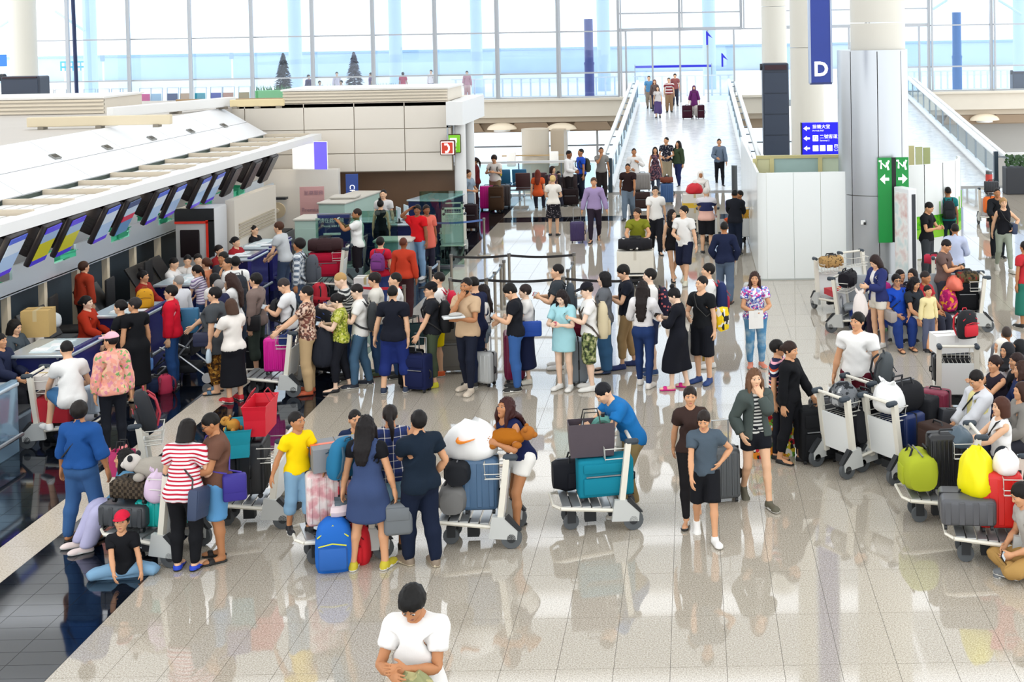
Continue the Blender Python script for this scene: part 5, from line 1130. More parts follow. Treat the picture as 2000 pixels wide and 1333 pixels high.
def cart(px, py, hd, label, z=0.):
    r = CART0[0] if not CART0[1] else copytree(CART0[0])
    CART0[1] = True; p = G(px, py, z); r.location = p; r.rotation_euler = (0, 0, R_(hd)); tag(r, label, 'trolley', 'luggage trolleys')
    return Matrix.Translation(p) @ Matrix.Rotation(R_(hd), 4, 'Z')
def at_(C, x, y, z): return C @ Vector((x, y, z))
def cz(C): return math.degrees(math.atan2(C[1][0], C[0][0]))
def suitcase(p, rz, s, col, label, hard=1, pull=0., tip=0, cat='suitcase', rib=None, roll=0, group=None, pat=None):
    """s = (width, depth, height) standing up; tip = lean or lay down about its width"""
    w, d, h = s; e = empty('suitcase', p, R_(rz), label, cat, group); r = bpy.data.objects.new('case', None); m = pat or mat(col, .35 if hard else .8, spec=.5 if hard else .2); dk = mat('#191a1d', .5)
    T = Matrix.Rotation(R_(tip), 4, 'X') @ Matrix.Rotation(R_(roll), 4, 'Y')
    def put(b, n, mm, sm=True, pa=None):
        b.xf(T); return b.build(n, mm, pa or e, smooth=sm)
    b = MB(); b.rbox((0, 0, h / 2 + .05), (w, d, h), .05 if hard else .035, 3); put(b, 'shell', m)
    if hard:
        b = MB(); n = rib or 6
        for i in range(n): x = -w / 2 + w * (i + .5) / n; b.rbox((x, 0, h / 2 + .05), (w / n * .45, d + .014, h * .84), .006, 1)
        put(b, 'ribs', m)
        b = MB(); b.rbox((0, 0, h / 2 + .05), (w + .008, .018, h + .008), .004, 1); put(b, 'zip_seam', dk)
    else:
        b = MB(); b.rbox((0, -d / 2, h * .32 + .05), (w * .82, .05, h * .46), .02).rbox((0, -d / 2, h * .78 + .05), (w * .82, .04, h * .26), .02); pk = put(b, 'pocket', m)
        b = MB(); b.box(-w * .36, -d / 2 - .03, h * .57 + .05, w * .36, -d / 2 - .015, h * .57 + .062); put(b, 'zip', mat('#8d8f92', .4, metal=.5), False, pk)
    
    for x in (-1, 1):
        for y in (-1, 1): b = MB(); b.cyl((x * (w / 2 - .05) - .015, y * (d / 2 - .05), .03), (x * (w / 2 - .05) + .015, y * (d / 2 - .05), .03), .03, n=8); put(b, 'wheel', dk)

    b = MB(); b.tube([(-.09, 0, h + .04), (-.07, 0, h + .085), (.07, 0, h + .085), (.09, 0, h + .04)], .012, 6).tube([(w / 2 - .01, 0, h * .4), (w / 2 + .03, 0, h * .45), (w / 2 + .03, 0, h * .6), (w / 2 - .01, 0, h * .65)], .012, 6); put(b, 'carry_handle', dk)
    if pull: b = MB(); b.tube([(-.1, d * .35, h), (-.1, d * .35, h + pull), (.1, d * .35, h + pull), (.1, d * .35, h)], .011, 6); put(b, 'pull_handle', M_ALU)
    return e
def duffel(p, rz, s, col, label, cat='bag', pat=None, roll=0):
    w, d, h = s; e = empty('duffel_bag', p, R_(rz), label, cat); m = pat or mat(col, .75, spec=.25); rings = []
    for i in range(9):
        t = i / 8; k = (.80, .94, 1, 1.03, 1.0, 1.02, 1, .94, .80)[i]; x = -w / 2 + w * t; a = np.arange(14) * 2 * math.pi / 14
        rings.append(np.stack([np.full(14, x), np.sign(np.cos(a)) * np.abs(np.cos(a)) ** .7 * d / 2 * k, h / 2 + np.sign(np.sin(a)) * np.abs(np.sin(a)) ** .7 * h / 2 * k + .01 * math.sin(i * 2.1)], 1))
    MB().loft(rings).build('body', m, e, smooth=60); dk = mat('#15161a', .6)
    for y in (-.35, .35): MB().tube([(-w * .2, y * d, h * .8), (-w * .16, y * d * .6, h * 1.12), (w * .16, y * d * .6, h * 1.12), (w * .2, y * d, h * .8)], .013, 6).build('handle', dk, e, smooth=True)
    MB().box(-w * .42, -.008, h * .985, w * .42, .008, h * 1.012).build('zip', mat('#7d7f84', .4, metal=.5), e); MB().rbox((0, -d / 2 + .005, h * .42), (w * .45, .04, h * .5), .018).build('pocket', m, e, smooth=True); return e
def backpack_parts(e, s, col, acc, straps=True, col2=None):
    w, d, h = s; m = mat(col, .7, spec=.3) if isinstance(col, str) else col; a = mat(acc, .6); rings = []; n = 16
    for i in range(9):
        t = i / 8; k = (.86, .98, 1, 1, .98, .95, .9, .8, .45)[i]; ang = np.arange(n) * 2 * math.pi / n; q = np.sign(np.cos(ang)) * np.abs(np.cos(ang)) ** .6; y = np.sign(np.sin(ang)) * np.abs(np.sin(ang)) ** .6
        rings.append(np.stack([q * w / 2 * k, d / 2 + y * d / 2 * k * (1 if i else .9), np.full(n, h * t * (1 if i < 8 else .995))], 1))
    MB().loft(rings).build('body', m, e, smooth=55); fp = MB().rbox((0, d, h * .3), (w * .74, d * .34, h * .44), .035).build('front_pocket', mat(col2, .7) if col2 else m, e, smooth=True)
    MB().tube([(-w * .36, d * 1.18, h * .56), (0, d * 1.14, h * .6), (w * .36, d * 1.18, h * .56)], .007, 5).build('piping', a, fp); MB().tube([(-w * .4, d * .9, h * .68), (0, d * .85, h * .9), (w * .4, d * .9, h * .68)], .007, 5).build('zip', a, e); MB().tube([(-.04, .05, h * .98), (-.03, .04, h * 1.06), (.03, .04, h * 1.06), (.04, .05, h * .98)], .008, 5).build('top_loop', a, e)
    if straps:
        for sg in (-1, 1): MB().tube([(sg * .09, .01, h * .9), (sg * .10, -.07, h + .035), (sg * .11, -.18, h - .0), (sg * .12, -.27, h - .14), (sg * .155, -.24, h - .27), (sg * .185, -.1, h - .36), (sg * .15, .02, .03)], .017, 5).build('strap', a, e, smooth=True)
def backpack(p, rz, s, col, acc, label, tip=0, col2=None):
    e = empty('backpack', p, R_(rz), label, 'backpack'); e.rotation_euler = (R_(tip), 0, R_(rz)); backpack_parts(e, s, col, acc, False, col2); w, d, h = s
    for sg in (-1, 1): MB().tube([(sg * .09, .01, h * .88), (sg * .12, -.05, h * .7), (sg * .13, -.05, h * .35), (sg * .12, .02, h * .08)], .016, 5).build('strap', mat(acc, .6), e, smooth=True)
    return e
def worn_backpack(J, s, col, acc, label, dz=0., col2=None, front=False, fat=1.):
    e = empty('backpack', (0, 0, 0), 0, label, 'backpack'); backpack_parts(e, s, col, acc, True, col2); M = J['che'] @ Matrix.Translation((0, .128 * fat, 1.385 - s[2] + dz))
    if front: M = J['che'] @ Matrix.Translation((0, -.15, 1.385 - s[2] + dz)) @ Matrix.Rotation(math.pi, 4, 'Z')
    e.matrix_world = M; return e
def crossbody(J, side, col, label, s=(.24, .09, .18), z=.95, y=-.02, strap='#1a1a1a'):
    """side = +1: pouch at the wearer's left hip"""
    e = empty('shoulder_bag', (0, 0, 0), 0, label, 'bag'); m = mat(col, .6) if isinstance(col, str) else col; w, d, h = s; x = side * .225
    MB().rbox((x, y, z), (d, w, h), .03).build('pouch', m, e, smooth=True); MB().rbox((x + side * d * .5, y, z + h * .15), (.012, w * .9, h * .6), .005).build('flap', m, e, smooth=True)
    pts = [(x * .85, y - w * .3, z + h / 2), (side * .16, -.14, 1.10), (0, -.165, 1.24), (-side * .085, -.10, 1.41), (-side * .09, .0, 1.445), (-side * .085, .09, 1.40), (0, .145, 1.24), (side * .16, .13, 1.06), (x * .85, y + w * .3, z + h / 2)]
    MB().tube(pts, .011, 5).build('strap', mat(strap, .6), e, smooth=True); e.matrix_world = J['che']; return e
def tote(p, rz, s, col, label, cat='bag', handle='#222222', pat=None, flare=1.12, name='shopping_bag', hl=.12):
    w, d, h = s; e = empty(name, p, R_(rz), label, cat); m = pat or mat(col, .5, noise=.06, nscale=9); b = MB(); t = .006
    def ring(k, z, o): return np.array([(-w / 2 * k + o, -d / 2 * k + o, z), (w / 2 * k - o, -d / 2 * k + o, z), (w / 2 * k - o, d / 2 * k - o, z), (-w / 2 * k + o, d / 2 * k - o, z)])
    b.loft([ring(.98, 0, 0), ring(1.02, h * .35, 0), ring(1.05, h * .7, 0), ring(flare, h, 0), ring(flare, h, t), ring(1., h * .3, t), ring(.96, .02, t)]); b.build('body', m, e)
    for y in (-1, 1): MB().tube([(-w * .2, y * d / 2 * flare, h), (-w * .16, y * d * .3, h + hl), (w * .16, y * d * .3, h + hl), (w * .2, y * d / 2 * flare, h)], .008, 5).build('handle', mat(handle, .6), e, smooth=True)
    return e
def blob(p, rz, s, col, label, cat='bag', name='plastic_bag', ears=True, pat=None, seed=1, crease=.055, n=28, rough=.45):
    w, d, h = s; e = empty(name, p, R_(rz), label, cat); rnd = np.random.RandomState(seed); ph = rnd.rand(6) * 6; rings = []
    for i in range(11):
        t = i / 10; k = (.72, .93, 1, 1.02, 1, .98, .93, .86, .74, .55, .28)[i]; a = np.arange(n) * 2 * math.pi / n
        rr = k * (1 + crease * np.sin(3 * a + ph[0] + 4 * t) + crease * .7 * np.sin(5 * a + ph[1] - 5 * t) + crease * .5 * np.sin(9 * a + ph[2] + 9 * t)); rings.append(np.stack([np.cos(a) * rr * w / 2, np.sin(a) * rr * d / 2, h * t * (1 + .05 * np.sin(2 * a + ph[3]) * t + .03 * np.sin(7 * a + ph[4]))], 1))
    m = pat or mat(col, rough, spec=.4); MB().loft(rings).build('body', m, e, smooth=70)
    if ears:
        for sg in (-1, 1): MB().tube([(sg * w * .10, 0, h * .94), (sg * w * .26, 0, h * 1.06), (sg * w * .30, .02, h * 1.14), (sg * w * .16, .03, h * 1.02)], [.03, .022, .012, .02], 6).build('handle', m, e, smooth=True)
    return e
def carton(p, rz, s, col, label, cat='box', tape='#cdb98a', tip=0):
    w, d, h = s; e = empty('box', p, R_(rz), label, cat); MB().box(-w / 2, -d / 2, 0, w / 2, d / 2, h).build('carton', mat(col, .7, noise=.04), e); MB().box(-.03, -d / 2 - .002, h * .6, .03, d / 2 + .002, h + .003).build('tape', mat(tape, .4), e); MB().box(-w / 2, -.003, h, w / 2, .003, h + .004).build('seam', mat('#6d5c40', .7), e); return e
def plush(p, rz, s, col, label, kind='bear', seed=3):
    e = empty('plush_toy', p, R_(rz), label, 'toy'); w, d, h = s; b = MB(); b.ell((0, 0, h / 2), (w / 2, d / 2, h / 2), 20, 12); rnd = np.random.RandomState(seed)
    v = b.v[0]; c = np.array((0, 0, h / 2)); b.v[0] = c + (v - c) * (1 + .06 * np.sin(v[:, [0]] * 60 + 1) * np.sin(v[:, [1]] * 55) + .05 * np.sin(v[:, [2]] * 70)); b.build('body', mat(col, .95, spec=.1, bump=.8, bscale=40), e, smooth=70)
    hx = -w * .55; b = MB(); b.ell((hx, 0, h * .72), (h * .42, h * .40, h * .40), 14, 10).ell((hx - h * .36, 0, h * .62), (h * .2, h * .2, h * .17), 10, 8); b.build('head', mat(col if kind == 'bear' else '#cfc8c0', .95), e, smooth=70)
    for s_ in (-1, 1):
        MB().ell((hx + .02, s_ * h * .36, h * 1.02), (h * .13, h * .1, h * .16), 10, 6).build('ear', mat(col if kind == 'bear' else '#23252a', .9), e, smooth=70)
        for x in (-.3, .32): MB().ell((w * x, s_ * d * .42, h * .2), (w * .13, d * .2, h * .2), 10, 6).build('paw', mat(col, .95), e, smooth=70)
    return e
def phone(J, hand, label, col='#15161a', off=(0, 0, 0)):
    p = jpos(J, hand); e = empty('mobile_phone', p, 0, label, 'phone'); M = J[hand].copy(); M.translation = p; e.matrix_world = M
    t = rotm(0, R_(-45), 0); b = MB(); b.rbox((0, -.02, 0), (.15, .074, .012), .005); b.v = [v @ t.T for v in b.v]; b.build('case', mat(col, .3), e); b = MB(); b.box(-.065, -.052, .006, .065, .012, .0075); b.v = [v @ t.T for v in b.v]; b.build('screen', mat('#c9dbe8', .2, emit=.3), e)
def handbag(J, hand, col, label, s=(.34, .14, .28), drop=.22, pat=None, rz=0, name='handbag', z=None, handle=None):
    p = jpos(J, hand); w, d, h = s; e = empty(name, (p.x, p.y, max(p.z - drop - h, .005)), R_(rz), label, 'bag'); m = pat or mat(col, .6); MB().rbox((0, 0, h / 2), (w, d, h), .045, 3).build('body', m, e, smooth=True); MB().rbox((0, -d / 2, h * .7), (w * .8, .02, h * .4), .008).build('flap', m, e, smooth=True)
    for y in (-1, 1): MB().tube([(-w * .25, y * d * .3, h * .95), (-.03, 0, h + drop), (.03, 0, h + drop), (w * .25, y * d * .3, h * .95)], .009, 5).build('handle', mat(handle or '#2a2422', .6), e, smooth=True)
    return e
def stroller(px, py, hd, label):
    r = empty('stroller', G(px, py), R_(hd), label, 'stroller'); fab = mat('#8d9196', .8); dk = mat('#1e2126', .7)
    for s in (-1, 1):
        MB().tube([(s * .24, -.42, .10), (s * .24, -.05, .42), (s * .24, .45, 1.02)], .016, 8).build('push_tube', M_ALU, r, smooth=True); MB().tube([(s * .24, .42, .12), (s * .24, .02, .44), (s * .24, -.32, .60)], .016, 8).build('cross_tube', M_ALU, r, smooth=True)
        for y in (-.45, .45):
            for q in (-.03, .03): MB().cyl((s * .24 + q - .012, y, .085), (s * .24 + q + .012, y, .085), .085, n=14).build('wheel', mat('#d9dadb', .4) if q * s > 0 else M_RUB, r, smooth=True)
    MB().tube([(-.24, .45, 1.02), (.24, .45, 1.02)], .02, 8).build('handle', M_RUB, r, smooth=True)
    b = MB(); b.rbox((0, -.08, .46), (.40, .42, .05), .02).build('seat', dk, r, smooth=True); b = MB(); b.rbox((0, .18, .68), (.38, .06, .48), .025, rot=rotm(R_(-28), 0, 0) if 0 else None).build('backrest', dk, r, smooth=True)
    v = []; n = 8
    for x in (-.22, .22):
        for i in range(n + 1): t = R_(-20 + i * 18); v.append((x, .16 - .36 * math.cos(t), .74 + .34 * math.sin(t)))
    MB().add(v, [(i, i + 1, n + 2 + i, n + 1 + i) for i in range(n)] + [list(range(n + 1)), list(range(n + 1, 2 * n + 2))]).build('canopy', fab, r, smooth=50)
    MB().rbox((0, .0, .22), (.38, .5, .14), .04).build('storage_basket', dk, r, smooth=True); MB().tube([(-.2, -.3, .42), (-.18, -.42, .28), (.18, -.42, .28), (.2, -.3, .42)], .014, 6).build('footrest', M_RUB, r)
# ================================================================ people: front row
FEET = dict()
WHT, BLK, NVY, GRY, JEAN = '#f1efeb', '#16171b', '#1a2440', '#6d7076', '#2f4a74'
STRIPE_R = ramp_mat('redwhite', 'stripes', ['#c4203a', '#f6eef0'], 24, 2, [0, .42]); PLAID = ramp_mat('plaid', 'plaid', ['#1d2a55', '#25346a', '#e9e4dc', '#15203f'], 11, stops=[0, .4, .82, .92]); CAMO = ramp_mat('camo', 'blotch', ['#2b3326', '#5d6a3e', '#8d9460', '#c3bf96'], 16, stops=[0, .42, .5, .6])
FLOR = ramp_mat('floral', 'cells', ['#7a4a3f', '#caa48c', '#5c4038', '#e0c4b0'], 34); PINKF = ramp_mat('pinkfloral', 'cells', ['#f2a38f', '#f4b7a4', '#e08fa0', '#7fae6a', '#f6c9a0', '#e7a08c'], 26, stops=[0, .3, .55, .7, .78, .86]); GRNF = ramp_mat('greenfloral', 'cells', ['#9aa32e', '#b9bd48', '#6d7a24', '#d2cf7c'], 38)
NAVYSTR = ramp_mat('navystripe', 'stripes', ['#1b2143', '#f0efee', '#d9552f', '#1b2143', '#e9a6b4'], 7, 2, [0, .3, .45, .6, .85]); BWSTR = ramp_mat('bwstripe', 'stripes', ['#26292c', '#cfcfca'], 22, 2, [0, .5]); GSTR = ramp_mat('greystripe', 'plaid', ['#5d6a7c', '#dfe3e6'], 14, stops=[0, .5]); BRPAT = ramp_mat('batik', 'cells', ['#8a5a1c', '#3a2410', '#b98a3a', '#5c3a14'], 30); FADE = ramp_mat('fadedjeans', 'blotch', ['#3d78a8', '#5b94be', '#a9c4d4'], 5, stops=[.2, .5, .66], const=False); PNKB = ramp_mat('pinkblue', 'cells', ['#d64a9a', '#e9e9f4', '#4a5ab8', '#f0f0f8', '#8fa0d8'], 34); LSTR = ramp_mat('lilacstripe', 'stripes', ['#a58fb5', '#e6dfe8', '#5f5a78'], 20, 2, [0, .3, .8]); SPOTB = ramp_mat('spotblue', 'spots', ['#e8e4e8', '#1b1c2c'], 28, stops=[0, .25]); PATD = ramp_mat('patdress', 'cells', ['#3a2838', '#5a4658', '#8a5c60', '#2c2434'], 26); PRNT = ramp_mat('blackprint', 'spots', ['#d8ccd0', '#17141c'], 24, stops=[0, .2])
P = person
# --- family and friends in the foreground
J = P(163, 1056, 1.60, 172, 'man in a blue denim jacket and jeans, back turned, black strap across', ('jkt34', '#1f4f8f'), ('jeans', '#3a5f8f'), ('sandal', '#4a3a34'), skin_=3, L='side', R='side', legs='apart', g=1.08, turn=25, hair=('curly', '#1c1714'))
crossbody(J, 1, '#1a1d28', 'thin black shoulder strap and pouch across the denim jacket', (.16, .06, .14), z=1.0, y=-.12)
P(242, 1125, 1.22, 12, 'smiling boy in a red cap and black tee sitting on the dark floor', ('tee', BLK), ('jeans', '#7fa6c4'), None, skin_=2, hs=1.22, hat='#d01f3c', seat=.06, legs='kneel', L=(.30, -.20, .10), R=(.05, -.36, .16), lean=8, nod=-12)
P(241, 876, 1.55, -60, 'young woman in a denim jacket sitting on a loaded trolley, looking up', ('jacket', '#5f8fb0'), ('wide', '#b9b6d6'), ('sneaker', '#e8d6d0'), skin_=2, f=1, hair=('long', '#120e0d'), foot=False, seat=.30, L='lap', R='lap', lean=12, nod=-8, turn=-10, inner='#2a2030', key='denimgirl')
J = P(366, 1112, 1.60, 176, 'woman in a red and white striped top with black trousers, back turned', ('loose', STRIPE_R), ('slim', '#15161a'), ('flat', '#2247c8'), skin_=1, f=1, g=1.18, hair=('bob', '#16110f'), L='hold', R='hold', lean=10, nod=20)
crossbody(J, -1, '#33405c', 'slate blue shoulder bag hanging on the striped woman', (.34, .12, .34), z=.80, y=.10, strap='#3a3030')
J = P(428, 1093, 1.62, -68, 'man in a brown polo, glasses and blue shorts looking down', ('polo', '#6b4a3c'), ('bermuda', '#5f9acb'), ('sandal', '#1a1616'), skin_=3, g=1.16, L='hold', R='hold', nod=28, glasses=1, hair=('crop', '#14100e'))
crossbody(J, 1, '#33278a', 'violet shoulder bag on the man in the brown polo', (.26, .12, .30), z=.88, y=.18, strap='#4a3a9a')
P(585, 1040, 1.30, 38, 'boy in a bright yellow tee and denim shorts standing on the trolley', ('tee', '#f7d200'), ('capri', '#7fa3be'), ('sneaker', '#17181c'), skin_=3, hs=1.16, hair=('crop', '#14100e'), L=(.24, -.30, .95), R=(.36, .05, .84), z=.30, turn=28, legs='step')
P(693, 800, 1.34, 8, 'boy in a navy hooded jacket over yellow, behind the family luggage', ('jacket', '#1c2b4c'), ('jeans', '#2a3a5a'), ('sneaker', '#333333'), skin_=2, hs=1.14, foot=False, L='hold', R='hold', turn=22, hair=('crop', '#14100e'), inner='#f4d41c')
J = P(722, 1112, 1.66, 172, 'woman in a blue pinafore dress over black, long dark hair, back turned', ('inner', '#14151a'), None, ('sneaker', '#c9b82a', '#f2f0ea'), over=('#3a4a70', 0, .56, .035), skin_=2, f=1, g=1.05, hair=('long', '#140f10'), L='side', R='side', legs='apart', key='pinafore')
J2 = P(768, 1072, 1.60, -160, 'woman in a navy and white plaid shirt with a long ponytail', ('loose', PLAID), ('bermuda', '#8fb6cc'), ('flat', '#2a2624'), skin_=3, f=1, g=1.1, hair=('pony', '#1c1412'), L='hold', R='hold', glasses=1, turn=-12)
P(824, 1104, 1.68, -140, 'man in a dark navy polo and jeans with a hand at his mouth', ('polo', '#12202f'), ('jeans', '#131d33'), ('sneaker', '#8a7a68', '#cfc2a8'), skin_=2, g=1.16, L='chin', R='pocket', legs='step', turn=-12, hair=('short', '#100d0d'))
P(1012, 1036, 1.62, -48, 'woman in a navy sleeveless top and white lace shorts leaning on a trolley', ('tank', '#141d45'), ('hot', '#f3f0ea'), ('sandal', '#1a1614'), skin_=3, f=1, g=1.1, hair=('long', '#3a1a18'), lean=30, L='lean', R=(.05, -.40, 1.18), nod=-25, turn=10, legs='step')
J = P(1226, 1000, 1.70, -66, 'man in a blue polo leaning on his trolley and reading his phone', ('polo', '#1c6fb0'), ('pants', '#8f7a52'), ('sneaker', '#d9d2c4'), skin_=1, lean=36, L=(.05, -.50, 1.10), R=(.03, -.52, 1.08), nod=30, g=1.06, legs='step', hair=('crop', '#0f0f16')); phone(J, 'haL', 'dark phone in the hands of the man in the blue polo')
J = P(224, 885, 1.66, -150, 'woman in a pink floral bomber jacket and pink cap seen from behind', ('jacket', PINKF), ('slim', '#171a22'), ('sneaker', '#f08a8a', '#f4c0b8'), skin_=2, f=1, hat=ramp_mat('pinkcap', 'spots', ['#3a2a30', '#f2b8c4'], 40, stops=[0, .22]), hair=('crop', '#181213'), L='down', R='down', turn=40)
P(130, 665, 1.72, -140, 'man in a white tee and denim shorts sitting sideways on a loaded trolley', ('tee', '#ecebe8'), ('bermuda', '#3f6f9c'), ('sneaker', WHT), skin_=1, foot=False, seat=.72, legs=((.2, -.42, .32), (.16, -.1, .18)), L=(.22, -.46, .82), R='lap', lean=22, nod=10, hair=('crop', '#14100f'), key='whitesit')
# --- walkers
P(1379, 1050, 1.46, 6, 'youngster in a slate tee and black shorts hurrying forward', ('tee', '#4d5a66'), ('bermuda', '#15161b'), ('sneaker', WHT), skin_=2, legs='walk', L='hip', R='swingf', nod=18, turn=-14, hair=('short', '#241a16'), key='teen')
P(1352, 1012, 1.56, 4, 'smiling woman in dark brown hurrying behind the youngster', ('tee', '#3a2a26'), ('slim', '#1c1a1c'), ('flat', '#cfc9c2'), skin_=2, f=1, legs='walk2', L='swingf', R='swingb', hair=('lowbun', '#221813'), key='runner')
P(1478, 982, 1.64, 14, 'woman in a grey cardigan and striped top walking, hand over her face', ('jacket', '#4a5350'), ('hot', '#16181f'), ('sneaker', '#5c5848'), skin_=1, f=1, hair=('long', '#6a4a34'), legs='walk', L='chin', R='pocket', key='cardigan', inner=BWSTR)
J = P(822, 1574, 1.72, -8, 'man in a white shirt walking in front with head bowed, close to the bottom edge', ('loose', '#e9e6e2'), ('pants', '#2a2c33'), ('sneaker', '#333333'), skin_=3, legs='walk', L=(.02, -.28, 1.14), R=(.06, -.30, 1.12), nod=42, g=1.1, hair=('curly', '#0f0d0c'), key='front'); 
blob(jpos(J, 'haL') + Vector((.12, .02, -.42)), 10, (.36, .26, .38), '#8a8a5c', 'mottled olive bag carried by the man at the bottom edge', ears=False, pat=ramp_mat('olivebag', 'blotch', ['#5c6040', '#8f9066', '#b0a878', '#c8603c'], 9, stops=[0, .42, .55, .72], obj=True), name='shoulder_bag')
# --- striped woman and woman in black beside the trolleys
P(1522, 893, 1.56, 70, 'person in a navy striped tee behind the woman in black', ('loose', NAVYSTR), ('slim', '#1b1d26'), ('flat', '#1a1a1e'), skin_=2, f=1, hair=('short', '#15110f'), turn=20)
P(1545, 903, 1.60, 62, 'woman in a black cardigan over white lace, black leggings and flat shoes', ('long', '#121317'), ('crop', '#15161b'), ('flat', '#17181c'), skin_=2, f=1, g=1.08, hair=('lowbun', '#2c1c16'), legs='step', L='swingf', R='down', nod=8)
P(1678, 860, 1.76, -28, 'heavy young man in a white tee and maroon shorts standing by trolleys', ('tee', '#f0eeea'), ('shorts', '#5c1424'), ('sneaker', '#cfcfcf'), skin_=2, g=1.28, L='side', R='side', turn=-15, hair=('short', '#14110f'))
# ================================================================ the queue, left to right
J = P(268, 782, 1.62, -128, 'older woman in a long black dress with a green scarf at the desk', ('dress', '#15161a', .14, .26, .05), None, ('flat', '#c8ad8a'), skin_=2, f=1, g=1.1, hair=('short', '#2a2626'), turn=40, L='down', R='down')
handbag(J, 'haR', '#5f8fd0', 'small blue drink bottle bag held by the woman in the black dress', (.09, .09, .22), .10, rz=20)
P(236, 585, 1.60, -95, 'dark haired woman in black leaning on the desk counter', ('tee', '#17181c'), ('pants', '#17181c'), skin_=1, f=1, hair=('lowbun', '#14100f'), foot=False, L='desk', R='desk', lean=12, lod=0)
J = P(336, 556, 1.66, -80, 'man in a bright red jacket with glasses and a teal bag', ('jacket', '#d0152f'), ('jeans', '#2a4f86'), ('sneaker', '#33363c'), skin_=1, foot=False, glasses=1, L='down', R='down', hair=('short', '#161212'), inner='#e8b8bc'); crossbody(J, -1, '#2f6f96', 'teal sling bag on the back of the red jacket', (.36, .14, .42), z=1.05, y=.22)
P(350, 538, 1.64, -120, 'grey haired person in a pale shirt beyond the red jacket', ('shirt', '#dcdce0'), ('pants', '#3a3d46'), skin_=1, foot=False, hair=('crop', '#8f8a86'), lod=0)
J = P(424, 768, 1.70, -85, 'heavy woman in a charcoal shirt and brown batik trousers with a stroller', ('tunic', '#4a4e52'), ('crop', BRPAT), ('sandal', '#5a7f9c'), skin_=1, f=1, g=1.3, hair=('short', '#141011'), L='down', R='cart'); crossbody(J, 1, '#2a2f4a', 'navy shoulder bag on the woman with the stroller', (.26, .12, .22), z=.92, y=-.15)
blob(jpos(J, 'haL') - Vector((0, .02, .2)), 0, (.09, .09, .22), '#cfe2ee', 'clear water bottle in the hand of the woman in charcoal', 'bottle', 'water_bottle', ears=False, crease=.01)
J = P(458, 784, 1.60, -128, 'woman in a cream blouse and long black skirt with red socks', ('tee', '#f3ece4'), ('midi', '#15161c'), ('sneaker', '#c9202c'), skin_=1, f=1, g=1.06, hair=('bob', '#4a3326'), L='phone', R='phone', nod=18); phone(J, 'haL', 'white phone held by the woman in the cream blouse', '#e6e8ea')
J = P(504, 733, 1.72, -95, 'man in a taupe jacket and dark cropped trousers with a black bag', ('jacket', '#85736c'), ('capri', '#3a443e'), ('flat', '#23211f'), skin_=1, hair=('short', '#14110f'), L='down', R='down', turn=-8); crossbody(J, 1, '#17181c', 'black shoulder bag on the man in the taupe jacket', (.22, .1, .26), z=.92, y=.05)
J = P(566, 742, 1.70, -88, 'man in a white tee with a black sling bag looking at his phone', ('tee', '#efefef'), ('jeans', '#1f2c52'), ('sneaker', '#23252c'), skin_=1, hair=('crop', '#3a3230'), L='phone', R='phone', nod=32); phone(J, 'haL', 'phone in the hands of the man with the sling bag', '#dfe3e6'); worn_backpack(J, (.26, .13, .34), '#1a1b20', '#101014', 'black sling bag on the chest of the man in white', front=True, dz=-.05)
P(603, 769, 1.72, -85, 'man in a brown floral shirt and khaki trousers holding a trolley', ('tee', FLOR), ('pants', '#c2a57c'), ('sneaker', '#c0562f', '#8a4a30'), skin_=1, L='cart', R='cart', hair=('crop', '#14100f'))
J = P(668, 763, 1.58, -80, 'woman in a green floral top with a dark coat over her arm', ('tee', GRNF), ('crop', '#1a1c24'), ('flat', '#1a1a1c'), skin_=0, f=1, hair=('lowbun', '#120f10'), L='phone', R='phone', nod=30, legs='step'); phone(J, 'haL', 'phone held by the woman in green'); blob(jpos(J, 'faL') + Vector((.02, -.02, -.86)) if 0 else Vector((jpos(J, 'haL').x + .1, jpos(J, 'haL').y - .05, .42)), 20, (.36, .2, .6), '#161a26', 'dark navy coat draped over the arm of the woman in green', 'coat', 'folded_coat', ears=False, crease=.06, rough=.8)
J = P(706, 755, 1.68, -82, 'young man in a white tee with glasses and an orange brown backpack', ('tee', '#efede8'), ('jeans', '#4a6a86'), ('sneaker', '#1c2230'), skin_=0, hair=('crop', '#1c1614'), L='phone', R='phone', nod=20, glasses=1, legs='step', key='orangepack'); worn_backpack(J, (.30, .16, .44), '#3a3d40', '#1c1c1e', 'grey backpack with orange brown marbled pocket', col2='#a85a30')
P(664, 532, 1.78, -70, 'blond man in a dark striped tee looking down behind the queue', ('tee', BWSTR), ('jeans', JEAN), skin_=0, foot=False, lod=0, hair=('crop', '#b8925c'), nod=30, L='phone', R='phone')
J = P(738, 733, 1.72, -84, 'young man in an off white shirt and blue jeans with a small strap bag', ('tee', '#e8e4da'), ('jeans', '#3f5f88'), ('sneaker', '#4a5a3c', '#8a4a3a'), skin_=1, hair=('short', '#1c1513'), nod=12)
P(774, 532, 1.74, -80, 'man in a white tee and blue jeans standing behind the black polo', ('tee', '#efefec'), ('jeans', JEAN), skin_=1, foot=False, lod=0, hair=('crop', '#14110f'))
P(772, 767, 1.72, 178, 'man in a black polo and blue cropped trousers, back turned', ('polo', '#171a26'), ('capri', '#1f2f70'), ('sneaker', '#22304a'), skin_=1, g=1.08, L='side', R='down', legs='apart', hair=('crop', '#120f0f'))
J = P(845, 755, 1.68, -72, 'man in a black tee and black cap with a large black backpack', ('tee', '#202228'), ('crop', '#47523f'), ('sneaker', '#d8d02a', '#e8e04a'), skin_=1, hat='#16161a', hair=('crop', '#14100f'), glasses=1, L='swingf', R='down', key='capman'); worn_backpack(J, (.32, .2, .50), '#1b1c20', '#101013', 'large black backpack on the man in the black cap')
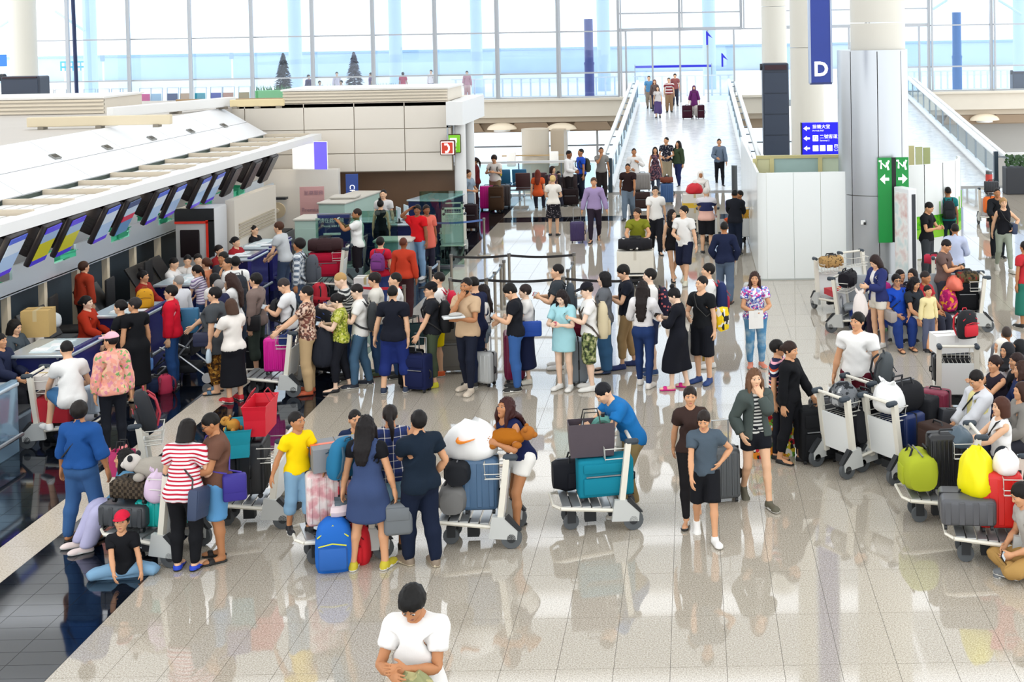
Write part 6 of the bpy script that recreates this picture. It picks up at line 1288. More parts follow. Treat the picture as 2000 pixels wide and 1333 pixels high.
J = P(860, 733, 1.72, -84, 'man in white with bright yellow shorts and a red backpack', ('tee', '#f2efea'), ('bermuda', '#f4d800'), ('sneaker', '#e0602a'), skin_=1, hair=('crop', '#16120f')); worn_backpack(J, (.30, .17, .44), '#d01f40', '#b8183a', 'red backpack with a turquoise pocket on the man in yellow shorts', col2='#2fb0b8')
P(915, 765, 1.82, -22, 'bearded man in a long beige tee eating, food tray in one hand', ('loose', '#cdae8c'), ('slim', '#1b2030'), ('sneaker', '#d8c8b4', '#e8dfd2'), skin_=3, hair=('crop', '#15100e'), beard=1, R='chin', L=(.02, -.30, 1.14), legs='step', key='beard')
P(925, 540, 1.76, -120, 'man in a navy top half hidden behind the bearded man', ('long', '#1c2342'), ('jeans', '#1c2540'), skin_=1, foot=False, hair=('crop', '#14110f'), nod=20)
J = P(946, 745, 1.58, -80, 'girl with very long dark hair, white top and grey denim shorts', ('crop', '#f4f1ec'), ('hot', '#7f8d97'), ('sneaker', '#d0cfcc'), skin_=0, f=1, hair=('vlong', '#1c1314'), L='down', R='hold'); crossbody(J, 1, '#20222a', 'small camera bag at the hip of the long haired girl', (.16, .1, .16), z=.98, y=-.1)
J = P(998, 552, 1.72, -85, 'man in a black tee bending over his phone in the queue', ('tee', '#191b22'), ('jeans', '#3a62a0'), skin_=1, foot=False, hair=('short', '#120f0f'), nod=38, L='phone', R='hold'); phone(J, 'haL', 'phone of the man in black bending his head')
J = P(1030, 748, 1.60, -82, 'woman in a white tee and long navy pinafore skirt with a short bob', ('tee', '#efebe6'), ('midi', '#1a2242'), ('sneaker', '#e6dfcf'), skin_=0, f=1, hair=('short', '#2a1f1e'), L='phone', R='hold', nod=6); crossbody(J, 1, '#1d4fb0', 'bright blue flap handbag hanging by the navy skirt', (.36, .1, .26), z=.98, y=.08)
J = P(1092, 719, 1.76, -86, 'man in a charcoal tee with a grey backpack holding a phone out', ('tee', '#363c42'), ('pants', '#8d8578'), ('sneaker', WHT), skin_=1, hair=('crop', '#171211'), L='phone', R='phone'); phone(J, 'haL', 'pink phone held out by the man in the charcoal tee', '#c03a4a'); worn_backpack(J, (.3, .16, .46), '#3f4850', '#22262a', 'grey backpack on the man in the charcoal tee')
J = P(1103, 761, 1.60, -22, 'girl in a pale blue tee dress looking down at her phone', ('tunic', '#a9dbe2'), ('hot', '#a9dbe2'), ('sneaker', '#f0eee8'), skin_=0, f=1, hair=('long', '#1e1415'), L='phone', R='phone', nod=26); phone(J, 'haL', 'pink phone of the girl in pale blue', '#d05a70')
J = P(1153, 761, 1.70, -80, 'young man in a white tee, camouflage shorts and black cap', ('tee', '#f1efeb'), ('shorts', CAMO), ('sneaker', '#e9e7e0'), skin_=0, hat='#191a22', hair=('crop', '#15110f'), L='phone', R='phone', nod=14, key='camo'); worn_backpack(J, (.34, .18, .56), '#d6c7a4', '#4a3f34', 'large cream and brown canvas backpack in the queue', col2='#cbbb98')
P(1183, 728, 1.68, -88, 'woman with a black bob and wide blue jeans behind the canvas backpack', ('tee', '#6a6d72'), ('wide', '#3f6a92'), ('flat', '#24406a'), skin_=0, f=1, hair=('bob', '#0f0d0f'), L='hold', R='hold')
J = P(1226, 718, 1.76, -82, 'man in a black shirt and khaki trousers with navy shoes looking at his phone', ('tee', '#181c28'), ('crop', '#b39468'), ('sneaker', '#22346a', '#22346a'), skin_=1, hair=('short', '#15110f'), L='phone', R='phone', nod=24, legs='step'); phone(J, 'haL', 'phone of the man in the khaki trousers')
J = P(1259, 755, 1.70, 168, 'woman with long dark hair, white sweater and slim jeans, back turned', ('cropl', '#f1eeee'), ('slim', '#243a6a'), ('sneaker', '#efe9e0'), skin_=0, f=1, hair=('vlong', '#1f1615'), L='hold', R='phone', legs='step'); handbag(J, 'haL', '#3a3040', 'dark flowered bag beside the long haired woman in white', (.34, .2, .42), .05, pat=ramp_mat('flowerbag', 'spots', ['#d06a6a', '#262238'], 16, stops=[0, .3], obj=True), rz=10) if 0 else None
J = P(1272, 730, 1.74, -70, 'man in a white tee with a dark backpack beyond the long haired woman', ('tee', '#f0eeea'), ('bermuda', '#2a3554'), ('sneaker', '#2a4a7a'), skin_=0, hair=('short', '#15110f'), L='hold', R='hold', turn=-12); worn_backpack(J, (.32, .18, .50), ramp_mat('flowerbag', 'spots', ['#d06a6a', '#262238'], 16, stops=[0, .3], obj=True), '#1a1a22', 'dark flowered backpack on the man in white')
J = P(1326, 760, 1.62, -100, 'woman in a long loose black dress with a bun and pink slippers', ('dress', '#14161f', .42, .30, .05), None, ('sandal', '#e0208a', '#e0208a'), skin_=0, f=1, hair=('bun', '#120f10'), nod=30, L='phone', R='phone', legs='step'); phone(J, 'haR', 'phone of the woman with a bun')
J = P(1374, 748, 1.72, -32, 'young man in a black v-neck tee and black shorts looking aside', ('vee', '#17191d'), ('shorts', '#15171f'), ('sneaker', '#22407a', '#22407a'), skin_=1, hair=('crop', '#120f0f'), R='hold', L='down', turn=-22); crossbody(J, 1, ramp_mat('yellowbag', 'cells', ['#f0d020', '#16181c', '#e8e4d8', '#f0c818'], 14, obj=True), 'yellow and black sling bag behind the v-neck tee', (.26, .16, .36), z=1.0, y=.2)
J = P(1386, 716, 1.74, -80, 'man in a white tee with a red and navy backpack at the queue end', ('tee', '#f0eeea'), ('bermuda', '#d8cdb8'), ('sneaker', WHT), skin_=1, hair=('short', '#15110f'), L='hold', R='hold'); worn_backpack(J, (.32, .18, .46), '#1d2c5c', '#c03040', 'red and navy backpack on the last man of the queue', col2='#b8304a')
J = P(1477, 717, 1.60, 6, 'woman in a pink and blue patterned shirt and faded jeans holding white papers', ('tee', PNKB), ('slim', FADE), ('sneaker', '#e08a70'), skin_=2, f=1, g=1.16, hair=('long', '#3a2620'), L='hold', R='hold', turn=-10)
carton(jpos(J, 'haL') + Vector((-.1, -.02, -.26)), 8, (.24, .02, .3), '#f4f2ee', 'sheaf of white papers held by the woman in pink and blue', 'papers', '#f0eeea')
# ================================================================ staff and people at the desks
STAFF = 'check-in staff behind the desks'
def seated(px, py, lab, top, hd=85, X=-10.75, hair=('lowbun', '#120f10'), **k):
    # seated clerk at depth given by the pixel column
    P(px, py, k.pop('h', 1.64), hd, lab, top, ('pants', '#1c1d22'), ('flat', '#17171a'), foot=False, seat=.52, hair=hair, L='desk', R='desk', group=STAFF, **k)
seated(28, 623, 'woman clerk in a grey jacket with a dark bob at the left desk', ('jacket', '#4a545c'), 80, -10.55, ('bob', '#15110f'), f=1, skin_=1, nod=14)
seated(50, 602, 'young man clerk in a white shirt and red tie at the left desk', ('shirt', '#f3efec'), 40, -10.95, ('crop', '#120f0f'), skin_=1, nod=24)
seated(-4, 650, 'dark sleeved clerk half out of frame at the left edge', ('jacket', '#232a44'), 85, -10.4, ('short', '#14110f'), skin_=2)
seated(166, 577, 'woman clerk in a rust red jacket with a low bun, seated facing right', ('jacket', '#b8341c'), 88, -10.6, f=1, skin_=0)
P(152, 537, 1.60, 150, 'clerk in a rust red jacket standing behind with back turned', ('jacket', '#a83a24'), ('pants', '#2a2024'), at=(-11.25, CF * 11.25 / (1350 - 152), 0), f=1, hair=('short', '#3a2218'), lod=0, group=STAFF)
seated(274, 522, 'woman clerk in a dark red jacket with hair pinned up, third desk', ('jacket', '#9c2a22'), 88, -10.5, ('bun', '#120f10'), f=1, skin_=2)
seated(338, 503, 'man clerk in a white shirt facing right at the middle desk', ('shirt', '#f0ece8'), 88, -10.4, ('crop', '#120f0f'), skin_=1, nod=22, lod=0); seated(366, 497, 'man clerk in a white shirt and dark red tie facing forward', ('shirt', '#ece6e0'), 20, -10.6, ('crop', '#120f0f'), skin_=1, nod=20, lod=0); seated(386, 495, 'man clerk with dark hair behind the red tie', ('shirt', '#efe9e2'), 30, -10.5, ('short', '#1a1412'), skin_=1, lod=0)
seated(426, 478, 'woman clerk in dark red at the far desk, left of two', ('jacket', '#8c2024'), 70, -10.3, ('lowbun', '#1c1210'), f=1, lod=0); seated(458, 462, 'woman clerk in dark red at the far desk, right of two', ('jacket', '#a02028'), 75, -10.15, ('lowbun', '#120e0e'), f=1, lod=0); seated(494, 440, 'man clerk in a black suit and glasses at the farthest desk', ('jacket', '#1a1a1e'), 80, -10.0, ('crop', '#120f0f'), glasses=1, lod=0)
# --- customers crowding the middle desks
CR = 'crowd at the middle desks'
P(384, 517, 1.50, -100, 'girl in a lilac striped tee with a pale rucksack leaning on the desk', ('tee', LSTR), ('jeans', JEAN), foot=False, f=1, hair=('pony', '#1a1312'), lean=18, L='desk', R='desk', lod=0, group=CR)
P(404, 503, 1.56, -110, 'person in an orange top behind the girl at the desk', ('tee', '#e0906a'), ('jeans', '#3a3f4a'), foot=False, f=1, hair=('lowbun', '#4a2a1c'), lod=0, group=CR)
P(437, 491, 1.66, -20, 'man with thick brows looking forward in the desk crowd', ('polo', '#3a3c42'), ('jeans', '#2c3444'), foot=False, skin_=3, hair=('short', '#15110f'), lod=0, group=CR)
P(447, 503, 1.62, -60, 'bearded man in white with hand at his mouth in the desk crowd', ('tee', '#f0efec'), ('jeans', '#34405a'), foot=False, skin_=2, hair=('crop', '#171110'), L='chin', lod=0, group=CR)
P(460, 500, 1.68, -150, 'dark haired man in white facing away with a black backpack at the desk', ('tee', '#efeeea'), ('jeans', '#2c3444'), foot=False, hair=('short', '#120f0f'), lod=0, group=CR, key='deskpack'); worn_backpack(PEOPLE['deskpack'], (.34, .2, .48), '#2a2e36', '#16181c', 'big black backpack in the desk crowd')
P(420, 533, 1.56, -120, 'woman with smooth black hair in the desk crowd', ('tee', '#e8e4e0'), ('jeans', '#2c3444'), foot=False, f=1, hair=('bob', '#100e0f'), lod=0, group=CR)
P(428, 546, 1.66, -110, 'grey haired man in a navy shirt waiting behind the desk crowd', ('polo', '#2a2c4c'), ('pants', '#3a3c44'), foot=False, hair=('crop', '#8d8a88'), lod=0, group=CR)
P(450, 532, 1.62, -95, 'woman in a white blouse with long brown hair reading papers', ('loose', '#f2f0ee'), ('jeans', '#2c3860'), foot=False, f=1, hair=('vlong', '#3a2620'), nod=24, L='phone', R='phone', group=CR)
P(586, 464, 1.76, -85, 'man in a grey plaid shirt walking left with a dark backpack', ('shirt', GSTR), ('jeans', '#4a5a74'), foot=False, skin_=3, hair=('curly', '#171110'), lod=0, legs='walk', key='plaidwalk'); worn_backpack(PEOPLE['plaidwalk'], (.34, .22, .5), '#4a4e56', '#23252a', 'dark grey backpack on the man in the grey plaid shirt')
P(545, 432, 1.76, -100, 'young man in a grey tee bending at the far desk', ('tee', '#c3c6c8'), ('jeans', '#3a4860'), foot=False, hair=('short', '#4a2c1c'), lod=0, lean=15, L='desk', R='desk')
J = P(700, 557, 1.74, -78, 'man in a white polo taking a picture with his phone', ('polo', '#f4f2ee'), ('pants', '#1f1a20'), ('flat', '#1a1a1c'), skin_=3, g=1.12, hair=('crop', '#2a1c16'), L='photo', R='photo', glasses=1); phone(J, 'haL', 'phone raised by the man in the white polo')
P(749, 370, 1.72, 0, 'young man in a grey tee with a pink strap at the back desk', ('tee', '#d9d4d2'), ('jeans', '#3a4258'), foot=False, hair=('crop', '#171110'), lod=0); P(742, 386, 1.62, 180, 'woman in black with a red brown bag, back turned at the back desk', ('tank', '#16151a'), ('pants', '#16151a'), foot=False, f=1, hair=('bun', '#120f0f'), lod=0)
P(742, 462, 1.62, 175, 'person in a red top with a purple bag behind the queue', ('tee', '#c81f38'), ('jeans', '#3a4a80'), foot=False, f=1, hair=('short', '#17110f'), lod=0, key='redbagp'); worn_backpack(PEOPLE['redbagp'], (.3, .16, .36), '#7a3a80', '#4a2450', 'purple backpack on the person in the red top')
P(787, 464, 1.64, 172, 'person in a rust red shirt with back turned behind the queue', ('shirt', '#c03c24'), ('pants', '#3a2024'), foot=False, hair=('crop', '#5a2c1c'), skin_=4, lod=0, g=1.08)
P(818, 545, 1.72, -20, 'man in a red polo and pale jeans with one hand at his ear', ('polo', '#d4161f'), ('jeans', '#7f9fc0'), ('sneaker', '#c9c9c9'), skin_=4, hair=('short', '#171110'), R='up', L='down', lod=1, turn=20); P(836, 538, 1.66, 30, 'woman in a coral pink top and dark trousers beside the red polo', ('tunic', '#e0705f'), ('pants', '#2c2a3a'), skin_=4, f=1, hair=('pony', '#231612'), lod=0)
# ================================================================ the far middle of the hall
F0 = dict(lod=0)
P(1417, 592, 1.70, 176, 'man in a navy sweatshirt and grey trousers walking away', ('long', '#1c2440'), ('jeans', '#5a6a80'), ('flat', '#4a2a22'), skin_=3, hair=('crop', '#15110f'), legs='step', L='pocket', R='pocket', g=1.08)
P(1437, 500, 1.66, 174, 'man in a black leather jacket walking away with a trolley', ('jacket', '#1c1e26'), ('jeans', '#1c2436'), skin_=3, hair=('crop', '#120f0f'), L='cart', R='cart', **F0); P(1381, 496, 1.68, 176, 'white haired person in a pale and navy shirt pushing a trolley away', ('polo', ramp_mat('fadeshirt', 'stripes', ['#2a3058', '#dcd8dc', '#e8b8a8'], .9, 2, [0, .2, .36])), ('bermuda', '#17181e'), skin_=1, g=1.15, hair=('crop', '#d8d2ca'), L='cart', R='cart', **F0)
P(1315, 546, 1.62, 20, 'slim girl in a black dress with long dark hair walking forward', ('dress', '#1a181c', 0, .72, .02), None, ('flat', '#2a3038'), f=1, hair=('long', '#1a1212'), legs='walk2', L='swingf', R='down', turn=30, lod=1); J = P(1338, 553, 1.76, -18, 'young man in a loose white tee and navy shorts walking forward', ('loose', '#f0eeea'), ('shorts', '#1c2138'), ('sneaker', '#d9d6c0'), legs='walk', L='side', R='hold', turn=-35, hair=('short', '#17110f'), lod=1)
P(1245, 405, 1.70, 5, 'man in an olive tee and grey vest pushing a loaded trolley forward', ('tee', '#7f8222'), ('jeans', '#3a4050'), foot=False, skin_=2, g=1.1, hair=('short', '#2a1c15'), L='cart', R='cart', turn=-35, lean=8, lod=1)
P(1282, 495, 1.74, 4, 'man in a white short sleeved shirt and black trousers walking forward', ('polo', '#f4f1ec'), ('pants', '#1a1b22'), ('flat', '#17171c'), hair=('short', '#1a1312'), legs='walk', L='swingb', R='swingf', glasses=1, skin_=1, **F0)
P(1228, 430, 1.72, -4, 'man in a dark brown tee and jeans walking forward', ('tee', '#2c1d1e'), ('jeans', '#6f7f90'), skin_=3, hair=('crop', '#231613'), legs='walk2', L='swingf', R='swingb', g=1.1, **F0)
P(1240, 392, 1.74, 6, 'bearded man in a white shirt with a backpack at the foot of the bridge', ('shirt', '#eceae8'), ('pants', '#3a3434'), skin_=3, hair=('crop', '#2a1a14'), L='strap', R='hold', **F0); P(1281, 378, 1.64, 2, 'woman in a patterned dark dress walking down from the bridge', ('dress', PATD, 0, .52, .07), ('slim', '#4a5468'), skin_=2, f=1, hair=('long', '#1c1212'), legs='walk', **F0)
P(1303, 366, 1.80, -6, 'tall man in a dark speckled tee and khaki trousers', ('tee', SPOTB), ('pants', '#a89a80'), skin_=2, hair=('crop', '#171110'), L='hold', R='hold', turn=-25, **F0); P(1326, 366, 1.68, -40, 'woman in an olive jacket and blue jeans with long hair beside the tall man', ('jacket', '#3c4a34'), ('slim', '#232c58'), skin_=2, f=1, hair=('long', '#1a1111'), legs='step', **F0)
P(1368, 333, 1.60, 4, 'person in a white headscarf pushing a stacked trolley forward', ('tunicl', '#e9e3dc'), ('wide', '#e0dad2'), foot=False, skin_=3, f=1, hair=('hijab', '#f2ece4'), L='cart', R='cart', g=1.15, **F0)
P(1406, 364, 1.74, 3, 'man in a grey and navy long sleeved top walking down the bridge foot', ('long', '#6f7f92'), ('slim', '#17191e'), skin_=2, hair=('crop', '#17110f'), legs='walk', L='swingf', R='hold', **F0)
P(1446, 372, 1.60, -60, 'person in orange shorts sitting against the white hoarding', ('tee', '#2a3450'), ('bermuda', '#d8562c'), foot=False, skin_=3, seat=.5, L='lap', R='lap', **F0)
P(1176, 390, 1.76, 10, 'man in a grey tee with hand at his face by the bridge rail', ('tee', '#8d8a86'), ('pants', '#2c2626'), skin_=3, hair=('crop', '#2a1c16'), R='chin', **F0); P(1162, 472, 1.76, 2, 'person in a lavender shirt and dark trousers pulling a small case', ('shirt', '#a793bd'), ('slim', '#2c2330'), ('flat', '#2a1a20'), skin_=2, hair=('short', '#5a4030'), legs='walk2', L='side', R='side', g=1.1, key='lav', **F0)
P(1082, 460, 1.68, 178, 'blond woman in a cream blouse and dark flowered skirt walking away', ('tee', '#f6efe4'), ('skirt', PRNT), ('flat', '#2a2a30'), skin_=1, f=1, hair=('lowbun', '#d8b878'), L='hold', R='hold', **F0)
P(1112, 400, 1.78, 70, 'man in a white shirt and black trousers facing the blue shirt', ('shirt', '#f0eeec'), ('pants', '#1c1618'), skin_=4, hair=('crop', '#171110'), L='hold', R='hold', nod=15, **F0); J = P(1136, 394, 1.76, -60, 'man in a royal blue tee with a backpack near the balustrade', ('tee', '#2450c0'), ('jeans', '#1c2236'), skin_=3, hair=('crop', '#171110'), **F0); worn_backpack(J, (.3, .16, .44), '#3a3a30', '#22221c', 'dark backpack on the man in royal blue')
P(1078, 324, 1.62, 60, 'woman in a dark patterned top sitting by the balustrade', ('tee', PATD), ('jeans', '#2c2e3c'), foot=False, f=1, hair=('bob', '#2a1814'), seat=.5, **F0); P(1090, 334, 1.20, 40, 'child in dark clothes sitting by the balustrade', ('tee', '#2a2024'), ('jeans', '#2c2e3c'), foot=False, hs=1.15, hair=('short', '#171110'), seat=.48, **F0); P(1050, 331, 1.62, 180, 'woman in an orange top with reddish hair sitting with back turned', ('tee', '#d85a2c'), ('jeans', '#2c2e3c'), foot=False, f=1, hair=('long', '#6a2818'), seat=.5, **F0)
J = P(968, 408, 1.74, -12, 'young man in a white tee with a yellow bag looking at his phone', ('polo', '#f0e9e2'), ('pants', '#8a7458'), skin_=2, hair=('curly', '#2a1a14'), L='phone', R='phone', nod=22, **F0); worn_backpack(J, (.3, .15, .4), '#e8d018', '#2a2a20', 'yellow backpack on the young man in the white tee')
P(930, 410, 1.68, -70, 'woman in a dark red jacket among the suitcases at the back', ('jacket', '#6a2024'), ('jeans', '#4a3034'), skin_=3, f=1, hair=('pony', '#2a1a14'), L='phone', R='hold', **F0); P(914, 404, 1.76, 20, 'person in a grey brown top beside the white pillar', ('long', '#8a8280'), ('pants', '#5a5654'), skin_=3, hair=('bob', '#4a2a1c'), f=1, **F0); P(917, 440, 1.64, 60, 'woman in a grey blue dress beside the white pillar', ('dress', '#8f9fae', .2, .3, .03), None, ('flat', '#2a2a2c'), skin_=2, f=1, hair=('lowbun', '#3a2018'), L='hold', R='hold', **F0)
# --- at the head of the bridge
def far(px, py, h, lab, top, bot, hair, Y=67.5, **k):
    d = D(px, py, Y); P(0, 0, h, k.pop('hd', 0), lab, top, bot, at=(d.x, Y, 1.75 * (Y - 45.6) / 24.6), hair=hair, lod=0, **k)
far(1268, 190, 1.74, 'man in a light blue shirt at the top of the bridge', ('tee', '#5f9ac8'), ('pants', '#b0a08c'), ('crop', '#2a1c16'), legs='walk'); far(1279, 195, 1.62, 'woman with reddish hair at the top of the bridge', ('long', '#6a5a58'), ('slim', '#3a3a50'), ('long', '#6a2c1c'), f=1, Y=66.5); far(1285, 205, 1.60, 'woman in a pale top and long violet skirt leading the group on the bridge', ('tee', '#dcd4d0'), ('midi', '#5a4a78'), ('long', '#3a1c18'), f=1, Y=64, legs='walk2'); far(1307, 200, 1.76, 'man in a maroon and white striped top on the bridge', ('tee', ramp_mat('maroonstr', 'stripes', ['#8a3038', '#e8dcd8'], 7, 2, [0, .6])), ('pants', '#9a7a5c'), ('crop', '#1c1412'), Y=66, g=1.1); far(1319, 192, 1.7, 'person in a dusky red top at the back of the bridge group', ('tee', '#9a5a58'), ('jeans', '#3a3a48'), ('short', '#2a1a14'), Y=68.5); far(1356, 206, 1.60, 'woman in a purple headscarf pulling two suitcases on the bridge', ('tunicl', '#6a2a68'), ('wide', '#e6dcd4'), ('hijab', '#5a1f54'), f=1, Y=64, legs='walk', L='side', R='side')
# --- outside the glass
def out(px, lab, top, hd=0, Y=75.5, **k):
    d = D(px, 190, Y); P(0, 0, k.pop('h', 1.7), hd, lab, top, k.pop('bot', ('jeans', '#5a6078')), at=(d.x, Y, 1.75), lod=0, **k)
out(788, 'man in a red shirt seen through the glass, back turned', ('tee', '#c2475e'), 180, bot=('bermuda', '#9a6a40'), skin_=3); out(725, 'person in mauve standing outside right of the conifer', ('tee', '#8a6a8c'), -60); out(659, 'tall pale person standing outside between the conifers', ('long', '#d9c8cc'), 20, Y=78); out(667, 'person in pale pink seated outside between the conifers', ('long', '#e2c4c8'), -20, seat=.5, Y=73.4); out(625, 'person in pale blue seated outside left of the bench', ('long', '#a9c4e6'), 30, seat=.5, Y=73.4); out(604, 'person in navy and maroon standing outside by the dark conifer', ('long', '#4a3f66'), 60, Y=73.6); out(913, 'blurred person in rose outside left of the flue', ('long', '#c88a90'), 10, bot=('pants', '#d8a8a0')); out(843, 'pale person outside near the round topped post', ('long', '#efdcd4'), -10, Y=79)
# ================================================================ right side
P(1812, 548, 1.76, 55, 'man in a black polo leaning on the column with his phone', ('polo', '#17181c'), ('pants', '#3a3e42'), ('flat', '#1a1a1c'), skin_=2, hair=('crop', '#171110'), L='phone', R='phone', nod=28, lod=1); P(1865, 436, 1.70, 168, 'man in a pale blue shirt with back turned, dark trousers', ('shirt', '#c0c9e2'), ('pants', '#22304e'), foot=False, skin_=3, hair=('crop', '#1a1413'), L='hold', R='hold', lod=1); J = P(1848, 467, 1.66, 62, 'man in a brown tee reading his phone', ('tee', '#6a5550'), ('pants', '#3a3a44'), foot=False, skin_=2, g=1.1, hair=('crop', '#1a1413'), L='phone', R='phone', nod=30, lod=1); phone(J, 'haL', 'phone of the man in the brown tee')
P(1961, 530, 1.72, 2, 'woman in a black sleeveless top and grey trousers walking forward', ('tank', '#15161c'), ('slim', '#9aa394'), ('sneaker', '#c9c6bc'), skin_=1, f=1, hair=('lowbun', '#b08a5c'), legs='walk', L='hip', R='swingb', lod=1, key='walkw'); crossbody(PEOPLE['walkw'], 1, '#33405c', 'slate handbag of the woman in the black sleeveless top', (.3, .12, .24), z=1.0, y=0)
P(1947, 367, 1.70, 0, 'man in black pushing a trolley with an orange bag at the far right', ('jacket', '#1a1c20'), ('pants', '#1c2026'), foot=False, skin_=3, hair=('crop', '#1a1312'), L='cart', R='cart', **F0); J = P(1853, 500, 1.70, 175, 'person in teal with a black backpack half hidden by the curved booth', ('tee', '#1f7a7c'), ('slim', '#1c2a36'), hair=('crop', '#171110'), skin_=3, **F0); worn_backpack(J, (.3, .18, .44), '#22262a', '#101214', 'black backpack beside the curved booth')
J = P(1716, 677, 1.64, -58, 'woman in a navy cardigan and pale shorts holding a white bag', ('jacket', '#2c3468'), ('hot', '#e9e3d6'), ('sneaker', '#e6e2da'), skin_=1, f=1, hair=('bob', '#2a1a17'), nod=30, L='phone', R='hold', inner='#e6e2e0', key='navycard')
blob(jpos(J, 'haR') + Vector((-.06, -.04, -.46)), 0, (.26, .14, .46), '#f3e9e4', 'white plastic bag with pink print held by the woman in navy', seed=4, ears=True)
S = dict(seat=.46, L='lap', R='lap', foot=False)
J = P(1750, 534, 1.64, 12, 'woman with glasses in a bright blue top seated on a suitcase', ('loose', '#1f4fc0'), ('jeans', '#223a7a'), ('sandal', '#7a4a30'), skin_=2, f=1, g=1.2, hair=('lowbun', '#171110'), glasses=1, **S); crossbody(J, -1, '#a39a94', 'grey handbag on the lap of the woman in bright blue', (.36, .14, .2), z=1.0, y=-.26)
P(1725, 522, 1.60, -60, 'woman in a magenta top seated behind the navy cardigan', ('loose', '#b0307a'), ('pants', '#3a3040'), skin_=2, f=1, hair=('bob', '#171110'), turn=-20, **S); P(1757, 526, 1.56, 30, 'person with dark hair seated behind the woman in bright blue', ('tee', '#5a4a5a'), ('pants', '#3a3040'), skin_=2, f=1, hair=('short', '#171110'), lod=0, **S); P(1783, 524, 1.60, -40, 'woman in a dark spotted top with shoulder length hair, seated', ('tee', SPOTB), ('pants', '#2a2c3a'), skin_=2, f=1, hair=('bob', '#171110'), lod=0, **S); P(1806, 529, 1.66, 50, 'balding man in a red shirt seated behind the others', ('polo', '#b02a34'), ('pants', '#2a2c3a'), skin_=3, hair=('crop', '#2a2220'), lod=0, nod=15, **S)
P(1786, 539, 1.60, 38, 'woman with long black hair in a dark top and white shorts, seated', ('tee', '#2a3038'), ('hot', '#e8e2d6'), ('flat', '#1c1c20'), skin_=2, f=1, hair=('long', '#141012'), nod=20, **S); P(1811, 557, 1.12, 20, 'small child in a pale yellow top beside the long haired woman', ('long', '#efe0a8'), ('jeans', '#5a6078'), skin_=2, hs=1.2, hair=('short', '#171110'), foot=False, lod=0)
P(2003, 640, 1.62, -150, 'person in red and green walking out at the right edge', ('tee', '#c03038'), ('midi', '#2f7a6a'), skin_=3, f=1, hair=('short', '#171110'), lod=0)
# --- seated group at the right edge
def sr(px, py, lab, top, hd=-70, **k):
    a = dict(S); a.update(k); P(px, py, a.pop('h', 1.6), hd, lab, top, a.pop('bot', ('pants', '#2c2c34')), **a)
sr(1966, 638, 'bald older man at the back of the group on the right', ('shirt', '#8a8a90'), 170, hair=('crop', '#3a302c'), skin_=3, lod=0); sr(1958, 660, 'woman in a white headscarf in the group on the right', ('long', '#d9d4cc'), -80, hair=('hijab', '#efe8dc'), f=1, skin_=2, lod=0); sr(1968, 668, 'woman in a black headscarf seated behind the phone taker', ('long', '#c4bfc0'), -60, hair=('hijab', '#1a1a20'), f=1, skin_=2); sr(1994, 662, 'person in a black headscarf at the right edge', ('long', '#2a2a30'), -90, hair=('hijab', '#17181c'), f=1, skin_=2, lod=0)
J = P(1944, 693, 1.6, -62, 'woman raising a phone to take a picture, dark hair', ('tank', '#2a2430'), ('jeans', '#2c3450'), skin_=2, f=1, hair=('lowbun', '#2a1a18'), foot=False, seat=.46, L='photo', R='photo', lean=10); phone(J, 'haL', 'silver phone raised by the seated woman', '#dfe3e6')
sr(1988, 688, 'woman in a black top with bare shoulders at the right edge', ('tank', '#1a1a1e'), -80, f=1, hair=('pony', '#2a1a18'), skin_=2); sr(1998, 704, 'woman in navy with long brown hair at the right edge', ('long', '#22305a'), -90, f=1, hair=('long', '#3a241c'), skin_=2); sr(1998, 745, 'person in grey with brown hair cut by the right edge', ('jacket', '#8a8680'), -80, f=1, hair=('bob', '#3a241c'), skin_=2, lod=0)
J = P(1907, 722, 1.68, -72, 'man in a pale jacket asleep on the bench with a black bag', ('jacket', '#d9dade'), ('pants', '#cfcac2'), ('sneaker', '#8a8580'), skin_=2, g=1.1, hair=('crop', '#171110'), foot=False, seat=.46, L='lap', R='lap', nod=32, lean=-8, inner='#e8dc9a'); crossbody(J, -1, '#2a2c32', 'black sling bag on the sleeping man', (.34, .14, .24), z=1.0, y=-.24)
J = P(1958, 774, 1.60, -78, 'woman in a white sleeveless top with a teal hairband on a bench', ('tank', '#f2f0ee'), ('pants', '#2a2428'), skin_=1, f=1, hair=('bob', '#4a2a1e'), foot=False, seat=.46, L='cart' if 0 else (.1, -.45, .78), R=(.1, -.45, .76)); crossbody(J, -1, '#2a3658', 'navy handbag on the lap of the woman with the hairband', (.4, .16, .28), z=1.02, y=-.22)
J = P(1958, 872, 1.66, -28, 'man in a black tee and black cap sitting low with his phone', ('tee', '#17191e'), ('jeans', '#8f9498'), ('sneaker', '#2f3238'), skin_=2, hat='#1c2026', hair=('crop', '#171110'), foot=False, seat=.28, legs='cross', L='lap', R='lap', nod=35, lean=25); phone(J, 'haR', 'phone of the man in the black cap')
J = P(2022, 1120, 1.70, -80, 'person in khaki trousers and grey shoes sitting at the bottom right edge', ('tee', '#b5b2ac'), ('pants', '#b08a50'), ('sneaker', '#6a6d70'), skin_=2, seat=.12, legs='cross', L='lap', R='lap', lean=15, nod=20); phone(J, 'haL', 'phone of the person at the bottom right edge')
# ================================================================ trolleys with their loads
def L3(C, x, y, z): return C @ Vector((x, y * .78 if y < 0 else y, z))
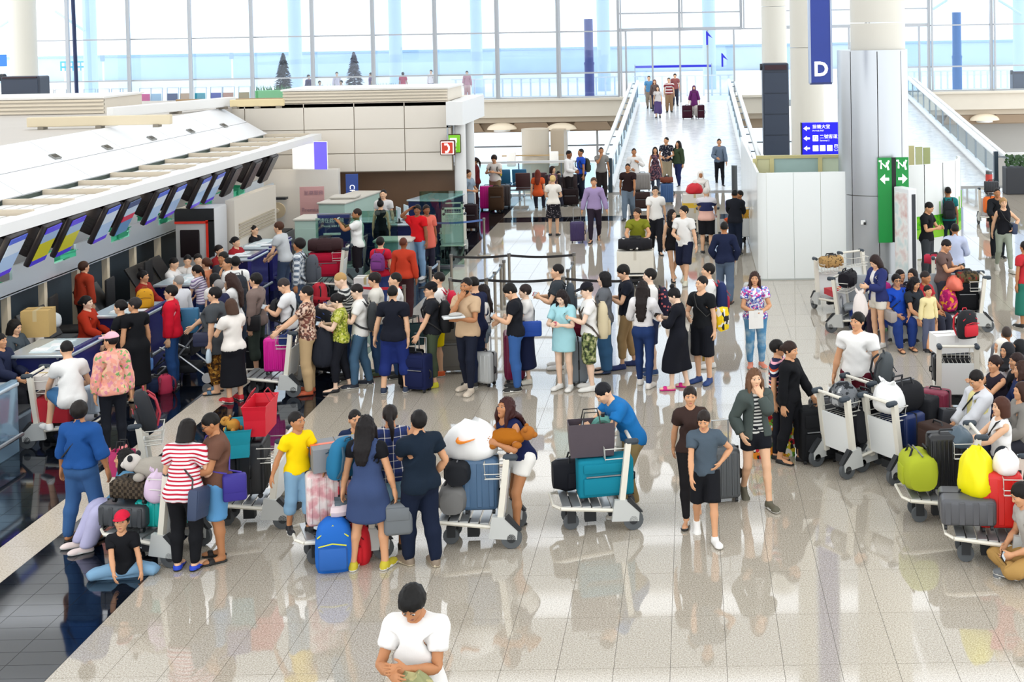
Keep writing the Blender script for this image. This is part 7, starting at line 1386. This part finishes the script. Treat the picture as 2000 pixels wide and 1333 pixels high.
# foreground, left to right
C = cart(322, 1084, -101, 'trolley stacked with dark cases and a teal case beside the striped woman'); h = cz(C)
suitcase(L3(C, 0, -.50, .30), h + 90, (.58, .42, .24), '#3f4246', 'dark grey hard case lying at the front of the striped woman trolley', tip=0, rib=5); suitcase(L3(C, .02, -.42, .60), h + 90, (.46, .30, .20), '#3a3026', 'small brown quilted hard case with silver locks on the dark case', pat=ramp_mat('quilt', 'check', ['#2c241c', '#54483a'], 30, obj=True)); suitcase(L3(C, -.02, -.02, .28), h + 90, (.55, .26, .30), '#12b0a8', 'bright teal hard case low on the striped woman trolley', rib=8)
blob(L3(C, .10, .02, .64), 20, (.30, .24, .34), '#dcc4dc', 'pale pink knotted plastic bag over the teal case', seed=5); plush(L3(C, .02, -.06, .85), -6, (.52, .26, .24), '#a8a196', 'grey woolly sheep cushion on top of the brown case', 'sheep')
C = cart(318, 975, 108, 'trolley behind the denim woman with a black and red backpack on its handle'); h = cz(C)
backpack(L3(C, 0, .02, .92), h + 10, (.34, .2, .5), '#2a2c30', '#b03040', 'black backpack with red piping standing on the trolley handle', tip=-14); duffel(L3(C, 0, -.35, .34), h, (.5, .34, .32), '#1a1b1f', 'black duffel low on the trolley behind the denim woman'); tote(L3(C, -.22, .42, .42), 0, (.26, .14, .3), '#d83a78', 'magenta bag hanging behind the denim woman', flare=1.0)
C = cart(520, 1016, -86, 'trolley with a red shopping bag on top behind the brown polo'); h = cz(C)
suitcase(L3(C, .0, -.16, .32), h + 4, (.44, .30, .62), '#191b1f', 'black ribbed suitcase standing on the brown polo trolley', rib=9); suitcase(L3(C, 0, -.52, .36), h, (.44, .26, .40), '#23252a', 'small black case at the front of the brown polo trolley', hard=0); tote(L3(C, .02, -.34, .82), h + 10, (.46, .24, .34), '#17a0b4', 'turquoise cloth bag stuffed with toys', flare=1.25); tote(L3(C, -.02, -.05, 1.06), h, (.52, .24, .36), '#d8162e', 'large glossy red shopping bag on top of the luggage', handle='#a01020', flare=1.18)
plush(L3(C, .1, -.42, 1.10), h + 60, (.2, .14, .14), '#c08a3c', 'small tan toy peeking from the turquoise bag')
C = cart(690, 1080, -66, 'family trolley with wrapped suitcases and the boy in yellow'); h = cz(C)
suitcase(L3(C, .0, -.34, .35), h + 90, (.46, .30, .58), '#c98a90', 'pink suitcase wrapped in clear film on the family trolley', pat=ramp_mat('wrap', 'blotch', ['#8a3a4a', '#d8a0a4', '#e9dcd8'], 7, stops=[0, .45, .6], const=False, obj=True, rough=.15)); suitcase(L3(C, .0, .02, .32), h + 90, (.42, .30, .56), '#c03848', 'red and black banded suitcase on the family trolley', pat=ramp_mat('redband', 'stripes', ['#c8404c', '#e8b0b4', '#2a2024'], 5, 2, [0, .45, .7], obj=True))
suitcase(L3(C, -.02, -.58, 1.02) + Vector((0, 0, 0)), h + 90, (.34, .7, .24), '#8a8c90', 'grey film wrapped case lying across the top of the family luggage', pat=mat('#8c8e92', .15), tip=0) if 0 else carton(L3(C, 0, -.2, 1.0), h, (.40, .54, .25), '#85878b', 'grey film wrapped case lying across the top of the family luggage', 'suitcase', '#e8704c')
carton(L3(C, -.21, -.05, 1.06), h, (.01, .14, .12), '#f0efec', 'white paper tag stuck on the grey wrapped case', 'tag', '#f0efec')
backpack(G(656, 1103), 190, (.40, .26, .56), '#1c66c0', '#d8d832', 'large blue trekking backpack with yellow straps standing on the floor', col2='#1f5fb0'); 
r = empty('neck_pillow', G(664, 1100) + Vector((0, 0, .54)), R_(20), 'grey and pink neck pillow on the blue backpack', 'pillow'); MB().tube([(.12 * math.cos(t), .12 * math.sin(t), .07) for t in np.linspace(-2.2, 2.2, 12)], .07, 8).build('cushion', mat('#e0cdd0', .8), r, smooth=True); MB().tube([(.1 * math.cos(t), .1 * math.sin(t), .12) for t in np.linspace(-2.0, 2.0, 10)], .05, 8).build('lining', mat('#5f6a72', .8), r, smooth=True)
backpack(G(705, 1092), 170, (.30, .2, .42), '#d0202c', '#701018', 'red backpack on the floor behind the pinafore dress')
J = PEOPLE['pinafore']; handbag(J, 'haR', '#6d7276', 'grey handbag held by the woman in the blue pinafore', (.30, .14, .34), .04, rz=10); backpack(J['che'] @ Vector((.25, -.06, .98)), 55, (.34, .2, .42), '#1f6f96', '#2a4a5c', 'teal backpack slung on the left shoulder of the pinafore woman', tip=8)
e = bpy.data.objects[-1] if False else None
C = cart(958, 1052, -88, 'trolley with a white sports bag in front of the leaning woman'); h = cz(C)
suitcase(L3(C, .0, -.12, .31), h + 90, (.40, .28, .58), '#4f6f90', 'steel blue hard suitcase with a black strap on the leaning woman trolley', rib=3); duffel(L3(C, 0, -.42, .66), h, (.46, .3, .28), '#1f2126', 'black duffel with yellow trim on the leaning woman trolley'); duffel(L3(C, 0, -.5, .34), h, (.48, .32, .32), '#7b7a78', 'grey soft bag at the front of the leaning woman trolley')
w = blob(L3(C, -.02, -.24, .92), h, (.40, .60, .42), '#f3f3f1', 'big white plastic carrier bag with an orange tick mark', seed=8, crease=.05, ears=False)
pts = [(-.085, .045), (-.08, .015), (-.05, .004), (.0, .006), (.11, .028), (.0, -.012), (-.05, -.022), (-.085, -.012), (-.10, .015)]
sw = MB().prism(pts, 1, -.02, .05).build('tick_mark', mat('#f08a1c', .5), w); sw.matrix_local = Matrix.Rotation(R_(-h - 6), 4, 'Z') @ Matrix.Translation((-.02, -.215, .24))
plush(L3(C, .0, .20, 1.04), h + 268, (.44, .24, .20), '#a8641c', 'golden brown furry toy dog under the arms of the leaning woman')
C = cart(1184, 1020, -78, 'trolley with a teal case and black duffel of the man in the blue polo'); h = cz(C)
suitcase(L3(C, .05, -.02, .31), h + 90, (.64, .30, .43), '#127f96', 'large teal soft suitcase on the blue polo trolley', hard=0); duffel(L3(C, -.24, -.38, .34), h + 90, (.58, .34, .36), '#15171f', 'black duffel with white piping at the front of the blue polo trolley'); tote(L3(C, .0, -.20, .81), h + 88, (.50, .24, .38), '#4a4048', 'dark brown paper shopping bag on the teal suitcase', flare=1.06)
r = empty('neck_pillow', L3(C, -.02, -.02, 1.0), 0, 'sea green neck pillow behind the brown shopping bag', 'pillow'); MB().tube([(.10 * math.cos(t), .06, .08 + .10 * math.sin(t)) for t in np.linspace(-.4, 3.5, 12)], .045, 8).build('cushion', mat('#5f9a90', .8), r, smooth=True); MB().box(-.02, .03, .2, .02, .09, .25).build('clasp', M_BLK, r)
# left: silver case trolley under the man in white, magenta case trolley
C = cart(112, 862, 92, 'trolley with a silver ribbed case under the seated man in white'); h = cz(C)
suitcase(L3(C, -.05, -.42, .36), h + 90, (.66, .28, .40), '#aab9c8', 'silver ribbed aluminium case under the white shoe', rib=12); carton(L3(C, 0, -.02, .33), h, (.5, .5, .34), '#c02030', 'red carton behind the silver case', tape='#d8a0a0'); carton(L3(C, 0, .1, .80), h, (.4, .25, .18), '#d9d2cc', 'cream carton stacked on the red one')
C = cart(552, 766, -90, 'trolley with a magenta case held by the man in the floral shirt'); h = cz(C); suitcase(L3(C, .0, -.08, .30), h + 90, (.40, .26, .54), '#e0189a', 'bright magenta hard case on the floral shirt trolley', rib=6)
duffel(L3(C, 0, .1, .78), h, (.42, .2, .18), '#22346a', 'navy bag in the basket of the floral shirt trolley')
stroller(362, 742, -88, 'grey stroller with silver frame beside the woman in charcoal')
duffel(G(306, 768), 25, (.5, .26, .24), '#1c2a4a', 'navy sports bag with pink ends on the dark floor'); backpack(G(326, 770), 40, (.24, .16, .3), '#c83a5a', '#7a2038', 'pink red rucksack beside the navy sports bag')
# at the desks
def ondesk(px, py, z): return G(px, py, z)
p = Vector((-10.4, 21.4, 1.0)); carton(G(76, 655, .98), 8, (.42, .34, .42), '#c9a86a', 'brown cardboard box behind the left desk'); backpack(G(284, 600, .97), 200, (.3, .2, .34), '#d89a1c', '#8a5c10', 'mustard rucksack on the desk counter')
blob(G(100, 640, .9), 0, (.34, .3, .26), '#cfd6d8', 'clear bag of parcels behind the left desk', ears=False, seed=3)
# queue luggage
suitcase(G(1005, 742), -80, (.50, .32, .74), '#7a1440', 'large maroon ribbed suitcase in the queue', pull=.28, rib=8); suitcase(G(944, 752), -25, (.42, .25, .50), '#d6d8d6', 'small white hard suitcase of the long haired girl', pull=.32); suitcase(G(880, 726), 4, (.62, .36, .80), '#85837f', 'very large grey suitcase behind the bearded man', hard=0); suitcase(G(818, 764), -20, (.40, .26, .54), '#182048', 'navy trolley case beside the black polo man', hard=0, pull=.3); suitcase(G(804, 757), -20, (.36, .26, .56), '#15161a', 'black trolley case left of the navy one', hard=0, pull=.3); tote(G(815, 752) + Vector((0, .0, .66)), 10, (.26, .14, .34), '#123c40', 'dark green bag hung on the navy trolley case', flare=1.02)
suitcase(G(641, 728), -30, (.44, .28, .60), '#17181d', 'black suitcase behind the woman in green', hard=0, pull=.36); backpack(G(640, 722) + Vector((0, .05, .68)), 150, (.34, .22, .44), '#1c1e24', '#2a4a9a', 'black backpack on the black suitcase behind the woman in green'); suitcase(G(1130, 748), -82, (.46, .28, .66), '#7d878f', 'grey hard suitcase between the girl in pale blue and the camouflage shorts', pull=.4); duffel(G(1130, 748) + Vector((0, 0, .76)), 0, (.34, .2, .26), '#7a1830', 'dark red bag on the grey suitcase in the queue')
tote(G(1356, 742) + Vector((0, 0, .30)), 8, (.26, .12, .48), '#e9e6df', 'white carrier bag held by the v-neck tee', flare=1.02); tote(G(1366, 740) + Vector((0, -.02, .30)), 8, (.18, .12, .48), '#a8872c', 'mustard carrier bag next to the white one', flare=1.02); 
suitcase(G(508, 728), -20, (.4, .26, .58), '#17191f', 'black suitcase behind the taupe jacket', hard=0, pull=.4)
J = PEOPLE['beard']; r = empty('food_tray', jpos(J, 'haL') + Vector((.02, -.06, .03)), R_(20), 'clear plastic food tray in the hand of the bearded man', 'tray'); MB().rbox((0, 0, .015), (.34, .2, .03), .012).build('tray', mat('#d9dcdc', .15), r, smooth=True); MB().ell((.03, 0, .05), (.11, .07, .035), 12, 6).build('lid', mat('#b9b6b0', .15), r, smooth=True)
J = PEOPLE['teen']; suitcase(G(1412, 978), 12, (.40, .26, .60), '#55595c', 'dark grey hard suitcase pulled behind the youngster', pull=.35)
tote(G(1508, 888), 10, (.56, .30, .48), '#d8c23a', 'bright multicoloured tote bag on the floor behind the woman in black', pat=ramp_mat('multicol', 'cells', ['#e8c832', '#c82838', '#f0ece0', '#23221f', '#e88a28', '#6aa83a'], 20, obj=True), flare=1.05)
# right-hand trolleys
suitcase(G(1596, 900), 12, (.50, .32, .66), '#17181b', 'large black soft suitcase standing by the trolleys', hard=0); suitcase(G(1612, 872), 18, (.40, .28, .60), '#1c1d22', 'black hard suitcase behind the large soft one')
C = cart(1656, 915, 124, 'nearest trolley of the heavy young man, holding black bags'); h = cz(C); duffel(L3(C, 0, -.45, .35), h, (.56, .36, .34), '#17181c', 'black studded duffel on the front of the heavy young man trolley'); duffel(L3(C, .0, -.1, .32), h, (.46, .3, .5), '#1f2024', 'tall black bag against the trolley uprights'); duffel(L3(C, 0, -.3, .70), h, (.50, .32, .26), '#15161a', 'soft black bag on top of the studded duffel'); blob(L3(C, 0, .05, .82), h, (.46, .30, .3), '#4a4d50', 'grey camouflage bag in the trolley basket', ears=False, pat=ramp_mat('gcamo', 'blotch', ['#23262a', '#6d7074', '#b9bbbc'], 9, stops=[0, .46, .6], obj=True), seed=6)
C = cart(1708, 880, 124, 'second trolley of the heavy young man with a grey backpack'); h = cz(C); backpack(L3(C, 0, .0, .88), h + 150, (.34, .2, .46), '#4a4f52', '#23262a', 'grey rolled top backpack in the trolley basket', tip=-12); suitcase(L3(C, 0, -.3, .34), h + 90, (.5, .28, .46), '#1a1b1f', 'black case low on the second trolley', hard=0)
C = cart(1746, 926, 124, 'trolley with a white plastic bag in its basket, white board facing out'); h = cz(C); blob(L3(C, 0, .08, .82), h, (.46, .34, .36), '#f2f2f0', 'white knotted plastic bag in the trolley basket', seed=9); suitcase(L3(C, 0, -.2, .33), h, (.52, .34, .42), '#1a2c5c', 'navy blue case low on the trolley with the white bag', rib=5); duffel(L3(C, 0, -.2, .76), h + 90, (.5, .36, .40), '#16171b', 'bulky black bag over the navy case'); suitcase(L3(C, .04, -.62, .36), h + 20, (.46, .3, .5), '#1e1f23', 'black soft suitcase at the front of the trolley by the bench', hard=0)
suitcase(G(1833, 950), -60, (.46, .30, .72), '#3a2a24', 'dark brown soft suitcase standing between the trolleys', hard=0)
C = cart(1862, 1010, -88, 'trolley with a lime green bag at its front'); h = cz(C); duffel(L3(C, 0, -.52, .36), h + 4, (.50, .40, .42), '#a9b32a', 'lime green rolling bag at the front of the trolley'); suitcase(L3(C, .02, -.1, .32), h + 90, (.44, .28, .62), '#17181b', 'black hard case behind the lime green bag', rib=9); blob(L3(C, 0, .08, .84), h, (.44, .3, .2), '#4a5a66', 'slate blue bag in the lime trolley basket', ears=False, seed=2)
C = cart(1962, 1090, -96, 'nearest trolley on the right with a red case and a yellow bag'); h = cz(C); suitcase(L3(C, .0, -.50, .36), h + 90, (.58, .48, .28), '#55565a', 'dark grey hard case lying at the front of the nearest right trolley', rib=4); suitcase(L3(C, 0, -.06, .31), h + 90, (.46, .30, .58), '#d8201c', 'bright red hard suitcase on the nearest right trolley', rib=3); blob(L3(C, -.05, -.36, .66), h + 15, (.48, .36, .50), '#f4e800', 'bright yellow bag leaning on the grey case', ears=False, seed=7, crease=.06); blob(L3(C, 0, .02, .92), h, (.36, .28, .24), '#efe6e2', 'white cloth bag on top of the red suitcase', ears=False, seed=12)
C = cart(1662, 646, 62, 'trolley with a black bag in its basket beside the navy cardigan'); h = cz(C); duffel(L3(C, 0, .05, .82), h, (.42, .28, .30), '#17151c', 'black bag with a coloured flap in the basket by the navy cardigan'); suitcase(G(1700, 646), 20, (.72, .36, .40), '#1c3f9a', 'bright blue hard case lying beside the navy cardigan', rib=3)
C = cart(1628, 605, 20, 'trolley with a leopard bag behind the hoarding corner'); h = cz(C); duffel(L3(C, 0, .08, .84), h, (.46, .26, .24), '#a08050', 'leopard spotted bag on the rear trolley', pat=ramp_mat('leopard', 'spots', ['#3a2a18', '#b08c58'], 26, stops=[0, .3], obj=True)); carton(L3(C, 0, -.35, .36), h, (.5, .36, .12), '#b8303a', 'flat red carton on the rear trolley deck')
cart(1678, 590, 30, 'empty trolley standing with handle up behind the leopard bag trolley')
C = cart(1894, 642, -90, 'trolley loaded with pink and coral bags beside the seated group'); h = cz(C); blob(L3(C, 0, -.50, .35), h, (.42, .34, .46), '#c02878', 'pink and orange flowered bag on the group trolley', ears=False, pat=ramp_mat('pinkorange', 'cells', ['#c8206a', '#e8507a', '#f0a030', '#a81860'], 18, obj=True), seed=3); blob(L3(C, .02, -.35, .74), h, (.46, .32, .26), '#f07a64', 'coral plastic bag over the flowered bag', ears=False, seed=4); suitcase(L3(C, .0, -.08, .32), h + 90, (.42, .28, .52), '#15161a', 'black case on the group trolley', hard=0); duffel(L3(C, 0, -.05, .84), h + 90, (.4, .28, .24), '#4a3a24', 'brown camouflage bag on the black case of the group trolley', pat=ramp_mat('bcamo', 'blotch', ['#2a2418', '#5c4c30', '#8a2a2a'], 12, stops=[0, .46, .62], obj=True))
C = cart(1850, 596, 170, 'trolley seen from behind with a grey case under its handle'); h = cz(C); suitcase(L3(C, 0, -.1, .32), h, (.5, .28, .36), '#c9cac8', 'pale grey case on the trolley seen from behind'); duffel(L3(C, .25, -.1, .82), h, (.4, .2, .2), '#c03048', 'red and teal bag on the trolley seen from behind')
carton(G(1772, 664), 4, (.62, .36, .40), '#c9ccc8', 'silver film wrapped case on the floor under the seated group', 'suitcase', '#a8acac')
C = cart(1868, 800, 176, 'trolley seen from behind stacked with a white box, handle bar towards the column'); h = cz(C); suitcase(L3(C, .05, -.25, .34), h, (.56, .36, .40), '#15161a', 'black hard case under the white box', rib=7); carton(L3(C, .02, -.2, .84), h + 12, (.62, .34, .26), '#f2f1ee', 'long white foam box on the stacked trolley', tape='#e0dedb'); backpack(L3(C, -.1, .05, 1.1), h + 30, (.32, .2, .40), '#1a1b1f', '#d01f30', 'black and red rucksack on top of the stacked trolley', col2='#d01f30')
suitcase(G(1828, 836), -30, (.40, .28, .50), '#8a2f48', 'dusky maroon hard suitcase in front of the sleeping man', rib=4); backpack(G(1801, 818), 190, (.34, .24, .40), '#c81f2c', '#17181c', 'red and black rucksack beside the maroon suitcase')
# far trolleys
C = cart(1243, 556, 0, 'trolley with two cream cases pushed by the man in the grey vest'); h = 0; carton(L3(C, 0, -.3, .35), 0, (.80, .5, .46), '#e6e0d2', 'big cream case with a paper label on the olive tee trolley', 'suitcase', '#d0c8b8'); duffel(L3(C, 0, -.3, .82), 0, (.74, .36, .26), '#1f1e22', 'black and white patterned bag on the cream case', pat=ramp_mat('bwpatch', 'spots', ['#f0ece6', '#1c1b20'], 7, stops=[0, .25], obj=True))
C = cart(1358, 450, 0, 'trolley stacked high pushed by the person in the white headscarf'); carton(L3(C, 0, -.3, .35), 0, (.74, .5, .34), '#cfc9bc', 'lower cream box of the stacked far trolley'); carton(L3(C, 0, -.3, .69), 0, (.70, .46, .14), '#e0b838', 'yellow banded box in the stacked far trolley'); carton(L3(C, 0, -.3, .83), 0, (.66, .44, .24), '#e8e4dc', 'white box near the top of the stacked far trolley'); blob(L3(C, 0, -.3, 1.07), 0, (.46, .34, .28), '#d0202c', 'red bag on top of the stacked far trolley', ears=False)
C = cart(1446, 480, 178, 'trolley with a yellow case pushed by the leather jacket'); carton(L3(C, 0, -.2, .33), 178, (.5, .4, .62), '#e0a82c', 'yellow case on the leather jacket trolley', 'suitcase'); C = cart(1384, 478, 178, 'trolley pushed away by the white haired person'); duffel(L3(C, 0, -.2, .34), 178, (.6, .4, .4), '#8a2a34', 'dark red bag on the white haired person trolley')
C = cart(1936, 440, 0, 'trolley with an orange bag at the far right'); duffel(L3(C, 0, -.3, .35), 0, (.5, .36, .5), '#e8702c', 'orange bag on the far right trolley'); suitcase(L3(C, 0, -.1, .9), 0, (.4, .2, .3), '#23262c', 'dark case on top of the orange bag')
C = cart(656, 572, -84, 'trolley with a red suitcase beside the white polo man'); h = cz(C); suitcase(L3(C, 0, -.25, .34), h + 90, (.72, .34, .52), '#b81838', 'large crimson suitcase on the white polo trolley', hard=0); duffel(L3(C, 0, -.25, .92), h + 90, (.72, .36, .30), '#3a2426', 'dark brown holdall on the crimson suitcase'); backpack(G(632, 590, .0) + Vector((0, 0, .0)), 60, (.34, .24, .4), '#c02838', '#17181c', 'red black and yellow rucksack on the floor behind the blond man')
carton(G(718, 572), 0, (.5, .4, .36), '#efe9e6', 'white carton on the floor behind the red belt'); suitcase(G(762, 545), 5, (.5, .3, .62), '#9a1f4a', 'crimson suitcase next to the person in the red top')
for i, (dx, lab) in enumerate(((0, 'front'), (1, 'middle'), (2, 'rear'))): cart(887 - 2 * i, 497 - 13 * i, 4, '%s trolley of the nested row beside the barrier post' % lab)
# far suitcases
suitcase(G(1128, 474), 5, (.38, .24, .52), '#3a2a5a', 'small violet case pulled by the lavender shirt', pull=.4); suitcase(G(952, 410), 0, (.44, .3, .72), '#e8189a', 'hot pink suitcase at the back'); suitcase(G(970, 413), 0, (.46, .3, .74), '#4a3424', 'brown suitcase beside the hot pink one', hard=0); suitcase(G(984, 405), 0, (.44, .3, .68), '#3a3030', 'dark brown suitcase at the right of the back row'); suitcase(G(920, 449), 0, (.40, .3, .68), '#2a1c20', 'black suitcase in front of the grey blue dress', hard=0, pull=.35)
suitcase(G(1254, 410), 0, (.52, .3, .5), '#3c2c2a', 'brown lower suitcase beside the dark brown tee', hard=0); suitcase(G(1256, 408) + Vector((0, .05, .56)), 0, (.5, .3, .52), '#8d8884', 'grey suitcase stacked on the brown one'); suitcase(G(1303, 398), 0, (.42, .3, .62), '#3a5f92', 'blue suitcase in front of the khaki trousers'); duffel(G(1303, 398) + Vector((0, 0, .68)), 0, (.42, .3, .2), '#7a4030', 'rust brown bag on the blue suitcase')
suitcase(G(1115, 402), 0, (.5, .34, .5), '#22181a', 'black case at the feet of the white shirted man at the back', hard=0)
for px, lab in ((1342, 'left dark maroon suitcase of the woman in the purple headscarf'), (1369, 'right dark suitcase of the woman in the purple headscarf')): d = D(px, 205, 63.5); suitcase(Vector((d.x, 63.5, 1.75 * 17.9 / 24.6)), 0, (.5 if px < 1350 else .34, .3, .62), '#3a1424', lab, hard=0)
r = empty('round_wheels', (0, 0, 0)) if 0 else None
